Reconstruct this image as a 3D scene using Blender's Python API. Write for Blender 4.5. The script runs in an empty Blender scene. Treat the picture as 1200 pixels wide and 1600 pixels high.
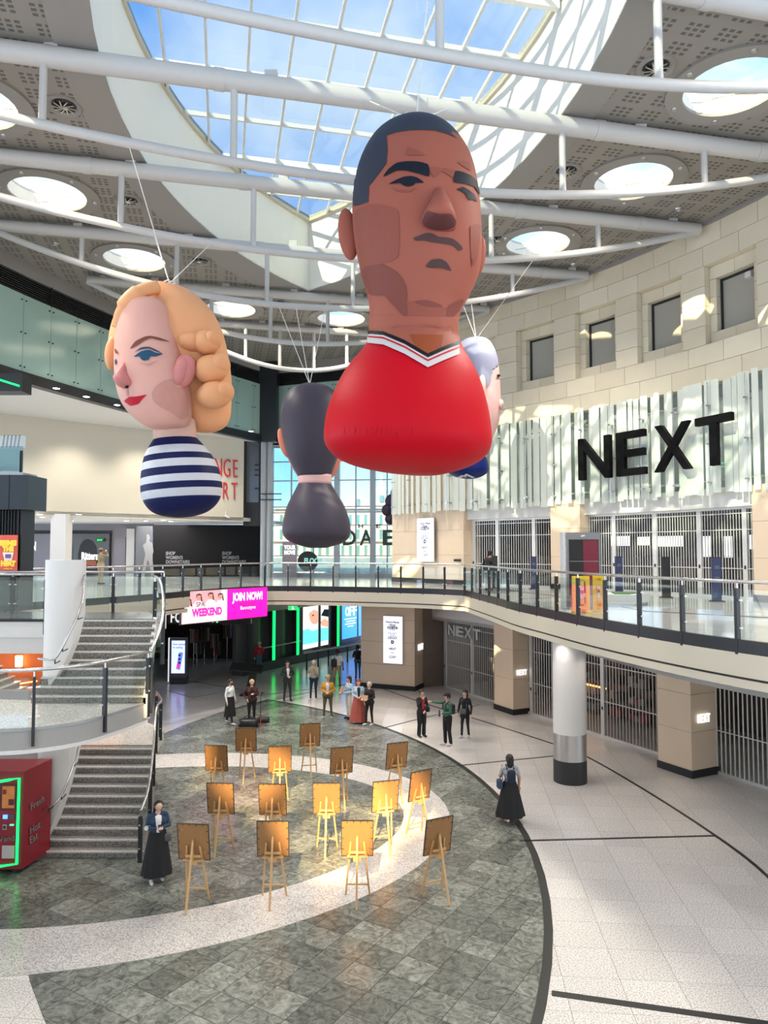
import bpy, bmesh, math, random
import numpy as np
from mathutils import Vector, Matrix
from mathutils.bvhtree import BVHTree
from mathutils.geometry import delaunay_2d_cdt
random.seed(7)
SC = bpy.context.scene
COL = SC.collection
PI = math.pi
# ------------------------------------------------------------ camera
F, EYE, HOR = 1150.0, 6.8, 861.0          # focal length in pixels of the 1200x1600 frame, eye height, horizon row
PITCH = math.atan((HOR-800)/F)
cd = bpy.data.cameras.new('camera'); CAM = bpy.data.objects.new('camera', cd); COL.objects.link(CAM)
cd.sensor_fit = 'HORIZONTAL'; cd.sensor_width = 36; cd.lens = 36*F/1200
cd.clip_end = 400
CAM.location = (0, 0, EYE); CAM.rotation_euler = (PI/2+PITCH, 0, 0)
SC.camera = CAM
# ------------------------------------------------------------ world, sun, exposure
SC.view_settings.view_transform = 'Standard'; SC.view_settings.look = 'None'
SC.view_settings.gamma = 1; SC.view_settings.use_curve_mapping = False
SC.view_settings.exposure = 0.93
cy = SC.cycles; cy.max_bounces = 5; cy.diffuse_bounces = 3; cy.glossy_bounces = 3; cy.transmission_bounces = 4; cy.transparent_max_bounces = 20; cy.caustics_reflective = False; cy.caustics_refractive = False
W = bpy.data.worlds.new('sky'); SC.world = W; W.use_nodes = True
nt = W.node_tree; nt.nodes.clear()
def N(t, typ, **kw):
    n = t.nodes.new(typ)
    for k, v in kw.items():
        if k in n.inputs: n.inputs[k].default_value = v
        else: setattr(n, k, v)
    return n
tc = N(nt, 'ShaderNodeTexCoord'); no = N(nt, 'ShaderNodeTexNoise', Scale=2.6, Detail=5.0, Roughness=0.55)
cr = N(nt, 'ShaderNodeValToRGB'); bg = N(nt, 'ShaderNodeBackground', Strength=2.3); wo = N(nt, 'ShaderNodeOutputWorld')
cr.color_ramp.elements[0].position = 0.40; cr.color_ramp.elements[0].color = (0.26, 0.50, 0.84, 1)
cr.color_ramp.elements[1].position = 0.62; cr.color_ramp.elements[1].color = (1.0, 0.965, 0.91, 1)
nt.links.new(tc.outputs['Generated'], no.inputs['Vector']); nt.links.new(no.outputs['Fac'], cr.inputs['Fac'])
nt.links.new(cr.outputs['Color'], bg.inputs['Color']); nt.links.new(bg.outputs[0], wo.inputs[0])
SUNDIR = Vector((.95, 1.2, -1.0)).normalized()
sd = bpy.data.lights.new('sun', 'SUN'); sd.energy = 17.0; sd.angle = math.radians(.7); sd.color = (1.0, 0.76, 0.42)
so = bpy.data.objects.new('sun', sd); COL.objects.link(so)
so.rotation_euler = SUNDIR.to_track_quat('-Z', 'Y').to_euler()
def area(name, loc, size, energy, color=(1, 1, 1), rot=(0, 0, 0), sy=None):
    l = bpy.data.lights.new(name, 'AREA'); l.energy = energy; l.color = color; l.size = size
    if sy: l.shape = 'RECTANGLE'; l.size_y = sy
    o = bpy.data.objects.new(name, l); COL.objects.link(o); o.location = loc; o.rotation_euler = rot
    return o
def spot(name, loc, to, energy, deg, color, blend=.5, soft=.4):
    l = bpy.data.lights.new(name, 'SPOT'); l.energy = energy; l.spot_size = math.radians(deg); l.spot_blend = blend; l.color = color; l.shadow_soft_size = soft
    o = bpy.data.objects.new(name, l); COL.objects.link(o); o.location = loc; o.rotation_euler = (Vector(to)-Vector(loc)).to_track_quat('-Z', 'Y').to_euler(); return o
# unseen warm spots added behind the viewer, standing in for sun on the easels
WARM = (1.0, .70, .32)
spot('window_beam', (-2.0, -9.0, 17.2), (-1.0, 16.2, 1.0), 95000, 4.9, WARM, .2, .25)
spot('window_beam', (-1.8, -9.0, 17.2), (-3.1, 19.0, 1.0), 85000, 3.8, WARM, .25, .25)
spot('window_beam', (-1.6, -9.0, 17.2), (.30, 17.6, 1.0), 85000, 3.0, WARM, .2, .25)
spot('window_beam', (-1.4, -9.0, 17.2), (-5.2, 20.3, 1.2), 70000, 2.0, WARM, .3, .25)
# ------------------------------------------------------------ pixel -> world helpers (1200x1600 frame)
def ray(x, y):
    X = (x-600)/F; Z = -(y-800)/F
    return Vector((X, math.cos(PITCH)-Z*math.sin(PITCH), math.sin(PITCH)+Z*math.cos(PITCH)))
def gp(x, y, z=0.0):
    d = ray(x, y); t = (z-EYE)/d.z
    return Vector((d.x*t, d.y*t, z))
def pd(x, y, Y):
    d = ray(x, y); t = Y/d.y
    return Vector((d.x*t, Y, EYE+d.z*t))
def px(p):
    v = Vector(p)-Vector((0, 0, EYE)); c, s = math.cos(PITCH), math.sin(PITCH)
    dep = v.y*c+v.z*s; up = -v.y*s+v.z*c
    return (600+F*v.x/dep, 800-F*up/dep)
# ------------------------------------------------------------ materials
MATS = {}
def mat(name, col, rough=0.5, metal=0.0, var=0.06, scale=8.0, emit=0.0, spec=0.5, ecol=None, trans=0.0, alpha=1.0, bump=0.0, coat=0.0):
    if name in MATS: return MATS[name]
    m = bpy.data.materials.new(name); m.use_nodes = True; t = m.node_tree; b = t.nodes['Principled BSDF']
    tc = N(t, 'ShaderNodeTexCoord'); no = N(t, 'ShaderNodeTexNoise', Scale=scale, Detail=3.0)
    t.links.new(tc.outputs['Object'], no.inputs['Vector'])
    mx = N(t, 'ShaderNodeMix', data_type='RGBA')
    lo = [max(0, c*(1-var)) for c in col]; hi = [min(1, c*(1+var)) for c in col]
    mx.inputs[6].default_value = (*lo, 1); mx.inputs[7].default_value = (*hi, 1)
    t.links.new(no.outputs['Fac'], mx.inputs[0]); t.links.new(mx.outputs[2], b.inputs['Base Color'])
    b.inputs['Roughness'].default_value = rough; b.inputs['Metallic'].default_value = metal
    b.inputs['Specular IOR Level'].default_value = spec
    if coat: b.inputs['Coat Weight'].default_value = coat; b.inputs['Coat Roughness'].default_value = 0.1
    if emit:
        b.inputs['Emission Strength'].default_value = emit
        if ecol: b.inputs['Emission Color'].default_value = (*ecol, 1)
        else: t.links.new(mx.outputs[2], b.inputs['Emission Color'])
    if trans: b.inputs['Transmission Weight'].default_value = trans
    if alpha < 1: b.inputs['Alpha'].default_value = alpha
    if bump:
        bp = N(t, 'ShaderNodeBump', Strength=bump, Distance=0.02); t.links.new(no.outputs['Fac'], bp.inputs['Height'])
        t.links.new(bp.outputs[0], b.inputs['Normal'])
    MATS[name] = m; return m
def glassmat(name, tint, gloss=0.12, rough=0.02, haze=0.0, hazecol=(0.8, 0.9, 0.88)):
    """thin architectural glass: clear tinted pane with a fresnel reflection and an optional frosted share"""
    m = bpy.data.materials.new(name); m.use_nodes = True; t = m.node_tree; t.nodes.clear()
    out = N(t, 'ShaderNodeOutputMaterial'); tr = N(t, 'ShaderNodeBsdfTransparent'); tr.inputs[0].default_value = (*tint, 1)
    gl = N(t, 'ShaderNodeBsdfGlossy', Roughness=rough); fr = N(t, 'ShaderNodeLayerWeight', Blend=0.5)
    tcx = N(t, 'ShaderNodeTexCoord'); nx = N(t, 'ShaderNodeTexNoise', Scale=1.5)
    t.links.new(tcx.outputs['Object'], nx.inputs['Vector'])
    ml = N(t, 'ShaderNodeMath', operation='MULTIPLY_ADD'); ml.inputs[1].default_value = 0.03; ml.inputs[2].default_value = rough
    t.links.new(nx.outputs['Fac'], ml.inputs[0]); t.links.new(ml.outputs[0], gl.inputs['Roughness'])
    pw = N(t, 'ShaderNodeMath', operation='POWER'); pw.inputs[1].default_value = 4.0; t.links.new(fr.outputs['Facing'], pw.inputs[0])
    ad = N(t, 'ShaderNodeMath', operation='MULTIPLY_ADD'); ad.inputs[1].default_value = 0.6; ad.inputs[2].default_value = gloss*0.5; ad.use_clamp = True
    t.links.new(pw.outputs[0], ad.inputs[0])
    mx = N(t, 'ShaderNodeMixShader'); t.links.new(ad.outputs[0], mx.inputs[0]); t.links.new(tr.outputs[0], mx.inputs[1]); t.links.new(gl.outputs[0], mx.inputs[2])
    last = mx
    if haze:
        df = N(t, 'ShaderNodeBsdfDiffuse'); df.inputs[0].default_value = (*hazecol, 1)
        tl = N(t, 'ShaderNodeBsdfTranslucent'); tl.inputs[0].default_value = (*hazecol, 1)
        m2 = N(t, 'ShaderNodeMixShader', Fac=0.35); t.links.new(df.outputs[0], m2.inputs[1]); t.links.new(tl.outputs[0], m2.inputs[2])
        m3 = N(t, 'ShaderNodeMixShader', Fac=haze); t.links.new(mx.outputs[0], m3.inputs[1]); t.links.new(m2.outputs[0], m3.inputs[2]); last = m3
    t.links.new(last.outputs[0], out.inputs[0])
    MATS[name] = m; return m
# ------------------------------------------------------------ mesh builder
class MB:
    def __init__(s): s.v = []; s.f = []; s.m = []
    def add(s, vs, fs, mi=0):
        b = len(s.v); s.v += [tuple(p) for p in vs]
        for k, f in enumerate(fs): s.f.append([b+i for i in f]); s.m.append(mi[k] if isinstance(mi, (list, tuple)) else mi)
        return s
    def hexa(s, p, mi=0):       # p: 4 bottom (ccw) + 4 top
        return s.add(p, [(3, 2, 1, 0), (4, 5, 6, 7), (0, 1, 5, 4), (1, 2, 6, 5), (2, 3, 7, 6), (3, 0, 4, 7)], mi)
    def box(s, c, d, M=None, mi=0):
        x, y, z = (q/2 for q in d)
        p = [Vector((a*x, b*y, e*z)) for e in (-1, 1) for a, b in ((-1, -1), (1, -1), (1, 1), (-1, 1))]
        if M is not None: p = [M @ q for q in p]
        return s.hexa([q+Vector(c) for q in p], mi)
    def bar(s, a, b, w, h, mi=0, up=(0, 0, 1)):   # rectangular bar between two points
        a, b = Vector(a), Vector(b); d = (b-a).normalized(); u = Vector(up)
        if abs(d.dot(u)) > .99: u = Vector((0, 1, 0))
        r = d.cross(u).normalized()*w/2; t = r.normalized().cross(d)*h/2
        return s.hexa([a-r-t, a+r-t, b+r-t, b-r-t, a-r+t, a+r+t, b+r+t, b-r+t], mi)
    def prism(s, poly, z0, z1, mi=0):
        n = len(poly); a = sum(poly[i][0]*poly[(i+1) % n][1]-poly[(i+1) % n][0]*poly[i][1] for i in range(n))
        if a < 0: poly = poly[::-1]
        vs = [(p[0], p[1], z0) for p in poly]+[(p[0], p[1], z1) for p in poly]
        fs = [tuple(range(n))[::-1], tuple(range(n, 2*n))]+[(i, (i+1) % n, n+(i+1) % n, n+i) for i in range(n)]
        return s.add(vs, fs, mi)
    def tube(s, pts, r, n=8, mi=0, closed=False):
        pts = [Vector(p) for p in pts]; k = len(pts); rs = r if isinstance(r, (list, tuple)) else [r]*k
        vs = []; prev = None
        for i, p in enumerate(pts):
            if closed: d = pts[(i+1) % k]-pts[i-1]
            else: d = pts[min(i+1, k-1)]-pts[max(i-1, 0)]
            d.normalize()
            if prev is None:
                u = Vector((0, 0, 1)) if abs(d.z) < .9 else Vector((1, 0, 0))
                a = d.cross(u).normalized()
            else: a = (prev-d*prev.dot(d)).normalized()
            prev = a; b = d.cross(a)
            vs += [p+(a*math.cos(q)+b*math.sin(q))*rs[i] for q in (2*PI*j/n for j in range(n))]
        fs = [(i*n+j, i*n+(j+1) % n, (i+1)*n+(j+1) % n, (i+1)*n+j) for i in range(k-1) for j in range(n)]
        if closed: fs += [((k-1)*n+j, (k-1)*n+(j+1) % n, (j+1) % n, j) for j in range(n)]
        else: fs += [tuple(range(n))[::-1], tuple(range((k-1)*n, k*n))]
        return s.add(vs, fs, mi)
    def rings(s, rg, mi=0, cap=True):    # list of equal length rings; mi may be list per band
        n = len(rg[0]); k = len(rg); vs = [p for q in rg for p in q]; fs = []; ms = []
        for i in range(k-1):
            for j in range(n): fs.append((i*n+j, i*n+(j+1) % n, (i+1)*n+(j+1) % n, (i+1)*n+j)); ms.append(mi[i] if isinstance(mi, list) else mi)
        if cap:
            fs += [tuple(range(n))[::-1], tuple(range((k-1)*n, k*n))]
            ms += [mi[0], mi[-1]] if isinstance(mi, list) else [mi, mi]
        return s.add(vs, fs, ms)
    def lathe(s, prof, c=(0, 0, 0), n=24, mi=0):
        c = Vector(c)
        return s.rings([[c+Vector((r*math.cos(2*PI*j/n), r*math.sin(2*PI*j/n), z)) for j in range(n)] for r, z in prof], mi)
    def ball(s, c, r, n=12, k=8, mi=0, M=None):
        c = Vector(c); r = (r, r, r) if not isinstance(r, (tuple, list)) else r
        rg = []
        for i in range(k+1):
            t = -PI/2+PI*min(max(i/k, .02), .98); row = []
            for j in range(n):
                q = Vector((r[0]*math.cos(t)*math.cos(2*PI*j/n), r[1]*math.cos(t)*math.sin(2*PI*j/n), r[2]*math.sin(t)))
                row.append(c+((M @ q) if M is not None else q))
            rg.append(row)
        return s.rings(rg, mi)
    def mesh(s, name='mesh'):
        me = bpy.data.meshes.new(name); me.from_pydata(s.v, [], s.f)
        if any(s.m): me.polygons.foreach_set('material_index', s.m)
        return me
TM = {}
def tag(o, label=None, cat=None, group=None, kind=None):
    if label: o['label'] = label
    if cat: o['category'] = cat
    if group: o['group'] = group
    if kind: o['kind'] = kind
    return o
def thing(name, label, cat, loc=(0, 0, 0), rz=0.0, group=None):
    o = bpy.data.objects.new(name, None); COL.objects.link(o); o.location = loc; o.rotation_euler = (0, 0, rz)
    o.empty_display_size = 0.1
    TM[o.name] = Matrix.Translation(Vector(loc)) @ Matrix.Rotation(rz, 4, 'Z')
    return tag(o, label, cat, group)
def obj(name, mb, m, parent=None, smooth=False, local=False, label=None, kind=None):
    me = mb.mesh(name) if isinstance(mb, MB) else mb
    if m is not None and not me.materials:
        for q in (m if isinstance(m, (list, tuple)) else [m]): me.materials.append(MATS[q] if isinstance(q, str) else q)
    if smooth:
        me.polygons.foreach_set('use_smooth', [True]*len(me.polygons))
        if smooth is not True: me.set_sharp_from_angle(angle=math.radians(smooth))
    o = bpy.data.objects.new(name, me); COL.objects.link(o)
    TM[o.name] = Matrix()
    if parent is not None:
        o.parent = parent
        if local: TM[o.name] = TM[parent.name]
        else: o.matrix_parent_inverse = TM[parent.name].inverted()
    return tag(o, label, None, None, kind)
def struct(name, mb, m, smooth=False, label=None):
    o = obj(name, mb, m, None, smooth, label=label); o['kind'] = 'structure'; return o
def copy_tree(root, M, label=None):
    """copy a thing and all its parts (local parts) to a new placement"""
    r = root.copy(); COL.objects.link(r); r.matrix_world = M; TM[r.name] = M.copy()
    if label: r['label'] = label
    def rec(a, b):
        for ch in KIDS.get(a.name, []):
            c = ch.copy(); COL.objects.link(c); c.parent = b; rec(ch, c)
    rec(root, r); return r
KIDS = {}
def kid(o):
    KIDS.setdefault(o.parent.name, []).append(o); return o
def text_mesh(txt, size=1.0, depth=0.0, align='LEFT', spacing=1.0, bold=0.0, sx=1.0):
    c = bpy.data.curves.new('text', 'FONT'); c.body = txt; c.size = size; c.extrude = depth; c.align_x = align
    c.space_character = spacing; c.offset = bold; c.resolution_u = 3
    o = bpy.data.objects.new('text', c)
    me = bpy.data.meshes.new_from_object(o); bpy.data.objects.remove(o)
    if sx != 1: me.transform(Matrix.Diagonal((sx, 1, 1, 1)))
    me.materials.clear()
    return me
def text(name, txt, origin, right, size, m, parent=None, up=(0, 0, 1), depth=0.01, align='LEFT', bold=0.0, sx=1.0, spacing=1.0):
    """lettering standing on a plane: origin, direction of reading, up"""
    me = text_mesh(txt, size, depth, align, spacing, bold, sx)
    r = Vector(right).normalized(); u = Vector(up).normalized(); n = r.cross(u).normalized(); u = n.cross(r)
    o = Vector(origin)
    me.transform(Matrix(((r.x, u.x, n.x, o.x), (r.y, u.y, n.y, o.y), (r.z, u.z, n.z, o.z), (0, 0, 0, 1))))
    return obj(name, me, m, parent)
def clip(poly, conv):
    """convex polygon clip (Sutherland-Hodgman), conv counter-clockwise"""
    out = list(poly); n = len(conv)
    for i in range(n):
        ax, ay = conv[i]; bx, by = conv[(i+1) % n]; inp = out; out = []
        if not inp: return []
        dx, dy = bx-ax, by-ay
        sd = [dx*(p[1]-ay)-dy*(p[0]-ax) for p in inp]
        for k in range(len(inp)):
            p, q, a, b = inp[k-1], inp[k], sd[k-1], sd[k]
            if (a >= 0) != (b >= 0):
                t = a/(a-b); out.append((p[0]+t*(q[0]-p[0]), p[1]+t*(q[1]-p[1])))
            if b >= 0: out.append(q)
    return out
def parea(p): return abs(sum(p[i-1][0]*p[i][1]-p[i][0]*p[i-1][1] for i in range(len(p))))/2 if len(p) > 2 else 0
def inset(p, g):
    cx = sum(q[0] for q in p)/len(p); cy = sum(q[1] for q in p)/len(p); r = []
    for x, y in p:
        d = math.hypot(x-cx, y-cy) or 1; k = max(0, 1-g/d*1.3); r.append((cx+(x-cx)*k, cy+(y-cy)*k))
    return r
def smooth_path(pts, n=8):
    """Catmull-Rom through the points"""
    P = [Vector(p) for p in pts]; out = []
    for i in range(len(P)-1):
        a, b, c, d = P[max(i-1, 0)], P[i], P[i+1], P[min(i+2, len(P)-1)]
        for k in range(n):
            t = k/n; out.append(0.5*((2*b)+(c-a)*t+(2*a-5*b+4*c-d)*t*t+(3*b-a-3*c+d)*t**3))
    return out+[P[-1]]
def resample(pts, step):
    P = [Vector(p) for p in pts]; L = [0]
    for i in range(1, len(P)): L.append(L[-1]+(P[i]-P[i-1]).length)
    n = max(1, round(L[-1]/step)); out = []; j = 0
    for k in range(n+1):
        s = L[-1]*k/n
        while j < len(P)-2 and L[j+1] < s: j += 1
        t = (s-L[j])/max(1e-9, L[j+1]-L[j]); out.append(P[j].lerp(P[j+1], min(max(t, 0), 1)))
    return out
def offset_path(pts, d):
    P = [Vector((p[0], p[1], 0)) for p in pts]; out = []
    for i, p in enumerate(P):
        t = (P[min(i+1, len(P)-1)]-P[max(i-1, 0)]).normalized(); out.append(Vector((p.x-t.y*d, p.y+t.x*d, 0)))
    return out
def ribbon(mb, pts, z0, z1, th, mi=0):
    """wall following a plan path, th thick to the left of its direction; z0/z1 numbers"""
    A = [Vector((p[0], p[1], 0)) for p in pts]; B = offset_path(pts, th)
    for i in range(len(A)-1):
        q = [A[i], A[i+1], B[i+1], B[i]]
        mb.hexa([Vector((p.x, p.y, z0)) for p in q]+[Vector((p.x, p.y, z1)) for p in q], mi)
    return mb
# ============================================================ material palette
mat('ceiling_white', (.30, .282, .26), .75, var=.02)
mat('truss_white', (.52, .50, .475), .45, var=.03)
mat('shaft_white', (.87, .845, .765), .7, var=.02)
mat('mullion', (.72, .71, .68), .4, var=.02)
mat('brass_edge', (.62, .56, .42), .5)
mat('dark', (.018, .018, .02), .5, var=.2)
mat('black', (.008, .008, .009), .45, var=.2)
mat('dark_metal', (.03, .033, .036), .35, metal=.4)
mat('steel', (.62, .62, .62), .25, metal=1.0, var=.03)
mat('brushed', (.50, .48, .46), .32, metal=1.0, var=.05)
mat('cream_wall', (.62, .57, .465), .7, var=.02, scale=1.5)
mat('white_paint', (.70, .68, .655), .55, var=.015)
mat('stone_base', (.30, .26, .20), .9)
mat('pillar_stone', (.74, .58, .42), .55, var=.05, scale=1.2)
mat('green_panel', (.36, .52, .46), .12, var=.03, scale=.6, coat=.5)
mat('grey_column', (.34, .355, .36), .35, metal=.3)
mat('shutter', (.66, .65, .62), .35, metal=.35)
mat('fascia', (.62, .565, .445), .45, var=.02, scale=1.0)
mat('blind', (.40, .38, .32), .6, var=.03)
mat('interior', (.17, .16, .15), .8)
mat('cloth_a', (.30, .28, .27), .9)
mat('cloth_b', (.10, .09, .09), .9)
mat('cloth_c', (.17, .12, .10), .9)
mat('cloth_d', (.42, .10, .09), .9)
mat('cloth_e', (.45, .42, .38), .9)
mat('interior_brown', (.18, .12, .09), .8)
mat('wall_lit', (.62, .52, .44), .8)
mat('deck', (.52, .54, .54), .12, var=.04, scale=1.0)
mat('granite_dark', (.05, .052, .055), .2)
mat('inlay', (.030, .031, .030), .35)
mat('joint', (.50, .47, .44), .8)
mat('joint_dark', (.045, .046, .045), .8)
mat('blue_panel', (.02, .03, .10), .35)
mat('lamp', (1, .93, .82), emit=9.0)
mat('lamp_soft', (.95, .95, 1.0), emit=.8)
mat('lamp_cool', (1, .97, .93), emit=5.0)
mat('sign_white', (.80, .80, .90), .4, emit=.5, var=.01)
mat('letter_white', (.92, .92, .92), .4, emit=.45, var=.01)
mat('letter_black', (.003, .003, .0035), .65, spec=.1)
mat('letter_red', (.62, .02, .035), .45)
mat('letter_grey', (.42, .42, .44), .5)
mat('neon_green', (.004, .95, .13), emit=1.3, var=.01)
glassmat('glass_rail', (.93, .965, .955), gloss=.12)
glassmat('glass_sky', (.385, .45, .52), gloss=.04)
glassmat('glass_well', (.62, .66, .70), gloss=.03)
glassmat('glass_wall', (.55, .67, .69), gloss=.10)
glassmat('glass_fin', (.80, .88, .86), gloss=.10, haze=.74, hazecol=(.90, .93, .87))
def special_mats():
    # perforated ceiling panels: groups of small square holes on a turned grid
    m = bpy.data.materials.new('perforated_ceiling'); m.use_nodes = True; t = m.node_tree; b = t.nodes['Principled BSDF']; b.inputs['Roughness'].default_value = .75
    tc = N(t, 'ShaderNodeTexCoord'); mp = N(t, 'ShaderNodeMapping'); mp.inputs['Rotation'].default_value = (0, 0, -math.radians(12.4))
    t.links.new(tc.outputs['Object'], mp.inputs['Vector']); sp = N(t, 'ShaderNodeSeparateXYZ'); t.links.new(mp.outputs[0], sp.inputs[0])
    def M(op, a, bb, c=None):
        n = N(t, 'ShaderNodeMath', operation=op)
        for i, q in enumerate((a, bb, c)):
            if q is None: continue
            if isinstance(q, (int, float)): n.inputs[i].default_value = q
            else: t.links.new(q, n.inputs[i])
        return n.outputs[0]
    def holes(c, period, hole, frac):
        g = M('FRACT', M('DIVIDE', c, period), 0)         # place inside one group
        ing = M('LESS_THAN', g, frac)
        h = M('FRACT', M('DIVIDE', g, frac/3), 0)
        return M('MULTIPLY', ing, M('LESS_THAN', h, hole))
    k = M('MULTIPLY', holes(sp.outputs[0], .82, .62, .68), holes(sp.outputs[1], .62, .58, .74))
    mx = N(t, 'ShaderNodeMix', data_type='RGBA'); mx.inputs[6].default_value = (.285, .262, .232, 1); mx.inputs[7].default_value = (.12, .112, .10, 1)
    t.links.new(k, mx.inputs[0]); t.links.new(mx.outputs[2], b.inputs['Base Color']); MATS['perforated_ceiling'] = m
    # slate tiles with swirling veins, every tile its own tone
    m = bpy.data.materials.new('slate'); m.use_nodes = True; t = m.node_tree; b = t.nodes['Principled BSDF']
    tc = N(t, 'ShaderNodeTexCoord'); oi = N(t, 'ShaderNodeObjectInfo'); ge = N(t, 'ShaderNodeNewGeometry')
    rnd = N(t, 'ShaderNodeMath', operation='ADD'); t.links.new(oi.outputs['Random'], rnd.inputs[0]); t.links.new(ge.outputs['Random Per Island'], rnd.inputs[1])
    fr = N(t, 'ShaderNodeMath', operation='FRACT'); t.links.new(rnd.outputs[0], fr.inputs[0])
    cb = N(t, 'ShaderNodeCombineXYZ'); sc = N(t, 'ShaderNodeMath', operation='MULTIPLY'); sc.inputs[1].default_value = 37.0
    t.links.new(fr.outputs[0], sc.inputs[0]); t.links.new(sc.outputs[0], cb.inputs[2])
    ad = N(t, 'ShaderNodeVectorMath', operation='ADD'); t.links.new(tc.outputs['Object'], ad.inputs[0]); t.links.new(cb.outputs[0], ad.inputs[1])
    no = N(t, 'ShaderNodeTexNoise', Scale=4.2, Detail=8.0, Roughness=.72, Distortion=1.9); t.links.new(ad.outputs[0], no.inputs['Vector'])
    cr = N(t, 'ShaderNodeValToRGB'); e = cr.color_ramp.elements; e[0].position = .36; e[0].color = (.062, .067, .060, 1); e[1].position = .66; e[1].color = (.26, .27, .235, 1)
    t.links.new(no.outputs['Fac'], cr.inputs['Fac'])
    tone = N(t, 'ShaderNodeMapRange'); tone.inputs['To Min'].default_value = .72; tone.inputs['To Max'].default_value = 1.42; t.links.new(fr.outputs[0], tone.inputs['Value'])
    mu = N(t, 'ShaderNodeVectorMath', operation='SCALE'); t.links.new(cr.outputs[0], mu.inputs[0]); t.links.new(tone.outputs[0], mu.inputs['Scale'])
    t.links.new(mu.outputs[0], b.inputs['Base Color']); b.inputs['Roughness'].default_value = .24; b.inputs['Specular IOR Level'].default_value = .45
    MATS['slate'] = m
    # speckled terrazzo
    for nm, c0, c1 in (('terrazzo', (.48, .445, .415), (.83, .785, .745)), ('terrazzo_ring', (.38, .355, .33), (.70, .665, .635)), ('stair_stone', (.13, .115, .105), (.30, .275, .25)), ('stair_nosing', (.50, .48, .45), (.68, .66, .63)), ('stair_tread', (.17, .155, .14), (.34, .315, .29))):
        m = bpy.data.materials.new(nm); m.use_nodes = True; t = m.node_tree; b = t.nodes['Principled BSDF']
        tc = N(t, 'ShaderNodeTexCoord'); no = N(t, 'ShaderNodeTexNoise', Scale=38.0, Detail=2.0); n2 = N(t, 'ShaderNodeTexNoise', Scale=.7, Detail=2.0)
        t.links.new(tc.outputs['Object'], no.inputs['Vector']); t.links.new(tc.outputs['Object'], n2.inputs['Vector'])
        cr = N(t, 'ShaderNodeValToRGB'); e = cr.color_ramp.elements; e[0].position = .38; e[0].color = (*c0, 1); e[1].position = .55; e[1].color = (*c1, 1)
        t.links.new(no.outputs['Fac'], cr.inputs['Fac'])
        oi = N(t, 'ShaderNodeObjectInfo'); ge = N(t, 'ShaderNodeNewGeometry'); rnd = N(t, 'ShaderNodeMath', operation='ADD')
        t.links.new(oi.outputs['Random'], rnd.inputs[0]); t.links.new(ge.outputs['Random Per Island'], rnd.inputs[1])
        fr = N(t, 'ShaderNodeMath', operation='FRACT'); t.links.new(rnd.outputs[0], fr.inputs[0])
        tone = N(t, 'ShaderNodeMapRange'); tone.inputs['To Min'].default_value = .93; tone.inputs['To Max'].default_value = 1.05; t.links.new(fr.outputs[0], tone.inputs['Value'])
        mu = N(t, 'ShaderNodeVectorMath', operation='SCALE'); t.links.new(cr.outputs[0], mu.inputs[0]); t.links.new(tone.outputs[0], mu.inputs['Scale'])
        t.links.new(mu.outputs[0], b.inputs['Base Color']); b.inputs['Roughness'].default_value = .20; b.inputs['Specular IOR Level'].default_value = .4; MATS[nm] = m
    # cream limestone, block to block tone
    m = bpy.data.materials.new('limestone'); m.use_nodes = True; t = m.node_tree; b = t.nodes['Principled BSDF']
    tc = N(t, 'ShaderNodeTexCoord'); no = N(t, 'ShaderNodeTexNoise', Scale=1.3, Detail=5.0); t.links.new(tc.outputs['Object'], no.inputs['Vector'])
    oi = N(t, 'ShaderNodeObjectInfo'); ad = N(t, 'ShaderNodeMath', operation='MULTIPLY_ADD'); ad.inputs[1].default_value = .55; t.links.new(oi.outputs['Random'], ad.inputs[0]); 
    ml = N(t, 'ShaderNodeMath', operation='MULTIPLY'); ml.inputs[1].default_value = .5; t.links.new(no.outputs['Fac'], ml.inputs[0]); t.links.new(ml.outputs[0], ad.inputs[2])
    cr = N(t, 'ShaderNodeValToRGB'); e = cr.color_ramp.elements; e[0].position = .1; e[0].color = (.66, .57, .415, 1); e[1].position = .9; e[1].color = (.80, .72, .55, 1)
    t.links.new(ad.outputs[0], cr.inputs['Fac']); t.links.new(cr.outputs[0], b.inputs['Base Color']); b.inputs['Roughness'].default_value = .7; MATS['limestone'] = m
special_mats()
ANG = math.radians(12.4)
U = Vector((math.cos(ANG), math.sin(ANG), 0)); V = Vector((-math.sin(ANG), math.cos(ANG), 0))
def lens_poly(ca, ra, cb, rb, n=28):
    """intersection of two discs as a ccw polygon: right arc belongs to disc a, left arc to disc b"""
    d = math.hypot(cb[0]-ca[0], cb[1]-ca[1]); a = (ra*ra-rb*rb+d*d)/(2*d); h = math.sqrt(ra*ra-a*a)
    ux, uy = (cb[0]-ca[0])/d, (cb[1]-ca[1])/d; mx, my = ca[0]+a*ux, ca[1]+a*uy
    p = (mx+h*uy, my-h*ux); q = (mx-h*uy, my+h*ux)          # near tip, far tip
    def arc(c, r, s, e):
        a0 = math.atan2(s[1]-c[1], s[0]-c[0]); a1 = math.atan2(e[1]-c[1], e[0]-c[0])
        while a1 < a0: a1 += 2*PI
        return [(c[0]+r*math.cos(a0+(a1-a0)*k/n), c[1]+r*math.sin(a0+(a1-a0)*k/n)) for k in range(n)]
    return arc(ca, ra, p, q)+arc(cb, rb, q, p)
CEIL = 18.3; GLZ = 21.5
SKY = lens_poly((-17.0, 14.64), 22.08, (12.3, 20.6), 19.35)
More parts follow.
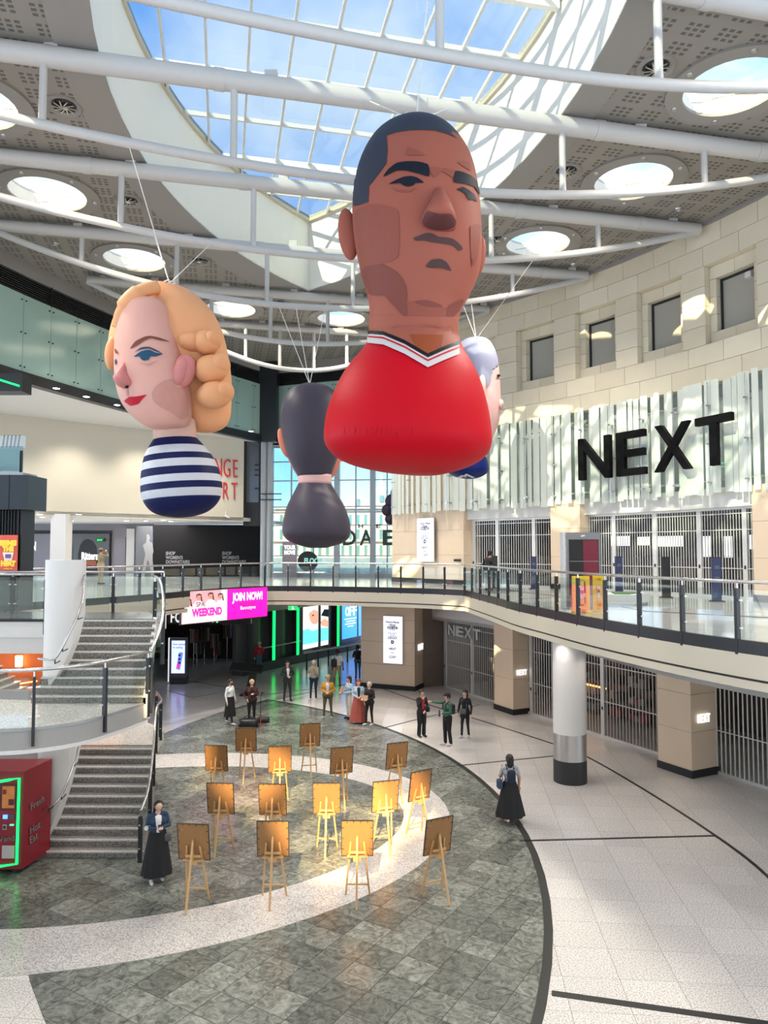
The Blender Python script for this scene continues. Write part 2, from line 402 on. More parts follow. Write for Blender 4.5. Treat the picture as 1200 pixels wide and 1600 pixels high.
# ============================================================ ceiling
ROUND = [(8.65, 17.66), (7.74, 22.3), (5.75, 26.96), (-10.82, 23.11), (-9.85, 28.47), (-7.29, 34.38), (-2.12, 35.82), (-10.67, 18.3), (9.4, 12.6), (-10.6, 13.2), (2.6, 31.6)]
HR = 1.17
def fill(outer, holes, z):
    bm = bmesh.new(); es = []
    for lp in [outer]+holes:
        vs = [bm.verts.new((p[0], p[1], z)) for p in lp]; es += [bm.edges.new((vs[i-1], vs[i])) for i in range(len(vs))]
    bmesh.ops.triangle_fill(bm, use_beauty=True, use_dissolve=False, edges=es)
    for f in bm.faces:
        f.normal_update()
        if f.normal.z > 0: f.normal_flip()
    me = bpy.data.meshes.new('ceiling'); bm.to_mesh(me); bm.free(); return me
circ = lambda c, r, n=32: [(c[0]+r*math.cos(2*PI*k/n), c[1]+r*math.sin(2*PI*k/n)) for k in range(n)]
RV = [c for c in ROUND[:-1]]
big = lambda p, k: [(sum(q[0] for q in SKY)/len(SKY)+(x-sum(q[0] for q in SKY)/len(SKY))*k, sum(q[1] for q in SKY)/len(SKY)+(y-sum(q[1] for q in SKY)/len(SKY))*k) for x, y in p]
ceil_me = fill([(-48, -25), (45, -25), (45, 62), (-48, 62)], [SKY]+[circ(c, HR) for c in RV], CEIL)  # slab carried on unseen behind the viewer to keep direct sun out
CE = struct('ceiling', ceil_me, 'perforated_ceiling')
roof = fill([(-48, -25), (45, -25), (45, 62), (-48, 62)], [SKY]+[circ(c, HR) for c in RV], CEIL+.5)
obj('roof_deck', roof, 'ceiling_white', CE)
# plain border panel round the big opening
def ring_panel(mb, inner, outer, z0, z1):
    n = len(inner)
    for i in range(n):
        j = (i+1) % n; q = [inner[i], inner[j], outer[j], outer[i]]
        mb.hexa([(p[0], p[1], z0) for p in q][::-1]+[(p[0], p[1], z1) for p in q][::-1])
    return mb
mb = MB(); OUT = big(SKY, 1.16); 
ring_panel(mb, SKY, OUT, CEIL-.03, CEIL+.02); obj('opening_border', mb, 'ceiling_white', CE)
for c in RV:
    mb = MB(); ring_panel(mb, circ(c, HR), circ(c, HR+.42), CEIL-.06, CEIL+.02); col = obj('light_well_collar', mb, 'ceiling_white', CE)
    mb = MB(); ring_panel(mb, circ(c, HR+.001), circ(c, HR+.05), CEIL-.05, CEIL+.5); obj('light_well', mb, 'shaft_white', CE, smooth=40)
    mb = MB(); mb.prism(circ(c, HR), CEIL+.42, CEIL+.44); obj('light_well_glass', mb, 'glass_well', CE)
    for k in range(6):
        a = k*PI/3+.4; mb = MB(); mb.lathe([(.02, -.03), (.06, -.03), (.075, 0), (.02, .0)], (c[0]+(HR+.24)*math.cos(a), c[1]+(HR+.24)*math.sin(a), CEIL-.06), 10); obj('spotlight_fitting', mb, 'brushed', col)
    mb = MB(); mb.tube([(c[0]+HR*.98*math.cos(a), c[1]+HR*.98*math.sin(a)*.8+.1, CEIL+.25-.15*math.cos(3*(a-.2))) for a in (-.9, -.5, -.1, .3, .7, 1.1, 1.5, 1.9, 2.2)], .008, 5); obj('cable', mb, 'dark', CE)
for c in RV+[(6.5, 7.0), (-5.0, 6.0)]: spot('collar_spotlight', (c[0], c[1], CEIL-.12), (c[0]*.6-.6, c[1], 0), 1900 if c[1] > 15 else 1050, 125, (1, .92, .81), 1.0, .5)  # wide fill spots under the wells, plus an added pair with no fitting
for x, y in [(-8.27, 18.44), (6.47, 16.93), (5.53, 21.72), (-8.41, 23.59), (-7.3, 28.6), (4.2, 26.6), (-4.9, 33.5), (-.3, 33.6)]:
    v = obj('air_vent', MB().lathe([(.30, 0), (.42, -.07), (.46, -.02), (.46, .0), (.30, .02)], (x, y, CEIL), 24), 'ceiling_white', CE, smooth=40)
    obj('vent_throat', MB().lathe([(.02, -.02), (.30, -.02), (.30, .01), (.02, .01)], (x, y, CEIL), 20), 'black', v)
    for k in range(10):
        a = k*PI/5; mb = MB(); mb.bar((x+.09*math.cos(a), y+.09*math.sin(a), CEIL-.05), (x+.29*math.cos(a+.35), y+.29*math.sin(a+.35), CEIL-.05), .028, .05); obj('vane', mb, 'brushed', v)
    obj('vent_hub', MB().lathe([(.02, -.10), (.09, -.08), (.09, -.02), (.02, -.02)], (x, y, CEIL), 14), 'brushed', v)
for x, y in [(9.9, 24.2), (9.2, 25.3), (7.6, 29.0), (7.0, 30.0), (10.9, 20.4), (5.2, 32.4), (-12.2, 22.0), (-12.3, 27.0), (-11.8, 30.3), (-9.4, 32.0)]:
    obj('ceiling_downlight', MB().lathe([(.02, -.01), (.07, -.01), (.11, -.05), (.13, 0), (.02, .01)], (x, y, CEIL), 14), 'brushed', CE)
# ---------------- skylight shaft + glazed roof
mb = MB(); ring_panel(mb, SKY, big(SKY, 1.012), CEIL-.02, GLZ+.05)
SH = struct('wall_skylight_shaft', mb, 'shaft_white')
REARW = struct('wall_rear', MB().box((0, -12.2, 4.5), (96, .3, 11)), 'cream_wall')  # unseen low wall added to cut the light from behind the viewer
GL = tag(obj('skylight', ring_panel(MB(), big(SKY, .985), SKY, GLZ-.14, GLZ+.10), 'brass_edge'), kind='structure')
cen = Vector((sum(p[0] for p in SKY)/len(SKY), sum(p[1] for p in SKY)/len(SKY), 0))
PU, PV = 1.22, 2.475; inner = big(SKY, .985)
def uv2xy(u, v): q = U*u+V*v; return (q.x, q.y)
cu, cv = cen.dot(U), Vector((0, 22.77, 0)).dot(V)
for i in range(-7, 7):
    for j in range(-9, 6):
        c4 = [uv2xy(cu+PU*(i+a), cv+PV*(j+b)) for a, b in ((0, 0), (1, 0), (1, 1), (0, 1))]
        q = clip(c4, inner)
        if parea(q) > .02: obj('pane', MB().prism(q, GLZ, GLZ+.012), 'glass_sky', GL)
def seg_in(p, q, conv):
    t0, t1 = 0.0, 1.0; n = len(conv)
    for i in range(n):
        a, b = conv[i], conv[(i+1) % n]; ex, ey = b[0]-a[0], b[1]-a[1]
        s0 = ex*(p[1]-a[1])-ey*(p[0]-a[0]); s1 = ex*(q[1]-a[1])-ey*(q[0]-a[0])
        if s0 < 0 and s1 < 0: return None
        if s0 < 0: t0 = max(t0, s0/(s0-s1))
        elif s1 < 0: t1 = min(t1, s0/(s0-s1))
    if t1 <= t0: return None
    L = lambda t: (p[0]+(q[0]-p[0])*t, p[1]+(q[1]-p[1])*t)
    return L(t0), L(t1)
for i in range(-7, 8):
    s = seg_in(uv2xy(cu+PU*i, cv-30), uv2xy(cu+PU*i, cv+20), inner)
    if s: obj('mullion', MB().bar((*s[0], GLZ-.05), (*s[1], GLZ-.05), .075, .16), 'mullion', GL)
for j in range(-9, 7):
    s = seg_in(uv2xy(cu-12, cv+PV*j), uv2xy(cu+12, cv+PV*j), inner)
    if not s: continue
    thick = j % 2 == 0
    obj('roof_beam' if thick else 'transom', MB().bar((*s[0], GLZ-(.22 if thick else .06)), (*s[1], GLZ-(.22 if thick else .06)), .16 if thick else .08, .42 if thick else .16), 'shaft_white' if thick else 'mullion', GL)
# ============================================================ ceiling trusses
FA = Vector((4.02, 34.9, 0)); FD = Vector((.5647, -.8253, 0)); FN = Vector((-.8253, -.5647, 0))
def foff(s): return min(.3, -.9*s*(15-s)/56.25) if s < 15 else .9*s*(s-15)/56.25
def FU(s, n, z):
    p = FA+FD*s+FN*(n+foff(s)); return Vector((p.x, p.y, z))
tn = ['nearest white tubular ceiling truss, cut off by the top of the picture', 'large white tubular ceiling truss just above the big red-shirted balloon', 'white ceiling truss passing behind the forehead of the red-shirted balloon',
      'white ceiling truss crossing at the far tip of the skylight, behind the blonde balloon', 'thin far white ceiling truss above the dark back-of-head balloon', 'farthest white ceiling truss close to the back wall']
TRUSS = []
for i in range(6):
    y0 = 12.88+4.95*i; s = (34.9-y0-.22*4.02)/(.8253+.22*.5647); pe = FU(s, .25, 18.0); xr = pe.x
    xl = [-16.6, -16.0, -15.2, -13.8, -12.3, -10.2][i]; cx = (xr+xl)/2; hw = (xr-xl)/2
    P = lambda x, z, y0=y0: Vector((x, y0+.22*x, z))
    T = thing('ceiling_truss', tn[i], 'truss', P(cx, 18.0), 0, 'tubular trusses under the ceiling')
    zt = 18.02; r = [.24, .24, .22, .2, .18, .16][i]
    tc_ = obj('top_chord', MB().tube([P(xl, zt), P(cx, zt), P(xr, zt)], r, 16), 'truss_white', T, smooth=40)
    for k in range(6):
        x = xl+(xr-xl)*(k+.5)/6; obj('joint_sleeve', MB().tube([P(x-.12, zt), P(x+.12, zt)], r+.02, 16), 'truss_white', tc_, smooth=40)
        obj('hanger_bracket', MB().box(P(x+1.2, zt+.25), (.3, .2, .22)), 'truss_white', tc_)
    x0 = [3, .5, -2, -3.5, -3.75, -4.2][i]; bot = lambda x, x0=x0, xl=xl, xr=xr, zt=zt: zt-.06-2.05*(1-((x-x0)/((xr-x0) if x > x0 else (x0-xl)))**2); TRUSS.append((P, bot, xl, xr))
    xs = [xl+(xr-xl)*k/40 for k in range(41)]
    obj('bottom_chord', MB().tube([P(x, bot(x)) for x in xs], .115, 12), 'truss_white', T, smooth=40)
    ns = 7
    for k in range(1, ns):
        x = xl+(xr-xl)*k/ns; obj('strut', MB().tube([P(x, zt), P(x, bot(x))], .085, 10), 'truss_white', T, smooth=40)
# ============================================================ ground floor
LENS = lens_poly((-16.32, 17.72), 19.71, (11.0, 22.9), 19.85)
def ellipse(c, a, b, rot, n=64):
    cr, sr = math.cos(rot), math.sin(rot)
    return [(c[0]+a*math.cos(2*PI*k/n)*cr-b*math.sin(2*PI*k/n)*sr, c[1]+a*math.cos(2*PI*k/n)*sr+b*math.sin(2*PI*k/n)*cr) for k in range(n)]
RIN = ellipse((-6.35, 18.62), 6.95, 4.9, math.radians(13)); ROUT = ellipse((-6.5, 18.62), 8.3, 6.45, math.radians(14.5))
FL = struct('floor', MB().prism([(-32, -2), (32, -2), (32, 62), (-32, 62)], -.3, -.012), 'joint')
def tiles(name, ang, a, b, conv, z, m, box, lim=300, gap=.006, holes=()):
    c, s = math.cos(ang), math.sin(ang); rest = MB(); out = []
    def inpoly(p, poly):
        return all((poly[(i+1) % len(poly)][0]-poly[i][0])*(p[1]-poly[i][1])-(poly[(i+1) % len(poly)][1]-poly[i][1])*(p[0]-poly[i][0]) >= 0 for i in range(len(poly)))
    cx, cy = (box[0]+box[1])/2, (box[2]+box[3])/2; R = math.hypot(box[1]-box[0], box[3]-box[2])/2
    for i in range(-int(R/a)-1, int(R/a)+2):
        for j in range(-int(R/b)-1, int(R/b)+2):
            q = [(cx+c*x-s*y, cy+s*x+c*y) for x, y in ((i*a, j*b), (i*a+a, j*b), (i*a+a, j*b+b), (i*a, j*b+b))]
            mx, my = sum(p[0] for p in q)/4, sum(p[1] for p in q)/4
            if not (box[0] < mx < box[1] and box[2] < my < box[3]): continue
            if any(all(inpoly(p, h) for p in q) for h in holes): continue
            if conv: q = clip(q, conv)
            if parea(q) < .01: continue
            q = inset(q, gap); out.append((mx*mx+my*my+(0 if abs(mx) < my*.56 else 1e5), q))
    out.sort(key=lambda t: t[0])
    for k, (_, q) in enumerate(out):
        if k < lim: obj(name, MB().prism(q, z-.012, z), m, FL)
        else: rest.prism(q, z-.012, z)
    if rest.f: obj(name, rest, m, FL, kind='stuff')
tiles('terrazzo_tile', math.radians(-5.2), .9, .9, None, 0, 'terrazzo', (-15, 15, 9, 52), lim=290, gap=.004, holes=(LENS,))
obj('slate_bed', MB().prism(LENS, -.01, .002), 'joint_dark', FL)
tiles('slate_tile', math.radians(-32), .64, .60, LENS, .005, 'slate', (-12, 5, 8.5, 36), lim=300, gap=.006, holes=(ROUT,))
obj('ring_bed', MB().prism(ROUT, -.01, .006), 'joint', FL)
tiles('ring_tile', math.radians(-32), .95, .95, ROUT, .009, 'terrazzo_ring', (-16, 3, 11, 26.5), gap=.005, holes=(RIN,))
obj('ring_centre_bed', MB().prism(RIN, -.01, .010), 'joint_dark', FL)
tiles('centre_slate_tile', math.radians(-32), .62, .62, RIN, .013, 'slate', (-14, 2, 12, 25), gap=.006)
def strip(pts, w):
    mb = MB(); P = [Vector((p[0], p[1], .004)) for p in pts]
    for i in range(len(P)-1): mb.bar(P[i], P[i+1], w, .006)
    obj('inlay_strip', mb, 'inlay', FL)
# dark border of the slate field + straight and curved inlays in the pale floor
edge = [p for p in LENS[:29]]; strip(edge[1:], .16)
G = lambda *p: [gp(x, y, 0) for x, y in p]
strip(G((812, 1314), (1118, 1306)), .085); strip(G((862, 1552), (1200, 1600), (1420, 1632)), .14); strip(G((690, 1199), (868, 1181)), .07)
strip(smooth_path(G((570, 1066), (660, 1098), (745, 1124), (866, 1163), (918, 1183), (1010, 1236), (1118, 1306), (1200, 1370), (1300, 1480))), .085)
strip(G((640, 1127), (750, 1101)), .07); strip(G((590, 1140), (640, 1127)), .07)
strip(G((262, 1058), (420, 1085), (570, 1066)), .07); strip(G((375, 1103), (400, 1100), (500, 1078)), .06); strip(G((340, 1083), (300, 1090), (262, 1079)), .06)

def chord_at(i, xp):
    P, bot, lo, hi = TRUSS[i]
    for _ in range(40):
        m = (lo+hi)/2
        if px(P(m, bot(m)))[0] < xp: lo = m
        else: hi = m
    return P(lo, bot(lo))
mat('fin_backing', (.34, .38, .37), .6, var=.35, scale=1.2)
mat('neon_green_dim', (.1, .8, .5), emit=.6)
mat('interior_warm', (.20, .15, .12), .8, var=.3, scale=.6)
mat('letter_grey2', (.62, .62, .60), .4)
mat('orange_strip', (1.0, .35, .08), emit=2.5)
mat('print_dark', (.10, .10, .16), .6)
# ============================================================ right upper facade (curved stone wall, fins, shutters)
def s_at(xp, z=8.0, n=0.0):
    lo, hi = -9.0, 19.0
    for _ in range(50):
        m = (lo+hi)/2
        if px(FU(m, n, z))[0] < xp: lo = m
        else: hi = m
    return (lo+hi)/2
def fbox(mb, s0, s1, n0, n1, z0, z1, mi=0, f=FU):
    return mb.hexa([f(s0, n1, z0), f(s1, n1, z0), f(s1, n0, z0), f(s0, n0, z0), f(s0, n1, z1), f(s1, n1, z1), f(s1, n0, z1), f(s0, n0, z1)], mi)
def fstrip(mb, s0, s1, n0, n1, z0, z1, f=FU, step=1.0):
    k = max(1, round((s1-s0)/step))
    for i in range(k): fbox(mb, s0+(s1-s0)*i/k, s0+(s1-s0)*(i+1)/k, n0, n1, z0, z1, 0, f)
    return mb
mb = MB(); fstrip(mb, -5.5, 24, -1.0, -.7, 8.3, CEIL)
WR = struct('wall_right', mb, 'stone_base')
wins = [s_at(x, 15.4) for x in (745, 836, 930, 1030, 1141, 1262)]
hwid = 1.02
rows = [12.6+.7*i for i in range(9)]
def block(s0, s1, z0, z1, n0=-.7, n1=0.0):
    g = .007; obj('stone_block', fbox(MB(), s0+g, s1-g, n0, n1, z0+g, z1-g), 'limestone', WR)
for r in range(8):
    z0, z1 = rows[r], rows[r]+.7
    if 14.0-.01 <= z0 < 16.7:
        cuts = [-5.5]
        for w in wins: cuts += [w-hwid, w+hwid]
        cuts.append(20.5)
        for k in range(0, len(cuts), 2):
            a, b = cuts[k], cuts[k+1]; n = max(1, round((b-a)/1.5))
            for q in range(n): block(a+(b-a)*q/n, a+(b-a)*(q+1)/n, z0, z1)
    else:
        st = -5.5-(.7 if r % 2 else 0); k = 0
        while st < 20.5:
            e = min(st+1.45, 20.5)
            if e > -5.4: block(max(st, -5.5), e, z0, z1)
            st = e
for i, w in enumerate(wins):
    # recessed surround
    for a, b in ((w-hwid, w-.74), (w+.74, w+hwid)):
        for q in range(3): block(a, b, 14.45+.63*q, 14.45+.63*(q+1), -.7, -.30)
    for a, b in ((w-hwid, w), (w, w+hwid)): block(a, b, 14.0, 14.45, -.7, -.30); block(a, b, 16.34, 16.8, -.7, -.30)
    wn = struct('window_%d' % (i+1), fbox(MB(), w-.74, w+.74, -.69, -.62, 14.45, 16.34), 'dark', label='blanked window in a square recess of the stone wall')
    obj('blind', fbox(MB(), w-.66, w+.70, -.62, -.60, 14.48, 16.26), 'blind', wn)
    obj('frame_bar', fbox(MB(), w-.74, w-.66, -.63, -.55, 14.45, 16.34), 'dark', wn); obj('frame_bar', fbox(MB(), w-.74, w+.74, -.63, -.55, 16.26, 16.34), 'dark', wn)
obj('sensor_box', fbox(MB(), wins[4]+.3, wins[4]+.52, -.6, -.45, 16.0, 16.2), 'white_paint', WR)
# cornice under the ceiling, behind-fin backing, white band over the shutters
obj('cornice', fstrip(MB(), -5.5, 24, -.1, .12, CEIL-.12, CEIL), 'ceiling_white', WR)
obj('glazed_backing', fstrip(MB(), 0, 24, -.7, -.45, 8.9, 12.6), 'fin_backing', WR)
obj('stone_backing', fstrip(MB(), -5.5, 0, -.7, -.2, 5.2, 12.6), 'pillar_stone', WR)
obj('shop_band', fstrip(MB(), -.1, 24, -.6, .05, 8.28, 8.95), 'white_paint', WR)
SF_ = thing('glass_fin_screen', 'long screen of vertical translucent glass fins behind the big black letters', 'screen', FU(5, .5, 8.7))
s = -5.35; k = 0
while s < 17.5:
    wv = random.choice((.20, .24, .28, .32)); nn = random.choice((.36, .46, .56))
    obj('glass_fin', fbox(MB(), s, s+wv, nn, nn+.02, 8.72+random.uniform(-.06, .06), 12.55+random.uniform(-.05, .05)), 'glass_fin', SF_)
    s += wv+random.uniform(.0, .11); k += 1
for k in range(16):
    s = -5.0+1.45*k; rod = obj('fixing_rod', MB().tube([FU(s, .66, 8.7), FU(s, .66, 12.5)], .016, 6), 'letter_white' if False else 'steel', SF_)
    for z in (9.1, 10.4, 11.7): obj('clamp', fbox(MB(), s-.05, s+.05, .3, .7, z-.025, z+.025), 'steel', rod)
for z in (9.15, 11.9): obj('fixing_rail', fstrip(MB(), -5.3, 17.4, .28, .32, z, z+.05), 'steel', SF_)
def hr(zz, a, b): return obj('tinted_lead', fstrip(MB(), a, b, .22, .24, zz, zz+.012), 'neon_green_dim', SF_)
for zz, a, b in ((9.75, 12.2, 13.6), (9.62, 12.0, 12.9), (9.9, 14.4, 15.4)): hr(zz, a, b)
# big black shop name
NX = thing('shop_sign', 'huge black letters NEXT standing in front of the translucent fins', 'sign', FU(9, .8, 9.6))
def letter(ch, x0, x1, z0, z1, parent, m, n0=.72, n1=.92):
    s0, s1 = s_at(x0, 10.4, n1), s_at(x1, 10.4, n1); me = text_mesh(ch, 1.0, 0.0, bold=.012)
    co = np.array([v.co[:] for v in me.vertices]); lo, hi = co.min(0), co.max(0); mbx = MB()
    vs = []; nv = len(me.vertices)
    for n in (n1, n0):
        for c in co: vs.append(FU(s0+(s1-s0)*(c[0]-lo[0])/(hi[0]-lo[0]), n, z0+(z1-z0)*(c[1]-lo[1])/(hi[1]-lo[1])))
    fs = [tuple(p.vertices) for p in me.polygons]; edges = {}
    for f in fs:
        for i in range(len(f)):
            e = (f[i-1], f[i]); edges[e] = edges.get(e, 0)+1
    side = [(e[0], nv+e[0], nv+e[1], e[1]) for e in edges if (e[1], e[0]) not in edges]
    mbx.add(vs, fs+[tuple(nv+i for i in reversed(f)) for f in fs]+side)
    return obj('letter', mbx, m, parent)
for ch, a, b in (('N', 903, 952), ('E', 962, 1007), ('X', 1021, 1078), ('T', 1086, 1143)): letter(ch, a, b, 9.62, 11.28, NX, 'letter_black')
# pillars of the upper shop front
def pillar(name, label, s0, s1, n0, n1, z0, z1, f):
    t = thing(name, label, 'pillar', f((s0+s1)/2, (n0+n1)/2, z0))
    g = .004; hs = [z0+.22]+[z0+.22+(z1-z0-.22)*i/3 for i in (1, 2, 3)]
    for i in range(3): obj('stone_panel', fbox(MB(), s0, s1, n0, n1, hs[i]+g, hs[i+1]-g, f=f), 'pillar_stone', t)
    obj('plinth', fbox(MB(), s0-.03, s1+.03, n0-.03, n1+.03, z0, z0+.22, f=f), 'black', t); return t
pillar('stone_pillar', 'cream stone pillar on the upper deck with the upper white directory board', -5.5, -.05, -.2, .28, 5.2, 9.0, FU)
pillar('stone_pillar', 'cream stone pillar on the upper deck behind the tall dark display totem', s_at(866)+.1, s_at(915), -.2, .35, 5.2, 8.9, FU)
pillar('stone_pillar', 'cream stone pillar at the right end of the upper shutters', s_at(1187), s_at(1187)+1.2, -.2, .45, 5.2, 8.9, FU)
SMALL = {}
def shutter(label, s0, s1, n, z0, z1, f, posts, hbars, pitch, group):
    t = thing('security_shutter', label, 'shutter', f((s0+s1)/2, n, z0), 0, group)
    key = ('bar', round(z1-z0, 2))
    if key not in SMALL:
        me = MB().box((0, 0, (z1-z0)/2), (.03, .03, z1-z0)).mesh('bar'); me.materials.append(MATS['shutter']); SMALL[key] = me
    k = int((s1-s0)/pitch)
    for i in range(k+1):
        o = bpy.data.objects.new('bar', SMALL[key]); COL.objects.link(o); o.parent = t; o.matrix_parent_inverse = TM[t.name].inverted(); o.location = f(s0+pitch*i, n, z0)
    for h in hbars: obj('cross_rail', fstrip(MB(), s0, s1, n-.02, n+.02, h, h+.03, f, 2.0), 'shutter', t)
    obj('bottom_rail', fstrip(MB(), s0, s1, n-.03, n+.03, z0, z0+.09, f, 2.0), 'shutter', t); obj('top_track', fstrip(MB(), s0, s1, n-.05, n+.05, z1-.08, z1, f, 2.0), 'shutter', t)
    for p in posts:
        o = obj('meeting_post', fbox(MB(), p-.09, p+.09, n-.045, n+.045, z0, z1, f=f), 'shutter', t)
        obj('lock', fbox(MB(), p-.03, p+.03, n+.045, n+.06, z0+1.0, z0+1.12, f=f), 'black', o)
    return t
a0, a1 = s_at(733), s_at(866)
shutter('closed metal grille shutter on the upper deck beside the upper directory board', a0, a1, -.25, 5.2, 8.28, FU, [a0+.05, s_at(771), s_at(828)], [6.2, 7.5, 8.05], .125, 'upper shop shutters')
b0, b1 = s_at(915), s_at(1187)
shutter('wide closed metal grille shutter on the upper deck behind the dark pedestals', b0, b1, -.25, 5.2, 8.28, FU, [s_at(953), s_at(1017), s_at(1086), s_at(1157)], [6.2, 7.5, 8.05], .115, 'upper shop shutters')
# upper shop interior
mb = MB(); fstrip(mb, -9, 24, -6.3, -6.1, 5.2, 8.6); fbox(mb, -2.6, -2.4, -6.3, -.3, 5.2, 8.6); SI = struct('wall_shop_back', mb, 'interior')
obj('shop_ceiling', fstrip(MB(), -6, 24, -6.2, -.3, 8.3, 8.5), 'interior', SI)
for i, (x0, x1, y0, y1) in enumerate(((955, 984, 838, 853), (995, 1014, 839, 852), (1022, 1066, 838, 854), (1092, 1110, 838, 870), (1131, 1143, 838, 872), (1160, 1184, 836, 858))):
    sa, sb = s_at(x0, 7.3, -5), s_at(x1, 7.3, -5); Y = FU(sa, -5, 0).y; z0 = pd(x0, y1, Y).z; z1 = pd(x0, y0, Y).z
    dp = obj('light_box', fbox(MB(), sa, sb, -5.05, -5.0, z0, z1), 'lamp_soft'); tag(dp, ['first', 'second', 'third', 'fourth', 'fifth', 'sixth'][i]+' lit white box inside the upper shop, counted from the display totem', 'light box', 'lit boxes inside the upper shop')
    obj('box_frame', fbox(MB(), sa-.04, sb+.04, -5.12, -5.05, z0-.05, z1+.05), 'dark', dp)
# clothes rails and cabinets seen dimly behind the shutters
for i, s in enumerate([1.2, 3.0, 6.8, 8.6, 10.2, 11.6, 13.2]):
    t = thing('clothes_rail', 'dim clothes rail behind the upper shutter, number %s from the left' % ['one', 'two', 'three', 'four', 'five', 'six', 'seven'][i], 'clothes rail', FU(s, -3.2, 5.2), 0, 'clothes rails inside the upper shop')
    obj('rail', MB().tube([FU(s-.5, -3.2, 5.2), FU(s-.5, -3.2, 6.6), FU(s+.5, -3.2, 6.6), FU(s+.5, -3.2, 5.2)], .02, 6), 'steel', t)
    for k in range(7):
        q = s-.42+.14*k; obj('garment', fbox(MB(), q-.035, q+.035, -3.45, -2.95, 5.65+random.uniform(0, .15), 6.55), random.choice(['cloth_a', 'cloth_b', 'cloth_c']), t)
# ============================================================ lower right shop front
GA = Vector((5.13, 33.17, 0)); GD = Vector((.445, -.895, 0)).normalized(); GN = Vector((GD.y, -GD.x, 0))
def FG(s, n, z):
    p = GA+GD*s+GN*n; return Vector((p.x, p.y, z))
BH = smooth_path([(1.9, 38.4, 0), (4.7, 33.2, 0), (5.9, 30.6, 0), (6.75, 25.4, 0), (7.75, 20.7, 0), (9.1, 17.2, 0), (11.2, 13.0, 0)], 6)
mb = ribbon(MB(), BH, 3.35, 4.5, .2); WL = struct('wall_right_bulkhead', mb, 'white_paint', smooth=30)
mb = MB(); I = BH; O = offset_path(BH, 7.0)
for i in range(len(I)-1):
    q = [I[i], I[i+1], O[i+1], O[i]]; mb.hexa([(p.x, p.y, 3.35) for p in q]+[(p.x, p.y, 3.5) for p in q])
obj('lower_soffit', mb, 'white_paint', WL)
mb = fbox(MB(), -7, 18, -5.4, -5.2, 0, 4.4, f=FG); fbox(mb, -5.2, -5.0, -6, 1.3, 0, 4.4, f=FG); SI2 = struct('wall_shop_lower_back', mb, 'interior_warm')
pillar('stone_pillar', 'cream stone pillar with a small lit shop name, between the two middle lower shutters', .75, 2.1, -.1, .78, 0, 3.9, FG)
pillar('stone_pillar', 'cream stone pillar with a small lit shop name, at the lower right beyond the round column', 10.15, 11.45, .0, 1.12, 0, 3.6, FG)
shutter('closed lower shutter with the small grey letters NEXT across its top', -4.6, .75, .02, 0, 3.4, FG, [-4.55, -2.1, .35], [1.15, 2.35, 3.05], .155, 'lower shop shutters')
shutter('long closed lower shutter behind the round white column', 2.1, 10.15, .02, 0, 3.4, FG, [2.35, 6.55, 9.4], [1.3, 2.6], .155, 'lower shop shutters')
shutter('closed lower shutter at the right edge of the picture', 11.45, 17.2, .02, 0, 3.4, FG, [13.35, 16.0], [1.3, 2.6], .155, 'lower shop shutters')
NS = thing('shop_sign', 'grey letters NEXT mounted across the lower shutter', 'sign', FG(-2, .2, 3.0))
def gsign(txt, s0, s1, z0, z1, n, parent, m, f=FG, nm='letter', gap=.16):
    w = (s1-s0)/len(txt)
    for i, ch in enumerate(txt):
        me = text_mesh(ch, 1.0, .03, bold=.02); co = np.array([v.co[:] for v in me.vertices]); lo, hi = co.min(0), co.max(0)
        for v in me.vertices:
            q = f(s0+w*(i+gap/2+(1-gap)*(v.co.x-lo[0])/(hi[0]-lo[0])), n+(v.co.z)*1.0, z0+(z1-z0)*(v.co.y-lo[1])/(hi[1]-lo[1])); v.co = q
        obj(nm, me, m, parent)
def pos_s(xp, f, z, n):
    lo, hi = -8.0, 18.0
    for _ in range(50):
        m = (lo+hi)/2
        if px(f(m, n, z))[0] < xp: lo = m
        else: hi = m
    return (lo+hi)/2
s0, s1 = pos_s(700, FG, 3, .2), pos_s(752, FG, 3, .2); gsign('NEXT', s0, s1, 2.68, 3.18, .2, NS, 'letter_grey2')
for i, (x0, x1, z0, z1, sp, lab) in enumerate(((806, 820, 1.62, 1.85, 2.13, 'tiny lit letters NEXT on the pillar between the lower shutters'), (1082, 1105, 1.62, 1.88, 11.48, 'tiny lit letters NEXT on the far right lower pillar'))):
    # on the near side face of the pillar (constant s, running along n)
    f = lambda q, n, z, sp=sp: FG(sp+n, .95-q if i else .68-q, z)
    t = thing('shop_sign', lab, 'sign', FG(sp, .4, z0), 0, 'small lit shop names'); gsign('NEXT', .05, .58, z0, z1, .03, t, 'letter_white', f)
tns = thing('shop_sign', 'tiny lit letters NEXT on the wall edge beside the lower directory board', 'sign', (1.85, 36.75, 1.9), 0, 'small lit shop names')
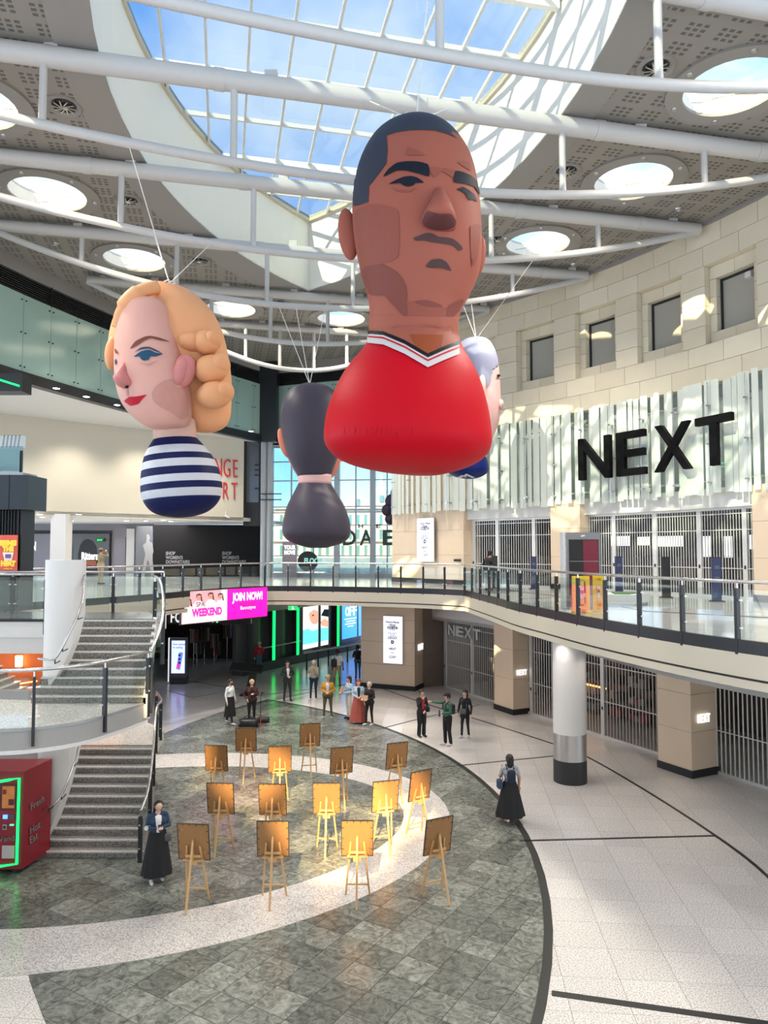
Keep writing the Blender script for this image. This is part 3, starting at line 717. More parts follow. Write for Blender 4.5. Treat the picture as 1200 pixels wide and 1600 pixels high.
# dim stock in the lower shop
for i, s in enumerate((-3.6, -2.4, -1.0, 3.2, 4.6, 5.9, 7.3, 8.6, 12.2, 13.4, 14.6, 15.8)):
    t = thing('display_shelf', 'dim display shelf inside the lower shop, %s counted from the far end' % 'first second third fourth fifth sixth seventh eighth ninth tenth eleventh twelfth'.split()[i], 'shelf', FG(s, -2.4, 0), 0, 'display shelves inside the lower shop')
    for z in (.15, .8, 1.45, 2.1): obj('shelf_board', fbox(MB(), s-.5, s+.5, -2.7, -2.2, z, z+.04, f=FG), 'interior_brown', t)
    obj('back_board', fbox(MB(), s-.5, s+.5, -2.75, -2.7, 0, 2.5, f=FG), random.choice(['interior_brown', 'cloth_b', 'cloth_c']), t)
    for z in (.19, .84, 1.49):
        for k in range(3): obj('stock_box', fbox(MB(), s-.42+.3*k, s-.2+.3*k, -2.6, -2.25, z, z+random.uniform(.15, .4), f=FG), random.choice(['cloth_a', 'cloth_b', 'cloth_c', 'cloth_d', 'cloth_e']), t)
tag(obj('light_strip', fbox(MB(), 2.4, 4.4, -2.15, -2.1, 1.2, 1.26, f=FG), 'orange_strip'), 'orange glowing strip light behind the lower shutter left of the round column', 'light')
# wall block beside the corridor with the lower directory board
WB = struct('wall_corridor_end', MB().prism([(-1.15, 37.35), (1.49, 36.2), (2.05, 37.4), (2.6, 42), (-.6, 52)], .22, 4.4), 'pillar_stone')
obj('plinth', MB().prism([(-1.2, 37.31), (1.5, 36.14), (2.1, 37.4), (2.6, 42), (-.6, 52)], 0, .22), 'black', WB)
d1 = Vector((2.64, -1.15, 0)).normalized()
for z in (1.2, 2.3, 3.4): obj('panel_joint', MB().bar((-1.15, 37.34, z), (1.49, 36.19, z), .012, .012), 'stone_base', WB)
f2 = lambda q, n, z: Vector((1.49, 36.2, z))+Vector((.56, 1.2, 0)).normalized()*(q+.3)+Vector((1.2, -.56, 0)).normalized()*n
gsign('NEXT', .1, .75, 1.9, 2.2, .03, tns, 'letter_white', f2)
# ============================================================ directory boards
def directory(label, c, right, w, z0, z1, lines):
    r = Vector(right).normalized(); nrm = Vector((r.y, -r.x, 0)); t = thing('directory_board', label, 'sign', (c[0], c[1], z0))
    c = Vector((c[0], c[1], 0)); mbx = MB(); hw = w/2
    def pnl(n0, n1, e, za, zb): 
        a, b = c-r*(hw+e), c+r*(hw+e); q = [a+nrm*n1, b+nrm*n1, b+nrm*n0, a+nrm*n0]; return MB().hexa([Vector((p.x, p.y, za)) for p in q]+[Vector((p.x, p.y, zb)) for p in q])
    obj('lit_face', pnl(.04, .10, 0, z0, z1), 'sign_white', t); obj('back_frame', pnl(0, .04, .02, z0-.02, z1+.02), 'steel', t)
    H = z1-z0
    for k, (tx, fy, sz, bd) in enumerate(lines):
        p = c+nrm*.105; text('lettering', tx, (p.x, p.y, z0+H*fy), r, sz*w, 'print_dark', t, depth=.002, align='CENTER', bold=bd)
DL = [('Future Planet', .86, .13, .004), ('Planet', .80, .13, .004), ('COSTA', .735, .17, .012), ('COFFEE', .70, .08, 0), ('vision express', .635, .09, 0), ('opticians', .60, .08, 0), ('LEGO', .52, .19, .004), ('D', .425, .2, .02), ('NEXT', .29, .15, .004), ('bank', .22, .09, 0), ('GAP', .11, .19, .002)]
pc = (pd(614.5, 1000, 36.75)); directory('white lit directory board on the lower stone wall beside the shutter', (pc.x+.0, 36.72-.12), d1, 1.0, 1.28, 3.58, DL)
q = FU(s_at(666, 7, .3), .29, 0); directory('white lit directory board on the upper pillar below the fins', (q.x, q.y), FU(1, 0, 0)-FU(-5, 0, 0), 1.15, 6.3, 8.42, DL)
obj('door_sensor', fbox(MB(), -.55, -.2, .28, .34, 6.3, 6.42), 'dark', bpy.data.objects['stone_pillar'])
# ============================================================ upper deck, fascia
EDGE = smooth_path([(-13.6, 21.0, 0), (-11.3, 22.6, 0), (-9.7, 25, 0), (-8.35, 28, 0), (-7.15, 31.2, 0), (-5.4, 33.5, 0), (-2.7, 33.2, 0), (0, 32.3, 0), (2, 31.25, 0), (3.25, 30.1, 0)], 6)[:-1]+smooth_path([(3.25, 30.1, 0), (3.72, 25.8, 0), (4.0, 22.7, 0), (4.4, 20.5, 0), (4.9, 17.8, 0), (5.55, 15.4, 0), (6.35, 13.3, 0), (7.5, 11.2, 0), (9.0, 9.2, 0), (11, 7, 0)], 6)
mb = MB(); I = offset_path(EDGE, .1); O = offset_path(EDGE, 15)
for i in range(len(I)-1):
    q = [I[i], I[i+1], O[i+1], O[i]]; mb.hexa([(p.x, p.y, 4.42) for p in q]+[(p.x, p.y, 5.2) for p in q])
mb.prism([(-30, 31), (-12, 38), (-4.5, 38), (-4.5, 58), (-30, 58)], 4.9, 5.19); mb.prism([(-5, 38), (9, 38), (9, 47), (-5, 47)], 4.9, 5.195)
DK = struct('floor_upper', mb, 'deck')
obj('fascia', ribbon(MB(), EDGE, 4.56, 4.98, .14), 'fascia', DK, smooth=30)
obj('shadow_gap', ribbon(MB(), offset_path(EDGE, .08), 4.5, 4.58, .1), 'dark', DK)
obj('fascia_ledge', ribbon(MB(), offset_path(EDGE, .03), 4.36, 4.51, .3), 'fascia', DK, smooth=30)
obj('edge_channel', ribbon(MB(), EDGE, 4.98, 5.215, .1), 'dark_metal', DK, smooth=30)
obj('white_drop', ribbon(MB(), offset_path(EDGE, .5)[38:54], 4.0, 4.4, .3), 'white_paint', DK, smooth=30) if False else None
dk_l = [gp(x, y, 5.21) for x, y in ((760, 918), (900, 935), (1010, 955), (1200, 965))]
obj('deck_inlay', MB().tube([(p.x, p.y, 5.2) for p in dk_l], .02, 4), 'dark', DK)
def balustrade(label, path, h=1.05, step=1.25, rail='steel', post='dark_metal', deep=.25, group='glass balustrades round the atrium', pw=.05):
    P = [Vector(p) for p in path]; t = thing('glass_balustrade', label, 'balustrade', P[len(P)//2], 0, group)
    Q = resample(P, step); up = Vector((0, 0, 1))
    obj('handrail', MB().tube([p+up*h for p in P], .032, 8), rail, t, smooth=True)
    for i, p in enumerate(Q):
        d = (Q[min(i+1, len(Q)-1)]-Q[max(i-1, 0)]); d.z = 0; d.normalize(); nr = Vector((-d.y, d.x, 0))
        mbx = MB(); mbx.bar(p-up*deep, p+up*(h-.12), pw, .09, up=nr); po = obj('post', mbx, post, t)
        obj('rail_bracket', MB().tube([p+up*(h-.14), p+up*(h-.02)], .016, 6), 'steel', po)
        for z in (.22, .72):
            if i < len(Q)-1 or i > 0: obj('glass_clamp', MB().bar(p+up*z-d*.1, p+up*z+d*.1, .03, .03), 'steel', po)
    for i in range(len(Q)-1):
        a, b = Q[i], Q[i+1]; d = b-a; a2, b2 = a+d*.06, b-d*.06; nr = Vector((-d.y, d.x, 0)).normalized()*.006
        obj('glass_panel', MB().hexa([a2-nr+up*.03, b2-nr+up*.03, b2+nr+up*.03, a2+nr+up*.03, a2-nr+up*(h-.14), b2-nr+up*(h-.14), b2+nr+up*(h-.14), a2+nr+up*(h-.14)]), 'glass_rail', t)
    return t
up52 = lambda pts, z=5.2: [Vector((p[0], p[1], z)) for p in pts]
k0 = 54
balustrade('curved glass balustrade along the right-hand upper deck in front of the shutters', up52(offset_path(EDGE, .04)[k0:]), step=1.3, pw=.06)
balustrade('glass balustrade along the back of the upper deck in front of the tall windows', up52(offset_path(EDGE, .04)[30:k0+1]), step=1.05)
balustrade('glass balustrade on the left upper deck above the pink screen', up52(offset_path(EDGE, .04)[:31]), step=1.25)
# round white column with steel and black foot
CO = thing('round_column', 'round white column with a brushed steel band and black foot', 'column', (5.52, 22.2, 0))
obj('shaft', MB().lathe([(.48, 1.42), (.48, 4.4)], (5.52, 22.2, 0), 40), 'white_paint', CO, smooth=40)
obj('steel_band', MB().lathe([(.485, .66), (.485, 1.42)], (5.52, 22.2, 0), 40), 'brushed', CO, smooth=40)
obj('black_foot', MB().lathe([(.487, 0), (.487, .66)], (5.52, 22.2, 0), 40), 'dark', CO, smooth=40)
for x, y in ((5.0, 21.5), (6.35, 21.2), (6.1, 24.5), (7.2, 17.6), (5.2, 27.2)):
    l = bpy.data.lights.new('downlight', 'SPOT'); l.energy = 30; l.spot_size = 1.9; l.spot_blend = .6; l.color = (1, .88, .78); l.shadow_soft_size = .06
    o = bpy.data.objects.new('downlight', l); COL.objects.link(o); o.location = (x, y, 4.34)
mat('grey_dark', (.09, .092, .10), .4, metal=.3)
mat('exit_green', (.03, .45, .12), .5, emit=.8)
mat('cream_soffit', (.72, .70, .66), .7, var=.02)
mat('hoarding', (.008, .008, .009), .7, var=.1, spec=.15)
mat('lilac_panel', (.26, .24, .27), .5, var=.05)
mat('grey_glass', (.10, .105, .115), .15)
mat('poster_red', (.62, .10, .07), .5, emit=.12)
mat('poster_yellow', (.85, .62, .06), .5, emit=.15)
mat('poster_white', (.8, .75, .7), .5, emit=.1)
mat('poster_violet', (.22, .10, .30), .5)
mat('print_grey', (.20, .20, .205), .6)
mat('orange_wall', (.55, .16, .05), .7, var=.3, scale=1.5)
mat('restaurant_seat', (.30, .09, .04), .6)
mat('pink_wall', (.50, .43, .42), .7, var=.03)
mat('screen_pink', (.95, .005, .30), .4, emit=1.0, var=.01)
mat('screen_rose', (.80, .33, .36), .4, emit=.55, var=.25, scale=2.0)
mat('screen_pale', (.88, .66, .80), .4, emit=.6, var=.05)
mat('robe', (.90, .62, .68), .4, emit=.55, var=.12, scale=4)
mat('robe_skin', (.62, .26, .18), .4, emit=.45)
mat('robe_hair', (.05, .02, .02), .4, emit=.05)
mat('print_pink', (.85, .02, .28), .4, emit=.8)
mat('print_black', (.02, .02, .03), .6)
mat('screen_blue', (.03, .22, .85), .4, emit=1.3, var=.15, scale=.5)
mat('screen_lilac', (.45, .52, 1.0), .4, emit=.9, var=.06, scale=.8)
mat('screen_teal', (.12, .62, .68), .4, emit=.9, var=.12, scale=.8)
mat('screen_cream', (.90, .88, .80), .4, emit=.8, var=.05)
mat('screen_skin', (.72, .36, .25), .4, emit=.7, var=.08, scale=3)
mat('phone_blue', (.10, .18, .75), .4, emit=.7)
mat('out_stone', (.68, .50, .43), .9, var=.12, scale=.3)
mat('out_pale', (.75, .66, .56), .9, var=.08, scale=.3)
mat('out_window', (.12, .22, .24), .2)
mat('out_dome', (.36, .52, .55), .6)
mat('asphalt', (.22, .22, .22), .8)
mat('letter_green', (.02, .05, .04), .5); mat('letter_green_lit', (.3, .7, .62), .5, emit=.2)
# ============================================================ left and back upper walls: louvres over pale green glass panels
LW = smooth_path([(-17.5, 8, 0), (-16.6, 18, 0), (-14.7, 27, 0), (-12.4, 34, 0), (-9.8, 40, 0), (-7.1, 45, 0)], 8)
BW = [Vector((-7.1, 45, 0)), Vector((-3, 43.4, 0)), Vector((1.2, 41.8, 0))]
def upper_wall(name, path, th=.3):
    w = struct(name, ribbon(MB(), offset_path(path, .35), 13.5, CEIL, .25), 'dark', smooth=30)
    obj('cornice', ribbon(MB(), path, 17.72, CEIL, th), 'ceiling_white', w, smooth=30)
    mb = MB()
    for k in range(8): ribbon(mb, offset_path(path, .02), 16.98+.092*k, 17.02+.092*k, .2)
    obj('louvre_slats', mb, 'dark', w, kind='stuff')
    obj('louvre_back', ribbon(MB(), offset_path(path, .2), 16.9, 17.72, .05), 'black', w)
    obj('dark_band', ribbon(MB(), offset_path(path, -.12), 13.42, 13.84, .4), 'dark_metal', w, smooth=30)
    Q = resample(path, 1.48); up = Vector((0, 0, 1))
    for i in range(len(Q)-1):
        a, b = Q[i], Q[i+1]; d = (b-a).normalized(); n = Vector((d.y, -d.x, 0)); a2, b2 = a+d*.012+n*.02, b-d*.012+n*.02
        p = obj('glass_panel', MB().hexa([v+up*z for z in (13.84, 16.92) for v in (a2, b2, b2-n*.05, a2-n*.05)]), 'green_panel', w)
        for z in (14.05, 15.4, 16.7):
            for q in (a2+d*.10, b2-d*.10): obj('fixing_disc', MB().tube([q+up*z, q+up*z+n*.03], .035, 8), 'dark', p)
        if i % 3 == 0: obj('louvre_joint', MB().bar(a+n*.03+up*16.9, a+n*.03+up*17.72, .04, .04, up=(1, 0, 0)), 'black', w)
    return w
upper_wall('wall_left_upper', LW); upper_wall('wall_back_upper', BW)
obj('corner_post', MB().prism([(-7.6, 44.2), (-6.5, 44.0), (-6.4, 45.6), (-7.8, 45.6)], 13.4, CEIL), 'dark_metal', bpy.data.objects['wall_back_upper'])
CW0, CW1 = Vector((-26, 29.1, 0)), Vector((-8.4, 43.9, 0)); cwd = (CW1-CW0).normalized(); cwn = Vector((cwd.y, -cwd.x, 0))
def FC(s, n, z):
    p = CW1+cwd*s+cwn*n; return Vector((p.x, p.y, z))
CWL = struct('wall_left', fbox(MB(), -23, 0, -.4, 0, 8.55, 13.6, f=FC), 'cream_wall')
obj('soffit', MB().prism([(p.x-.1, p.y) for p in LW]+[(-8.3, 44.4), (-26, 29.4), (-30, 20), (-30, 8)], 13.45, 13.6), 'cream_soffit', CWL)
obj('soffit_back', MB().prism([(-7.1, 45), (1.2, 41.8), (1.6, 47), (-8.6, 47)], 13.40, 13.6), 'cream_soffit', CWL)
for x, y in ((88, 607), (135, 620), (183, 633), (392, 674), (30, 592)): obj('downlight', MB().lathe([(.02, -.012), (.10, -.012), (.14, 0), (.02, .01)], gp(x, y, 13.45), 12), 'lamp_cool', CWL)
for x, y in ((-15.2, 36.3), (-12.5, 38.8), (-9.9, 41.2), (-18, 33.5)): spot('soffit_downlight', (x+.5, y-.6, 13.3), (x-.3, y+.5, 8.5), 420, 105, (1, .92, .80), .9, .3)
RL = thing('wall_lettering', 'red letters of the mall court name on the cream wall, partly behind the blonde balloon', 'sign', FC(-1, .1, 9.8))
def wall_text(txt, s1, z0, h, f, n, m, parent, wch, nm='letter', bold=.0, depth=.03):
    for i, ch in enumerate(reversed(txt)):
        if ch == ' ': continue
        me = text_mesh(ch, 1.0, depth, bold=bold); co = np.array([v.co[:] for v in me.vertices]); lo, hi = co.min(0), co.max(0); wd = min(hi[0]-lo[0], .62)/.62*wch*.8
        for v in me.vertices: v.co = f(s1-wch*(i+.5)-wd/2+wd*(v.co.x-lo[0])/(hi[0]-lo[0]), n+v.co.z, z0+h*(v.co.y)/.73)
        obj(nm, me, m, parent)
wall_text('EXCHANGE', -.30, 11.15, 1.15, FC, .06, 'letter_red', RL, .56, bold=-.012); wall_text('COURT', -.36, 9.82, 1.1, FC, .06, 'letter_red', RL, .56, bold=-.012)
for x in (62, 350):
    c = FC(pos_s(x, FC, 8.9, .1) if False else -1.2, .08, 8.95) if x == 350 else FC(-15.0, .08, 9.2)
    cam = thing('security_camera', 'small white security camera low on the cream wall, '+('near the red letters' if x == 350 else 'near the black booth'), 'camera', c)
    obj('camera_body', MB().tube([c+Vector((0, -.1, -.1)), c+Vector((.25, -.35, -.18))], .07, 10), 'white_paint', cam); obj('bracket', MB().box(c+Vector((0, 0, .05)), (.08, .1, .3)), 'white_paint', cam)
# recess under the cream wall: ceiling, downlights, shop fronts
UC = struct('ceiling_upper_shops', MB().prism([(CW0.x, CW0.y), (CW1.x, CW1.y), (-6.9, 50), (-30, 52)], 8.6, 8.8), 'cream_soffit')
for x, y in ((62, 805), (66, 809), (105, 807), (123, 805), (111, 815), (70, 824), (118, 827), (36, 829), (185, 829), (198, 815), (228, 815), (255, 814), (267, 816), (288, 813), (46, 812)):
    obj('downlight', MB().lathe([(.02, -.012), (.10, -.012), (.14, 0), (.02, .01)], gp(x, y-1, 8.6), 10), 'lamp_cool', UC)
for x0, x1, y in ((114, 161, 821), (174, 216, 822)):
    a, b = gp(x0, y, 8.59), gp(x1, y, 8.59)
    for k in range(9): p = a.lerp(b, k/8); obj('slot_grille', MB().box(p, (.18, .3, .03)), 'black', UC)
for c in ((-14, 45, 8.5), (-19, 43, 8.5)): area('shop_ceiling_light', c, 3.0, 160, (1, .93, .88))
def YB(xa, xb, ya, yb, Y, th=.08):   # upright slab given by its picture extents at depth Y
    a, b = pd(xa, yb, Y), pd(xb, ya, Y); return MB().box(((a.x+b.x)/2, Y+th/2, (a.z+b.z)/2), (b.x-a.x, th, b.z-a.z))
def YP(pts, Y, th=.02):              # flat cut-out at depth Y
    P = [pd(x, y, Y) for x, y in pts]; n = len(P); a = sum(P[i-1].x*P[i].z-P[i].x*P[i-1].z for i in range(n))
    if a < 0: P = P[::-1]
    vs = P+[p+Vector((0, th, 0)) for p in P]
    return MB().add(vs, [tuple(range(n)), tuple(range(2*n-1, n-1, -1))]+[(i, n+i, n+(i+1) % n, (i+1) % n) for i in range(n)])
def ytext(nm, txt, x, y, Y, hpx, m, parent, align='LEFT', bold=0.0, sx=1.0):
    p = pd(x, y, Y); return text(nm, txt, (p.x, Y, p.z), (1, 0, 0), hpx/.72*Y/F, m, parent, depth=.006, align=align, bold=bold, sx=sx)
HO = thing('hoarding', 'long black shop hoarding on the upper deck with grey lettering', 'hoarding', (-11, 46.5, 5.2))
obj('board', YB(238, 420, 820, 916, 46.5), 'hoarding', HO); obj('end_board', YB(212, 238, 822, 916, 46.5), 'lilac_dark', HO) if False else obj('end_board', YB(211, 238, 822, 916, 46.5), 'grey_glass', HO)
for x in (259, 347):
    for k, w in enumerate(('SHOP', "WOMEN'S", 'DOWNSTAIRS')): ytext('lettering', w, x, 867+6.7*k, 46.48, 5.2, 'print_grey', HO, sx=.8, bold=.01)
obj('printed_figure', YP([(229, 835), (233, 835), (235, 841), (233, 845), (238, 849), (240, 862), (238, 868), (239, 882), (241, 900), (236, 900), (234, 884), (231, 874), (228, 886), (225, 902), (221, 902), (224, 882), (227, 866), (225, 858), (223, 852), (228, 848), (229, 843)], 46.47), 'print_grey', HO)
SHP = struct('wall_upper_shops', YB(30, 240, 812, 925, 49.0, .2), 'lilac_panel')
obj('dark_lintel', YB(30, 174, 829, 834, 48.9), 'black', SHP); obj('door_jamb', YB(171, 174, 829, 925, 48.85), 'black', SHP)
obj('side_pier', YB(196, 210, 826, 925, 48.8, .3), 'cream_soffit', SHP); obj('side_door', YB(177, 196, 840, 925, 48.9), 'lilac_panel', SHP)
s1 = thing('storefront', 'grey shop window with a black arch and white script name on the upper deck', 'shop front', (-19, 48.6, 5.2))
obj('window_panel', YB(102, 171, 834, 922, 48.7), 'grey_glass', s1); obj('arch', YP([(122, 900), (122, 866), (125, 852), (131, 844), (137, 842), (144, 845), (150, 854), (152, 866), (152, 900)], 48.66), 'black', s1)
ytext('script_name', 'Ritters', 127, 874, 48.6, 11, 'letter_white', s1, sx=.62, bold=.03); obj('counter', YB(126, 150, 876, 884, 48.4, .2), 'restaurant_seat', s1)
obj('exit_sign', YB(150, 163, 841, 846, 48.5), 'dark', s1); ytext('exit_mark', 'EXIT', 151.5, 845.2, 48.45, 3, 'neon_green', s1)
s2 = thing('storefront', 'lilac shop panel with white capital letters beside the black booth on the upper deck', 'shop front', (-24, 48.6, 5.2))
obj('panel', YB(30, 79, 834, 922, 48.7), 'lilac_panel', s2); ytext('lettering', 'URBAN', 24, 860, 48.6, 14, 'letter_white', s2, sx=.5, bold=.02); ytext('lettering', 'PLAY', 24, 876, 48.6, 14, 'letter_white', s2, sx=.5, bold=.02)
s3 = thing('poster_screen', 'small bright blue poster beside the square white column on the upper deck', 'poster', (-20, 48, 5.2)); obj('poster_face', YB(101, 110, 856, 874, 48.5), 'screen_blue', s3); obj('poster_mark', YB(103, 108, 863, 869, 48.46), 'poster_yellow', s3); obj('post_frame', YB(100, 111, 851, 916, 48.55), 'dark', s3)
cs = thing('square_column', 'slim square white column on the upper deck above the rounded stair wall', 'column', (-17.2, 37, 5.2)); obj('shaft', YB(77, 103, 803, 905, 37, .8), 'white_paint', cs); obj('base_trim', YB(76.6, 103.4, 902, 906, 36.98, .84), 'dark', cs)
# black booth at the left edge, glass cabin above, poster
bt = thing('black_booth', 'black slatted booth at the left edge of the upper deck', 'booth', (-11.7, 22, 5.2))
obj('canopy', YB(-60, 45, 742, 796, 22, 1.2), 'dark_metal', bt); obj('canopy_joint', YB(13, 14.5, 742, 796, 21.98), 'black', bt); obj('core', YB(-60, 35, 796, 955, 22.25, .8), 'black', bt)
for k in range(8): obj('slat', YB(-2+4.6*k, .4+4.6*k, 796, 836 if k < 6 else 950, 22.18, .07), 'dark', bt)
obj('roof_frame', YB(-60, 36, 738, 742, 22.1, .9), 'grey_column', bt); obj('cabin_glass', YB(-60, 36, 697, 738, 22.3, .02), 'glass_wall', bt); obj('cabin_mirror', YB(-60, 30, 700, 736, 22.6, .04), 'green_panel', bt); obj('cabin_post', YB(30, 35, 704, 738, 22.3, .06), 'dark', bt); obj('upper_glass', YB(-60, 40, 681, 700, 22.6, .02), 'glass_rail', bt)
for k in range(5): obj('plant_stake', MB().bar(pd(4+6*k, 700, 22.8), pd(7+6*k, 680, 22.8), .03, .03), 'dark', bt)
po = thing('advert_poster', 'red and yellow food poster reading BRING THE HEAT on the black booth', 'poster', (-11.5, 21.9, 6.1)); obj('poster_face', YB(-2, 27, 836, 899, 21.9, .06), 'poster_red', po)
for w, y in (('BRING', 852), ('THE', 861), ('HEAT', 884)): ytext('lettering', w, 12.5, y, 21.87, 7.5, 'poster_yellow', po, 'CENTER', .02, .85)
obj('printed_box', YP([(4, 863), (21, 863), (18, 876), (7, 876)], 21.86), 'poster_white', po); obj('printed_label', YB(8, 17, 866, 872, 21.84, .01), 'poster_violet', po); ytext('small_print', 'coming soon', 12.5, 889, 21.87, 2, 'poster_yellow', po, 'CENTER')
nl = thing('neon_box', 'black box with a green neon strip high at the left edge', 'light', pd(10, 600, 22)); obj('box', YB(-40, 35, 583, 611, 22, .6), 'black', nl); obj('neon_strip', MB().bar(pd(-2, 593, 21.97), pd(30, 603, 21.97), .05, .05), 'neon_green', nl)
# ============================================================ tall back glazing and the street outside
CB0, CB1 = Vector((-7.0, 46.2, 0)), Vector((4.5, 44.6, 0)); cbd = (CB1-CB0).normalized(); cbn = Vector((cbd.y, -cbd.x, 0))
def FB(s, n, z):
    p = CB0+cbd*s+cbn*n; return Vector((p.x, p.y, z))
WK = struct('window_20', fbox(MB(), -.3, 11.6, -.12, .12, 5.2, 5.45, f=FB), 'grey_column', label='tall back glazing of the atrium')
sx_ = [pos_s(x, FB, 8, 0) for x in (426, 455, 490, 527, 556, 583, 605, 640, 680, 710)]; zz = [5.45, 6.5, 8.4, 9.2, 9.55, 11.2, 12.4, 13.4]
for i in range(len(sx_)-1):
    for j in range(len(zz)-1): obj('pane', fbox(MB(), sx_[i]+.02, sx_[i+1]-.02, -.012, .012, zz[j]+.02, zz[j+1]-.02, f=FB), 'glass_wall', WK)
for i, s in enumerate(sx_): obj('mullion', fbox(MB(), s-(.16 if i in (3, 5, 8) else .035), s+(.16 if i in (3, 5, 8) else .035), -.1, .25 if i in (3, 5, 8) else .08, 5.2, 13.5, f=FB), 'grey_column', WK)
for j, z in enumerate(zz[1:]): obj('transom', fbox(MB(), sx_[0], sx_[-1], -.06, .06, z-.03, z+.03, f=FB), 'grey_column', WK)
for z in (9.2, 9.38, 9.55): obj('blade_rail', fbox(MB(), sx_[1], sx_[-1], .1, .22, z-.03, z+.03, f=FB), 'grey_column', WK)
gc = thing('steel_column', 'pair of tall grey steel columns at the left end of the back glazing', 'column', (-7.6, 44.5, 5.2))
for x in (412, 421): p = pd(x, 800, 44.6); obj('tube', MB().lathe([(.2, 5.2), (.2, 13.4)], (p.x, p.y, 0), 16), 'grey_column', gc, smooth=40)
for z in (9.9, 10.25): obj('bracket', MB().bar(pd(407, 800, 44.5)*Vector((1, 1, 0)).length*0+Vector((pd(407, 800, 44.4).x, 44.35, z)), Vector((pd(440, 800, 44.4).x, 44.35, z)), .06, .06), 'dark', gc)
bp = thing('dark_window_panel', 'tall dark framed window strip between the cream wall and the steel columns', 'window', (-8, 44.8, 5.2)); obj('frame', YB(380, 408, 684, 822, 44.9), 'black', bp); obj('glass', YB(385, 405, 690, 785, 44.86, .03), 'grey_glass', bp)
for z in (725, 733, 741, 762): obj('louvre', YB(398, 405, z, z+2.5, 44.8, .05), 'dark', bp)
sg = thing('window_lettering', 'dark letters on the back glazing between the dark balloon and the stone pillar', 'sign', FB(5, .1, 7.6))
for ch, x in (('D', 536), ('A', 562), ('E', 598)): s = pos_s(x, FB, 8, .04); gsign(ch, s, s+.82, 7.15, 8.1, .06, sg, 'letter_green', FB, gap=0) if ch != 'X' else None
for ch, x in (('T', 540), ('H', 560), ('E', 588)): s = pos_s(x, FB, 8, .04); gsign(ch, s, s+.3, 8.2, 8.45, .06, sg, 'letter_green', FB, gap=0)
vp = thing('window_poster', 'dark window poster reading YOUR MOVE behind the dark balloon', 'poster', FB(.7, .1, 5.5)); obj('poster_face', YB(441, 464, 846, 905, 45.2, .03), 'lilac_panel', vp)
for w, y in (('YOUR', 858), ('MOVE', 866)): ytext('lettering', w, 444, y, 45.17, 6, 'letter_white', vp, sx=.75, bold=.02)
fp = thing('window_poster', 'black round window sticker reading FLOOR under the dark balloon', 'poster', FB(2, .1, 5.5)); obj('disc', YP([(475+16*math.cos(a)+6, 877+16*math.sin(a)) for a in (2*PI*k/20 for k in range(20))], 45.2), 'black', fp); ytext('lettering', 'FLOOR', 475, 880, 45.16, 8, 'letter_green_lit', fp, sx=.8, bold=.02)
st_out = struct('ground_street', MB().prism([(-80, 62), (120, 62), (120, 260), (-80, 260)], 4.6, 5.0), 'asphalt')
ob = thing('outside_building', 'ornate pink stone building with a dome seen through the back glazing', 'building', (-5, 200, 5))
YO = 200.0
obj('wall', YB(400, 720, 795, 895, YO, 12), 'out_stone', ob); 
for y, h in ((795, 3), (846, 2.5), (872, 2)): obj('cornice', YB(398, 722, y-h, y, YO-.8, 2), 'out_pale', ob)
for r, (y0, y1) in enumerate(((803, 820), (826, 843), (851, 868), (876, 893))):
    for k in range(21):
        x = 436+12*k; w = obj('window', YB(x, x+6, y0, y1, YO-.15, .3), 'out_pale', ob); obj('pane', YB(x+1, x+5, y0+1, y1-.5, YO-.3, .3), 'out_window', w)
for x0, x1, yt in ((536, 580, 775), (588, 604, 770), (470, 500, 778), (640, 680, 774)):
    g = obj('gable', YP([(x0, 796), (x0+3, yt+8), ((x0+x1)/2, yt-4), (x1-3, yt+8), (x1, 796)], YO+1, 3), 'out_stone', ob); obj('gable_window', YB((x0+x1)/2-3, (x0+x1)/2+3, yt+4, yt+14, YO+.5, .6), 'out_window', g)
c = pd(596, 775, YO+8); R = 12*(YO+8)/F
dm = obj('dome', MB().lathe([(R*1.05, -3), (R*1.05, 0), (R, .6), (R*.93, R*.5), (R*.7, R*.95), (R*.35, R*1.25), (.3, R*1.38)], c, 24), 'out_dome', ob, smooth=40)
obj('lantern', MB().lathe([(.7, 0), (.7, 1.6), (.25, 2.2), (.05, 3.6)], c+Vector((0, 0, R*1.35)), 12), 'out_pale', dm)
for k in range(12): a = 2*PI*k/12; obj('dome_rib', MB().tube([c+Vector((R*q*math.cos(a), R*q*math.sin(a), R*h)) for q, h in ((1.02, .05), (.95, .5), (.72, .96), (.36, 1.27))], .12, 5), 'out_pale', dm)
# ============================================================ ground floor at the back: dark store, glowing shop front, corridor
fw = struct('wall_store_back', YB(225, 400, 930, 1060, 47, .3), 'black'); 
obj('store_side', MB().prism([(-15.2, 35.5), (-15, 35.5), (-15, 47), (-15.2, 47)], 0, 4.4), 'black', fw)

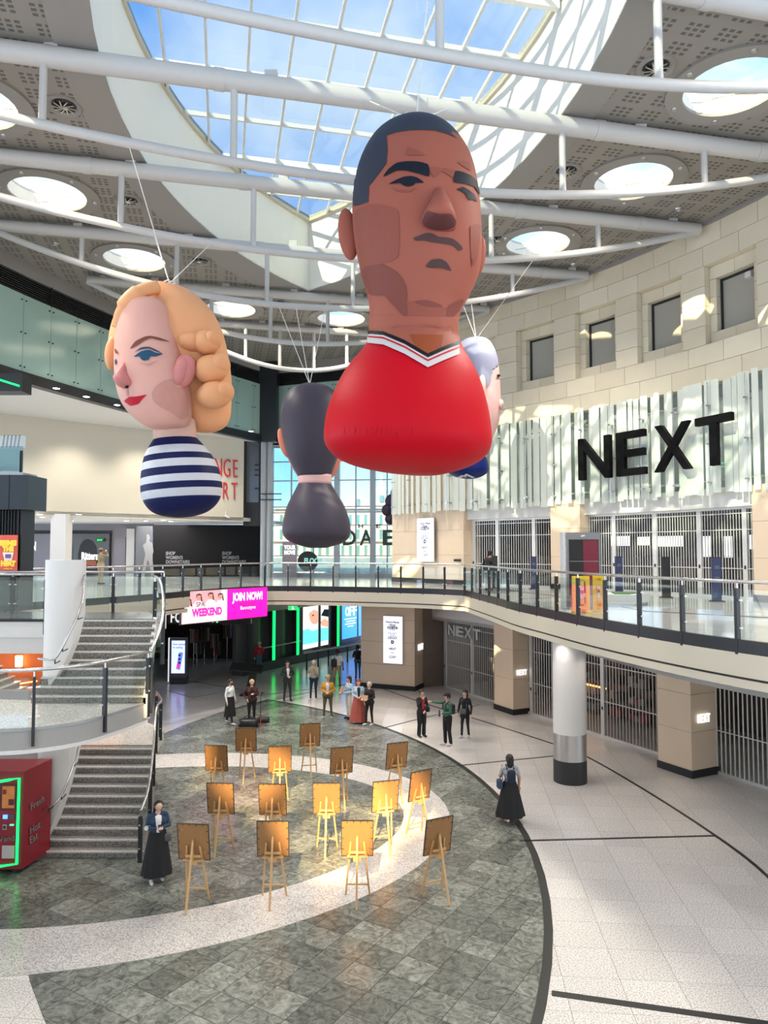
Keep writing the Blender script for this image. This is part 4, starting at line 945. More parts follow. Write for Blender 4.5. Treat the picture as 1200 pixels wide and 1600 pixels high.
ss = thing('shop_sign', 'black sign band with white store name behind the pink screen', 'sign', (-10.5, 38.4, 3.3)); obj('band', YB(262, 392, 944, 975, 38.6, .4), 'black', ss)
for k, ch in enumerate('FOOTASYLUM.'): ytext('letter', ch, 266+7.2*k, 972, 38.55, 15.5, 'letter_white' if ch != '.' else 'neon_green', ss, sx=.6, bold=.02)
for i, (x, y, c) in enumerate(((355, 985, 'screen_rose'), (303, 993, 'cloth_d'), (308, 1010, 'cloth_d'), (335, 1000, 'cloth_e'), (320, 990, 'cloth_d'), (338, 1012, 'cloth_a'))):
    t = thing('garment_rack', 'dim clothes rack in the dark store, %s from the left' % ['rightmost', 'first', 'second', 'fourth', 'third', 'fifth'][i], 'clothes rack', pd(x, 1030, 44+.4*i)*1.0, 0, 'racks in the dark store')
    Yr = 43.5+.45*i; obj('bar', MB().bar(pd(x-7, y-9, Yr), pd(x+7, y-9, Yr), .03, .03), 'steel', t); obj('upright', MB().bar(pd(x, y-9, Yr), Vector((pd(x, y, Yr).x, Yr, 0)), .03, .03), 'steel', t)
    for k in range(4): obj('garment', YB(x-6+3.2*k, x-4+3.2*k, y-9, y+12, Yr-.15, .3), random.choice(['cloth_d', 'cloth_b', 'cloth_e', 'cloth_c']), t)
fc = thing('fluted_column', 'dark fluted metal column between the dark store and the green-lit shop front', 'column', (-8, 41, 0)); p = gp(379, 1045); 
for k in range(9): a = PI+PI*k/8; obj('flute', MB().tube([(p.x+.55*math.cos(a), p.y+.55*math.sin(a)+.5, 0), (p.x+.55*math.cos(a), p.y+.55*math.sin(a)+.5, 4.4)], .11, 8), 'grey_dark', fc, smooth=True)
obj('core', MB().lathe([(.52, 0), (.52, 4.4)], (p.x, p.y+.5, 0), 20), 'grey_dark', fc)
SF0, SF1 = gp(392, 1052), gp(566, 1011); sfd = (SF1-SF0).normalized(); sfn = Vector((sfd.y, -sfd.x, 0))
def FS(s, n, z):
    p = SF0+sfd*s+sfn*n; return Vector((p.x, p.y, z))
sp_ = lambda x: pos_s(x, FS, 2, .1)
WS = struct('wall_back_shop', fbox(MB(), -1, 13, -.5, -.3, 0, 4.4, f=FS), 'grey_glass')
obj('plinth', fbox(MB(), -1, 13, -.3, .25, 0, .5, f=FS), 'grey_dark', WS); obj('lintel', fbox(MB(), -1, 13, -.3, .3, 3.35, 4.4, f=FS), 'white_paint', WS)
for a, b in ((429, 437), (465, 473), (497, 500), (513, 516), (528, 534), (394, 397)): obj('pier', fbox(MB(), sp_(a), sp_(b), -.3, .12, .5, 3.4, f=FS), 'grey_dark', WS)
obj('rail_line', fbox(MB(), 0, sp_(470), .1, .14, 1.25, 1.32, f=FS), 'steel', WS)
for x in (426.5, 464, 527):
    nn = thing('neon_tube', 'vertical green neon tube on the back shop front, %s' % {426.5: 'the leftmost, by the fluted column', 464: 'the middle one', 527: 'the rightmost, beside the blue screen'}[x], 'light', FS(sp_(x), .2, .5), 0, 'green neon tubes'); obj('tube', fbox(MB(), sp_(x)-.09, sp_(x)+.09, .14, .2, .5, 3.4, f=FS), 'neon_green', nn); obj('channel', fbox(MB(), sp_(x)-.13, sp_(x)+.13, .1, .14, .5, 3.42, f=FS), 'black', nn)
def fpoly(pts, n, m, nm, parent, f=FS):
    return obj(nm, MB().add([f(sp_(x), n, pd(x, y, f(sp_(x), n, 0).y).z) for x, y in pts], [tuple(range(len(pts)))]), m, parent)
A1 = thing('advert_screen', 'bright teal and cream beauty advert screen on the back shop front', 'screen', FS(sp_(493), .15, .8)); obj('screen_face', fbox(MB(), sp_(473), sp_(513), .0, .1, .72, 3.36, f=FS), 'screen_cream', A1)
fpoly([(473, 1008), (473, 985), (480, 982), (488, 986), (498, 982), (513, 980), (513, 1000)], .115, 'screen_teal', 'printed_wave', A1); fpoly([(482, 958), (490, 952), (497, 955), (499, 968), (494, 976), (487, 975), (483, 968)], .12, 'screen_skin', 'printed_face', A1); fpoly([(500, 972), (506, 966), (513, 970), (513, 980), (502, 978)], .12, 'screen_skin', 'printed_shoulder', A1); fpoly([(501, 962), (506, 952), (513, 952), (513, 964)], .118, 'print_black', 'printed_hair', A1); fpoly([(487, 961), (490, 960), (490, 962), (487, 963)], .125, 'print_black', 'printed_eye', A1)
obj('frame_bar', fbox(MB(), sp_(497), sp_(500), .1, .16, .7, 3.4, f=FS), 'grey_dark', A1)
A2 = thing('advert_screen', 'bright blue advert screen with white letters OFF on the back shop front', 'screen', FS(sp_(550), .15, .8)); obj('screen_face', fbox(MB(), sp_(534), sp_(566), .0, .1, .85, 3.36, f=FS), 'screen_blue', A2)
s0, s1 = sp_(539), sp_(557); gsign('OFF', s0, s1, 2.35, 3.0, .12, A2, 'letter_white', FS, gap=.1)
for k, (a, b) in enumerate(((538, 557), (541, 555), (539, 556), (543, 552))): obj('small_print', fbox(MB(), sp_(a), sp_(b), .1, .11, 2.12-.17*k, 2.2-.17*k, f=FS), 'letter_white', A2)
obj('frame_bar', fbox(MB(), sp_(558), sp_(559.5), .1, .14, .85, 3.4, f=FS), 'grey_dark', A2)
a_, b_ = gp(476, 1048), gp(567, 1030); balu = thing('corridor_rail', 'low white-topped rail on dark posts in the blue-lit corridor', 'rail', a_); up = Vector((0, 0, 1))
obj('top_rail', MB().bar(a_+up*1.0, b_+up*1.0, .06, .09), 'white_paint', balu)
for x in (479, 495.5, 511, 541, 556): k = (x-476)/91; p = a_.lerp(b_, k); obj('post', MB().bar(p, p+up*.98, .09, .09), 'black', balu)
es = thing('exit_sign', 'small green running-man exit sign hanging above the corridor', 'sign', pd(457, 950, 38)); obj('panel', YB(450, 465, 946.5, 953.5, 38, .08), 'exit_green', es); obj('running_figure', YP([(456, 948), (458, 947.5), (458.5, 950), (460, 952.5), (457.5, 951.5), (455, 952.8), (456.5, 950)], 37.98, .01), 'letter_white', es)
for x in (453, 462): obj('hanger', MB().bar(pd(x, 947, 38.04), pd(x, 932, 38.04), .02, .02), 'dark', es)
# ---- hanging double screen
J0, J1 = Vector((-8.15, 29.4, 0)), Vector((-5.35, 33.25, 0)); jd = (J1-J0).normalized(); jn = Vector((jd.y, -jd.x, 0))
def FJ(s, n, z):
    p = J0+jd*s+jn*n; return Vector((p.x, p.y, z))
LJ = (J1-J0).length; SJ = thing('hanging_screen', 'large pink double advert screen JOIN NOW hanging from the upper deck edge', 'screen', FJ(LJ/2, .1, 3.9)); sm = LJ*.5
obj('housing', fbox(MB(), 0, LJ, .02, .14, 3.86, 5.22, f=FJ), 'dark', SJ); obj('pink_face', fbox(MB(), sm, LJ-.02, .14, .16, 3.9, 5.18, f=FJ), 'screen_pink', SJ)
lf = obj('photo_face', fbox(MB(), .02, sm, .14, .16, 3.9, 5.18, f=FJ), 'screen_rose', SJ); obj('pale_band', fbox(MB(), sm*.86, sm-.005, .16, .165, 3.9, 5.18, f=FJ), 'screen_pale', lf)
def jpoly(pts, n, m, nm): return obj(nm, MB().add([FJ(sm*a, n, 3.9+1.28*b) for a, b in pts], [tuple(range(len(pts)))[::1]]), m, lf)
for k, (c, h) in enumerate(((.14, .72), (.36, .86), (.62, .88), (.84, .84))):
    jpoly([(c-.13, .0), (c+.13, .0), (c+.12, h-.28), (c+.05, h-.17), (c-.05, h-.17), (c-.12, h-.28)], .168, 'robe', 'printed_robe'); jpoly([(c+.045*math.cos(t), h-.07+.085*math.sin(t)) for t in (2*PI*q/10 for q in range(10))], .17, 'robe_skin', 'printed_face')
    jpoly([(c-.06, h-.1), (c-.055, h+.03), (c, h+.06), (c+.055, h+.03), (c+.08, h-.2), (c+.045, h-.18), (c+.04, h), (c-.03, h+.01)], .172, 'robe_hair', 'printed_hair')
text('lettering', 'SPA', FJ(sm*.30, .18, 4.55), jd, .27, 'print_black', lf, depth=.003); text('lettering', 'WEEKEND', FJ(sm*.22, .185, 4.17), jd, .42, 'print_pink', lf, depth=.003, bold=.02, sx=.78)
mid = (sm+LJ)/2; text('lettering', 'JOIN NOW!', FJ(mid, .17, 4.68), jd, .46, 'letter_white', SJ, depth=.003, align='CENTER', bold=.02, sx=.72); text('lettering', 'Bannatyne', FJ(mid, .17, 4.28), jd, .22, 'letter_white', SJ, depth=.003, align='CENTER')
for z, w in ((4.52, .55), (4.46, .4), (4.16, .25)): obj('small_print', fbox(MB(), mid-w, mid+w, .16, .165, z, z+.02, f=FJ), 'robe_hair', SJ)
# ---- freestanding phone advert kiosk
kp = gp(276, 1068); KS = thing('advert_kiosk', 'grey freestanding advert kiosk with a lilac phone picture, beside the stairs', 'kiosk', (kp.x, 38, 0)); KY = kp.y
obj('body', YB(264, 291, 997, 1066, KY, .35), 'grey_dark', KS); obj('foot', YB(265, 290, 1060, 1068.5, KY-.15, .6), 'dark', KS); obj('screen_face', YB(267.5, 289, 1001, 1052, KY-.02, .02), 'screen_lilac', KS); obj('light_edge', YB(262, 263.2, 997, 1066, KY, .3), 'letter_white', KS)
obj('printed_phone', YP([(275, 1045), (280, 1019), (286, 1020), (281, 1047)], KY-.045), 'phone_blue', KS); obj('printed_heart', YP([(276, 1043), (277, 1036), (281, 1037), (280, 1045)], KY-.06), 'print_pink', KS); ytext('lettering', 'Never spammed', 270, 1008, KY-.03, 3.0, 'print_dark', KS, sx=.75); ytext('lettering', 'for anything', 270, 1013, KY-.03, 3.0, 'print_dark', KS, sx=.75)
for y in (1024, 1030, 1036): obj('printed_square', YB(278.5, 282, y-2, y+1.5, KY-.065, .01), 'print_dark', KS)
mat('interior_wood', (.42, .17, .07), .5)
# ============================================================ the curving stair at the left
mat('vend_red', (.24, .014, .024), .35, var=.06)
mat('vend_dark', (.10, .015, .02), .3)
mat('vend_orange', (.42, .15, .04), .5, emit=.18, var=.4, scale=5)
mat('lcd_blue', (.05, .15, 1.0), .4, emit=2.5)
mat('sconce', (1.0, .62, .28), emit=5.0)
STR = thing('staircase', 'curving stone staircase with two landings, white fascias and rounded white string walls', 'stairs', (-6.5, 16.7, 0))
def flight(L0, R0, z0, L1, R1, z1, n, bow=0.0):
    L0, R0, L1, R1 = (Vector((*p, 0)) for p in (L0, R0, L1, R1)); rs = (z1-z0)/n
    for i in range(n):
        a, b = i/n, (i+1)/n; p = [L0.lerp(L1, a), R0.lerp(R1, a), R0.lerp(R1, b+.02), L0.lerp(L1, b+.02)]; zt = z0+rs*(i+1)
        st = obj('step', MB().hexa([Vector((q.x, q.y, zt-rs-.02)) for q in p]+[Vector((q.x, q.y, zt-.025)) for q in p]), 'stair_stone', STR)
        f = (p[2]-p[1]); f.z = 0; f = f.normalized()*.03; q2 = [p[0]-f, p[1]-f, p[1]+f*3, p[0]+f*3]
        obj('tread', MB().hexa([Vector((q.x, q.y, zt-.035)) for q in (p[0]-f, p[1]-f, p[2], p[3])]+[Vector((q.x, q.y, zt)) for q in (p[0]-f, p[1]-f, p[2], p[3])]), 'stair_tread', st); obj('nosing', MB().hexa([Vector((q.x, q.y, zt-.03)) for q in (p[0]-f*1.15, p[1]-f*1.15, p[1]+f*.9, p[0]+f*.9)]+[Vector((q.x, q.y, zt+.003)) for q in (p[0]-f*1.15, p[1]-f*1.15, p[1]+f*.9, p[0]+f*.9)]), 'stair_nosing', st)
flight((-7.75, 16.7), (-5.40, 16.7), 0, (-8.15, 19.6), (-6.05, 19.6), 1.7, 11)
flight((-7.2, 15.2), (-4.86, 15.2), 3.7, (-7.25, 17.4), (-5.36, 17.4), 5.2, 10)
flight((-9.6, 20.6), (-9.6, 22.2), 1.7, (-11.95, 20.6), (-11.95, 22.2), 3.7, 13)
obj('landing', MB().prism([(-8.2, 19.6), (-6.02, 19.6), (-6.3, 21.4), (-7.2, 22.4), (-9.7, 22.4), (-9.7, 20.5), (-8.2, 20.5)], 1.4, 1.7), 'terrazzo_ring', STR)
obj('landing_link', MB().prism([(-13.6, 22.4), (-13.6, 13.6), (-9.5, 13.2), (-9.5, 15.4), (-11.9, 16.6), (-11.9, 22.4)], 3.35, 3.69), 'white_paint', STR)
le = smooth_path([(-11.5, 12.9, 0), (-9.2, 12.75, 0), (-6.9, 12.9, 0), (-6.05, 13.12, 0), (-5.46, 13.66, 0), (-5.1, 14.5, 0), (-4.86, 15.35, 0)], 6)
lp = [(p.x, p.y) for p in le]+[(-4.86, 15.5), (-7.3, 15.5), (-9.5, 15.8), (-11.5, 15.8)]
obj('mid_landing', MB().prism(lp, 3.34, 3.66), 'white_paint', STR); obj('mid_landing_floor', MB().prism([(x+.0, y) for x, y in lp], 3.66, 3.70), 'terrazzo_ring', STR)
obj('landing_fascia', ribbon(MB(), le, 3.27, 3.67, .05), 'white_paint', STR, smooth=30)
obj('landing_edge_trim', ribbon(MB(), [(p.x-.0, p.y-.02, 0) for p in le], 3.665, 3.715, .05), 'grey_column', STR)
# top landing strip joining the upper deck
DS = [(-14.5, 17.35), (-5.36, 17.35), (-5.7, 19.4), (-14.5, 19.6)]
obj('top_landing', MB().prism(DS, 4.78, 5.16), 'white_paint', STR); obj('top_landing_floor', MB().prism(DS, 5.16, 5.2), 'granite_dark', STR); obj('top_edge', MB().bar((-14.5, 17.33, 5.18), (-5.36, 17.33, 5.18), .04, .06), 'black', STR)
obj('drop_soffit', MB().prism([(-14.5, 17.4), (-7.6, 17.4), (-8.2, 19.2), (-14.5, 19.4)], 4.40, 4.78), 'white_paint', STR)
for k in range(6): obj('slot_grille', MB().box(gp(30+6*k, 1004-1.2*k, 4.39)+Vector((0, .05, 0)), (.06, .2, .02)), 'black', STR)
# carriage walls under the flights
obj('stringer', MB().hexa([(-5.41, 16.72, 0), (-5.34, 16.72, 0), (-5.99, 19.6, 0), (-6.06, 19.6, 0), (-5.41, 16.72, .12), (-5.34, 16.72, .12), (-5.99, 19.6, 1.7), (-6.06, 19.6, 1.7)]), 'stair_stone', STR)
obj('stringer', MB().hexa([(-4.92, 15.2, 3.4), (-4.83, 15.2, 3.4), (-5.33, 17.4, 4.85), (-5.42, 17.4, 4.85), (-4.92, 15.2, 3.8), (-4.83, 15.2, 3.8), (-5.33, 17.4, 5.25), (-5.42, 17.4, 5.25)]), 'white_paint', STR)
obj('flight_soffit', MB().hexa([(-7.2, 15.2, 3.4), (-4.9, 15.2, 3.4), (-5.4, 17.4, 4.85), (-7.25, 17.4, 4.85), (-7.2, 15.2, 3.66), (-4.9, 15.2, 3.66), (-5.4, 17.4, 5.1), (-7.25, 17.4, 5.1)]), 'white_paint', STR)
def round_wall(name, Y, xl, xr, ytop, low, zt=None):
    """half-round white wall whose lower edge sweeps up along the stairs"""
    cx = (pd(xl, 1000, Y).x+pd(xr, 1000, Y).x)/2; R = (pd(xr, 1000, Y).x-pd(xl, 1000, Y).x)/2; n = 28; bot = []; top = []
    zt = zt or pd(xl, ytop, Y).z
    for j in range(n+1):
        a = PI*j/n; x = cx-R*math.cos(a); y = Y+.0-R*.85*math.sin(a)+R*.5; xp = xl+(xr-xl)*(x-cx+R)/(2*R)
        yb = np.interp(xp, [p[0] for p in low], [p[1] for p in low]); zb = pd(xp, yb, Y).z
        bot.append(Vector((x, y, zb))); top.append(Vector((x, y, zt)))
    m_ = MB(); vs = bot+top; N_ = n+1
    fs = [(j, j+1, N_+j+1, N_+j) for j in range(n)]
    back = [Vector((p.x*1.0, Y+R*.5, p.z)) for p in bot]+[Vector((p.x, Y+R*.5, p.z)) for p in top]
    vs += back; o = 2*N_
    fs += [(o+j+1, o+j, o+N_+j, o+N_+j+1) for j in range(n)]+[(j+1, j, o+j, o+j+1) for j in range(n)]+[(N_+j, N_+j+1, o+N_+j+1, o+N_+j) for j in range(n)]
    return obj(name, m_.add(vs, fs), 'white_paint', STR, smooth=50)
round_wall('rounded_wall', 15.75, 63, 126, 875, [(63, 1090), (70, 1086), (88, 1065), (105, 1035), (118, 1000), (126, 960)])
round_wall('rounded_wall', 17.1, 58, 124, 1150, [(58, 1340), (66, 1334), (80, 1316), (95, 1280), (108, 1240), (119, 1195), (124, 1165)], zt=3.45)
obj('stone_curb', MB().prism([(-8.15, 16.75), (-7.7, 16.45), (-7.55, 16.75), (-7.75, 17.2), (-8.1, 17.3)], 0, .18), 'stair_stone', STR)
# inner handrails fixed to the rounded walls
def hrail(label, pts, br):
    t = thing('handrail', label, 'handrail', pts[len(pts)//2], 0, 'inner stair handrails'); obj('rail', MB().tube(smooth_path(pts, 6), .025, 8), 'steel', t, smooth=True)
    for i in br: p = Vector(pts[i]); obj('bracket', MB().tube([p, p+Vector((0, 0, -.1)), p+Vector((-.05, .35, -.1))], .013, 6), 'dark_metal', t)
hrail('steel handrail on the upper rounded stair wall', [pd(131, 898, 15.9), pd(130, 930, 15.6), pd(122, 960, 15.35), pd(110, 985, 15.2), pd(98, 1010, 15.1), pd(86, 1029, 15.05), pd(74, 1031, 15.05), pd(60, 1029, 15.1)], (2, 4, 5))
hrail('steel handrail on the lower rounded stair wall', [pd(123, 1162, 16.9), pd(116, 1190, 16.7), pd(106, 1220, 16.55), pd(96, 1242, 16.5), pd(87, 1254, 16.45), pd(76, 1261, 16.45), pd(64, 1267, 16.5)], (1, 3, 5))
v3 = lambda pts, z: [Vector((p[0], p[1], z)) for p in pts]
balustrade('curved glass balustrade round the middle landing of the stairs', v3([(p.x, p.y-.03) for p in le], 3.70), h=1.02, step=1.3, deep=.3, group='glass balustrades of the stairs')
fb = smooth_path([(-4.82, 15.35, 3.72), (-4.80, 15.9, 4.15), (-4.92, 16.5, 4.6), (-5.16, 17.1, 5.05), (-5.42, 17.5, 5.2)], 5)
balustrade('glass balustrade up the right side of the upper stair flight', fb, h=1.0, step=1.1, deep=.25, group='glass balustrades of the stairs')
fl = smooth_path([(-5.33, 16.45, .12), (-5.36, 17.0, .35), (-5.52, 17.8, .78), (-5.72, 18.6, 1.22), (-5.95, 19.5, 1.70), (-6.1, 20.4, 1.72), (-6.6, 21.6, 1.72)], 5)
balustrade('glass balustrade down the right side of the lower stair flight beside the standing woman', fl, h=1.0, step=1.15, deep=.12, group='glass balustrades of the stairs')
balustrade('glass balustrade behind the stair head on the top landing', v3([(-13.8, 19.5), (-9.5, 19.45), (-5.75, 19.32)], 5.2), h=1.05, step=1.25, deep=.1, group='glass balustrades of the stairs')
balustrade('glass balustrade on the front of the top landing at the left edge', v3([(-13.8, 17.38), (-7.95, 17.38)], 5.2), h=1.05, step=1.3, deep=.35, group='glass balustrades of the stairs')
# ---- restaurant glimpsed under the top landing
RW = struct('wall_restaurant', MB().box((-13, 24.2, 2.2), (9, .2, 4.4)), 'orange_wall')
obj('restaurant_side', MB().box((-10.2, 23.2, 2.2), (.15, 2, 4.4)), 'dark', RW) if False else None
sc = thing('wall_lamp', 'glowing square wall lamp in the orange restaurant under the landing', 'lamp', pd(28, 1032, 24.0)); obj('shade', YB(23.5, 33, 1025, 1042, 23.95, .12), 'sconce', sc); obj('frame', YB(21.5, 35, 1023, 1044, 24.05, .05), 'restaurant_seat', sc)
area('restaurant_glow', (-12.2, 22.6, 4.2), 1.5, 25, (1, .55, .25))
be = thing('bench_seat', 'long bench seat with a glowing edge along the orange restaurant wall', 'bench', (-12.4, 23.6, 0)); obj('back', YB(-40, 62, 1063, 1085, 23.8, .15), 'restaurant_seat', be); obj('glow_edge', MB().bar(pd(-30, 1078, 23.7), pd(58, 1064, 23.7), .04, .04), 'orange_strip', be); obj('seat', YB(-40, 62, 1085, 1100, 23.4, .5), 'restaurant_seat', be)
for i, x in enumerate((2, 24, 48)):
    tb = thing('round_table', 'small wooden restaurant table under the landing, '+['leftmost', 'middle', 'rightmost'][i], 'table', pd(x, 1085, 23.0), 0, 'restaurant tables'); c = pd(x, 1081-3*i, 22.9)
    obj('table_top', MB().lathe([(.26, -.03), (.28, 0), (.02, .0)], c, 18), 'interior_wood', tb); obj('pedestal', MB().tube([(c.x, c.y, 0), (c.x, c.y, c.z-.03)], .035, 8), 'dark', tb)
WV = struct('wall_left_lower', MB().box((-10.2, 18.75, 1.65), (4.6, .2, 3.3)), 'pink_wall'); obj('skirting', MB().box((-10.2, 18.62, .12), (4.6, .06, .24)), 'vend_dark', WV)
# ---- red vending machine
VM = thing('vending_machine', 'dark red vending machine with a green neon outline at the left edge', 'vending machine', (-8.55, 16.2, 0)); vy = 15.85
a = pd(34, 1357, vy); b = pd(-60, 1200, vy); w = a.x-b.x; zc = 2.14
def vbox(x0, x1, y0, y1, n0, n1, nm, m, parent=None):
    p, q = pd(x0, y1, vy), pd(x1, y0, vy); return obj(nm, MB().box(((p.x+q.x)/2, vy-(n0+n1)/2, (p.z+q.z)/2), (q.x-p.x, n1-n0, q.z-p.z)), m, parent or VM)
body = obj('cabinet', MB().hexa([(b.x, vy, .12), (a.x, vy, .12), (a.x+.16, vy+.95, .12), (b.x, vy+.95, .12), (b.x, vy, zc), (a.x, vy, zc), (a.x+.16, vy+.95, zc), (b.x, vy+.95, zc)]), 'vend_red', VM)
for x, y in ((a.x-.12, vy+.15), (a.x-.05, vy+.8)): obj('foot', MB().lathe([(.05, 0), (.05, .12)], (x, y, 0), 10), 'black', VM)
np_ = [pd(x, y, vy-.03) for x, y in ((0, 1221), (30, 1216), (26, 1350), (-2, 1354))]
obj('neon_outline', MB().tube([pd(-55, 1223, vy-.03)]+np_[:1]+smooth_path(np_[:2], 2)[1:]+[np_[2], np_[3], pd(-55, 1358, vy-.03)], .028, 8), 'neon_green', VM)
vbox(-50, 27, 1225, 1266, .0, .02, 'display_window', 'vend_dark'); vbox(4, 24, 1228, 1262, .02, .03, 'lit_shelf', 'vend_orange'); vbox(15, 23, 1248, 1257, .03, .05, 'stock_box', 'vend_dark'); vbox(6, 11, 1233, 1240, .03, .05, 'stock_box', 'vend_red')
vbox(5, 12, 1273, 1279, .0, .02, 'blue_display', 'lcd_blue'); vbox(15, 23, 1272, 1280, .0, .02, 'keypad', 'grey_dark'); vbox(4.5, 11, 1288, 1296, .0, .02, 'card_reader', 'grey_column'); vbox(6, 9.5, 1290, 1294, .02, .03, 'reader_slot', 'black', None); vbox(16, 22, 1287.5, 1289.5, .0, .03, 'coin_slot', 'neon_green_dim')
vbox(3, 23, 1321, 1341, .0, .012, 'label_plate', 'pink_wall')
p = pd(0, 1316, vy-.02); text('lettering', 'Vend', (p.x-.02, p.y, p.z), (1, 0, .12), .16, 'print_grey', VM, depth=.004)
for z, tx in ((1.25, 'Fresh'), (.75, 'Hot'), (.55, 'Eat')): text('lettering', tx, (a.x+.06, vy+.2, z), (.16, .95, .1), .22, 'print_grey', VM, depth=.004)
# ============================================================ giant inflatable heads
mat('fab_red', (0.50, 0.0010, 0.0105), .5, spec=.15, var=.05, scale=1.2)
mat('fab_white', (0.5616, 0.5304, 0.5304), .55, spec=.15)
mat('fab_black', (0.0094, 0.0094, 0.0109), .5, spec=.15)
mat('fab_brown', (0.33, 0.098, 0.066), .55, spec=.15, var=.06, scale=.6)
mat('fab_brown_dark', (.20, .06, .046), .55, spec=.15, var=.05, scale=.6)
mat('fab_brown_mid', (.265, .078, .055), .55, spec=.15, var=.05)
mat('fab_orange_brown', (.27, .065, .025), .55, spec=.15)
mat('fab_hair_navy', (0.0351, 0.0406, 0.0585), .55, spec=.15, var=.1, scale=.5)
mat('fab_ink', (0.0101, 0.0133, 0.0211), .55, spec=.15)
mat('fab_mouth', (0.0780, 0.0406, 0.0390), .55, spec=.15)
mat('fab_nose_dark', (0.1170, 0.0429, 0.0429), .55, spec=.15)
mat('fab_blonde', (.80, .39, .19), .55, spec=.15, var=.04, scale=1.0)
mat('fab_pink', (.70, .38, .31), .55, spec=.15, var=.03, scale=1.0)
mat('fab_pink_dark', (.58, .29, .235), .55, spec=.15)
mat('fab_ear_pink', (0.6084, 0.2340, 0.2184), .55, spec=.15)
mat('fab_neck', (0.6240, 0.4056, 0.3276), .55, spec=.15)
mat('fab_navy', (0.0078, 0.0117, 0.0663), .5, spec=.15)
mat('fab_stripe_white', (0.5616, 0.5772, 0.6084), .5, spec=.15)
mat('fab_brow', (0.1950, 0.0702, 0.0507), .55, spec=.15)
mat('fab_eye_blue', (0.0234, 0.0780, 0.1404), .55, spec=.15)
mat('fab_lip', (0.4836, 0.0094, 0.0234), .5, spec=.15)
mat('fab_plum', (0.0585, 0.0515, 0.0718), .45, spec=.15, var=.12, scale=.4)
mat('fab_coral', (0.5772, 0.1950, 0.1326), .55, spec=.15)
mat('fab_lavender', (0.2574, 0.2652, 0.3666), .5, spec=.15, var=.25, scale=.35)
mat('fab_rose', (0.6474, 0.3900, 0.3744), .55, spec=.15)
mat('fab_blue', (0.0062, 0.0156, 0.1248), .45, spec=.15)
mat('fab_afro', (0.0390, 0.0312, 0.0546), .5, spec=.15)
mat('fab_tan', (0.6240, 0.2808, 0.1560), .5, spec=.15)
mat('cord', (.80, .78, .72), .6)
def prof_rings(rows, Y, n=56, per=5, depth=.95, back=0.0, tilt=0.0, pw=2.0, dscale=None):
    """rows: (y, xl, xr) picture extents of a balloon silhouette at depth Y -> smooth rings (plus the fractional row of each ring)"""
    R = np.array(rows, float); k = len(R); t = np.arange(k); tt = np.linspace(0, k-1, (k-1)*per+1)
    def cr(col):
        out = []
        for q in tt:
            i = min(int(q), k-2); f = q-i; a, b, c, d = (R[min(max(j, 0), k-1), col] for j in (i-1, i, i+1, i+2))
            out.append(.5*((2*b)+(c-a)*f+(2*a-5*b+4*c-d)*f*f+(3*b-a-3*c+d)*f**3))
        return out
    ys, xl, xr = cr(0), cr(1), cr(2); rg = []
    for y, a, b in zip(ys, xl, xr):
        c = pd((a+b)/2, y, Y+back); w = max(.01, (b-a)/2*(Y+back)/F); ring = []
        for j in range(n):
            th = 2*PI*j/n; cx, sy = math.cos(th), math.sin(th)
            ex = math.copysign(abs(cx)**(2/pw), cx); ey = math.copysign(abs(sy)**(2/pw), sy)
            ring.append(Vector((c.x+w*ex, Y+back+w*depth*ey, c.z+tilt*w*ex)))
        rg.append(ring)
    return rg, tt
def bvh_of(*objs):
    vs = []; fs = []
    for o in objs:
        b = len(vs); vs += [v.co.copy() for v in o.data.vertices]; fs += [[b+i for i in p.vertices] for p in o.data.polygons]
    return BVHTree.FromPolygons(vs, fs)
EYEV = Vector((0, 0, EYE))
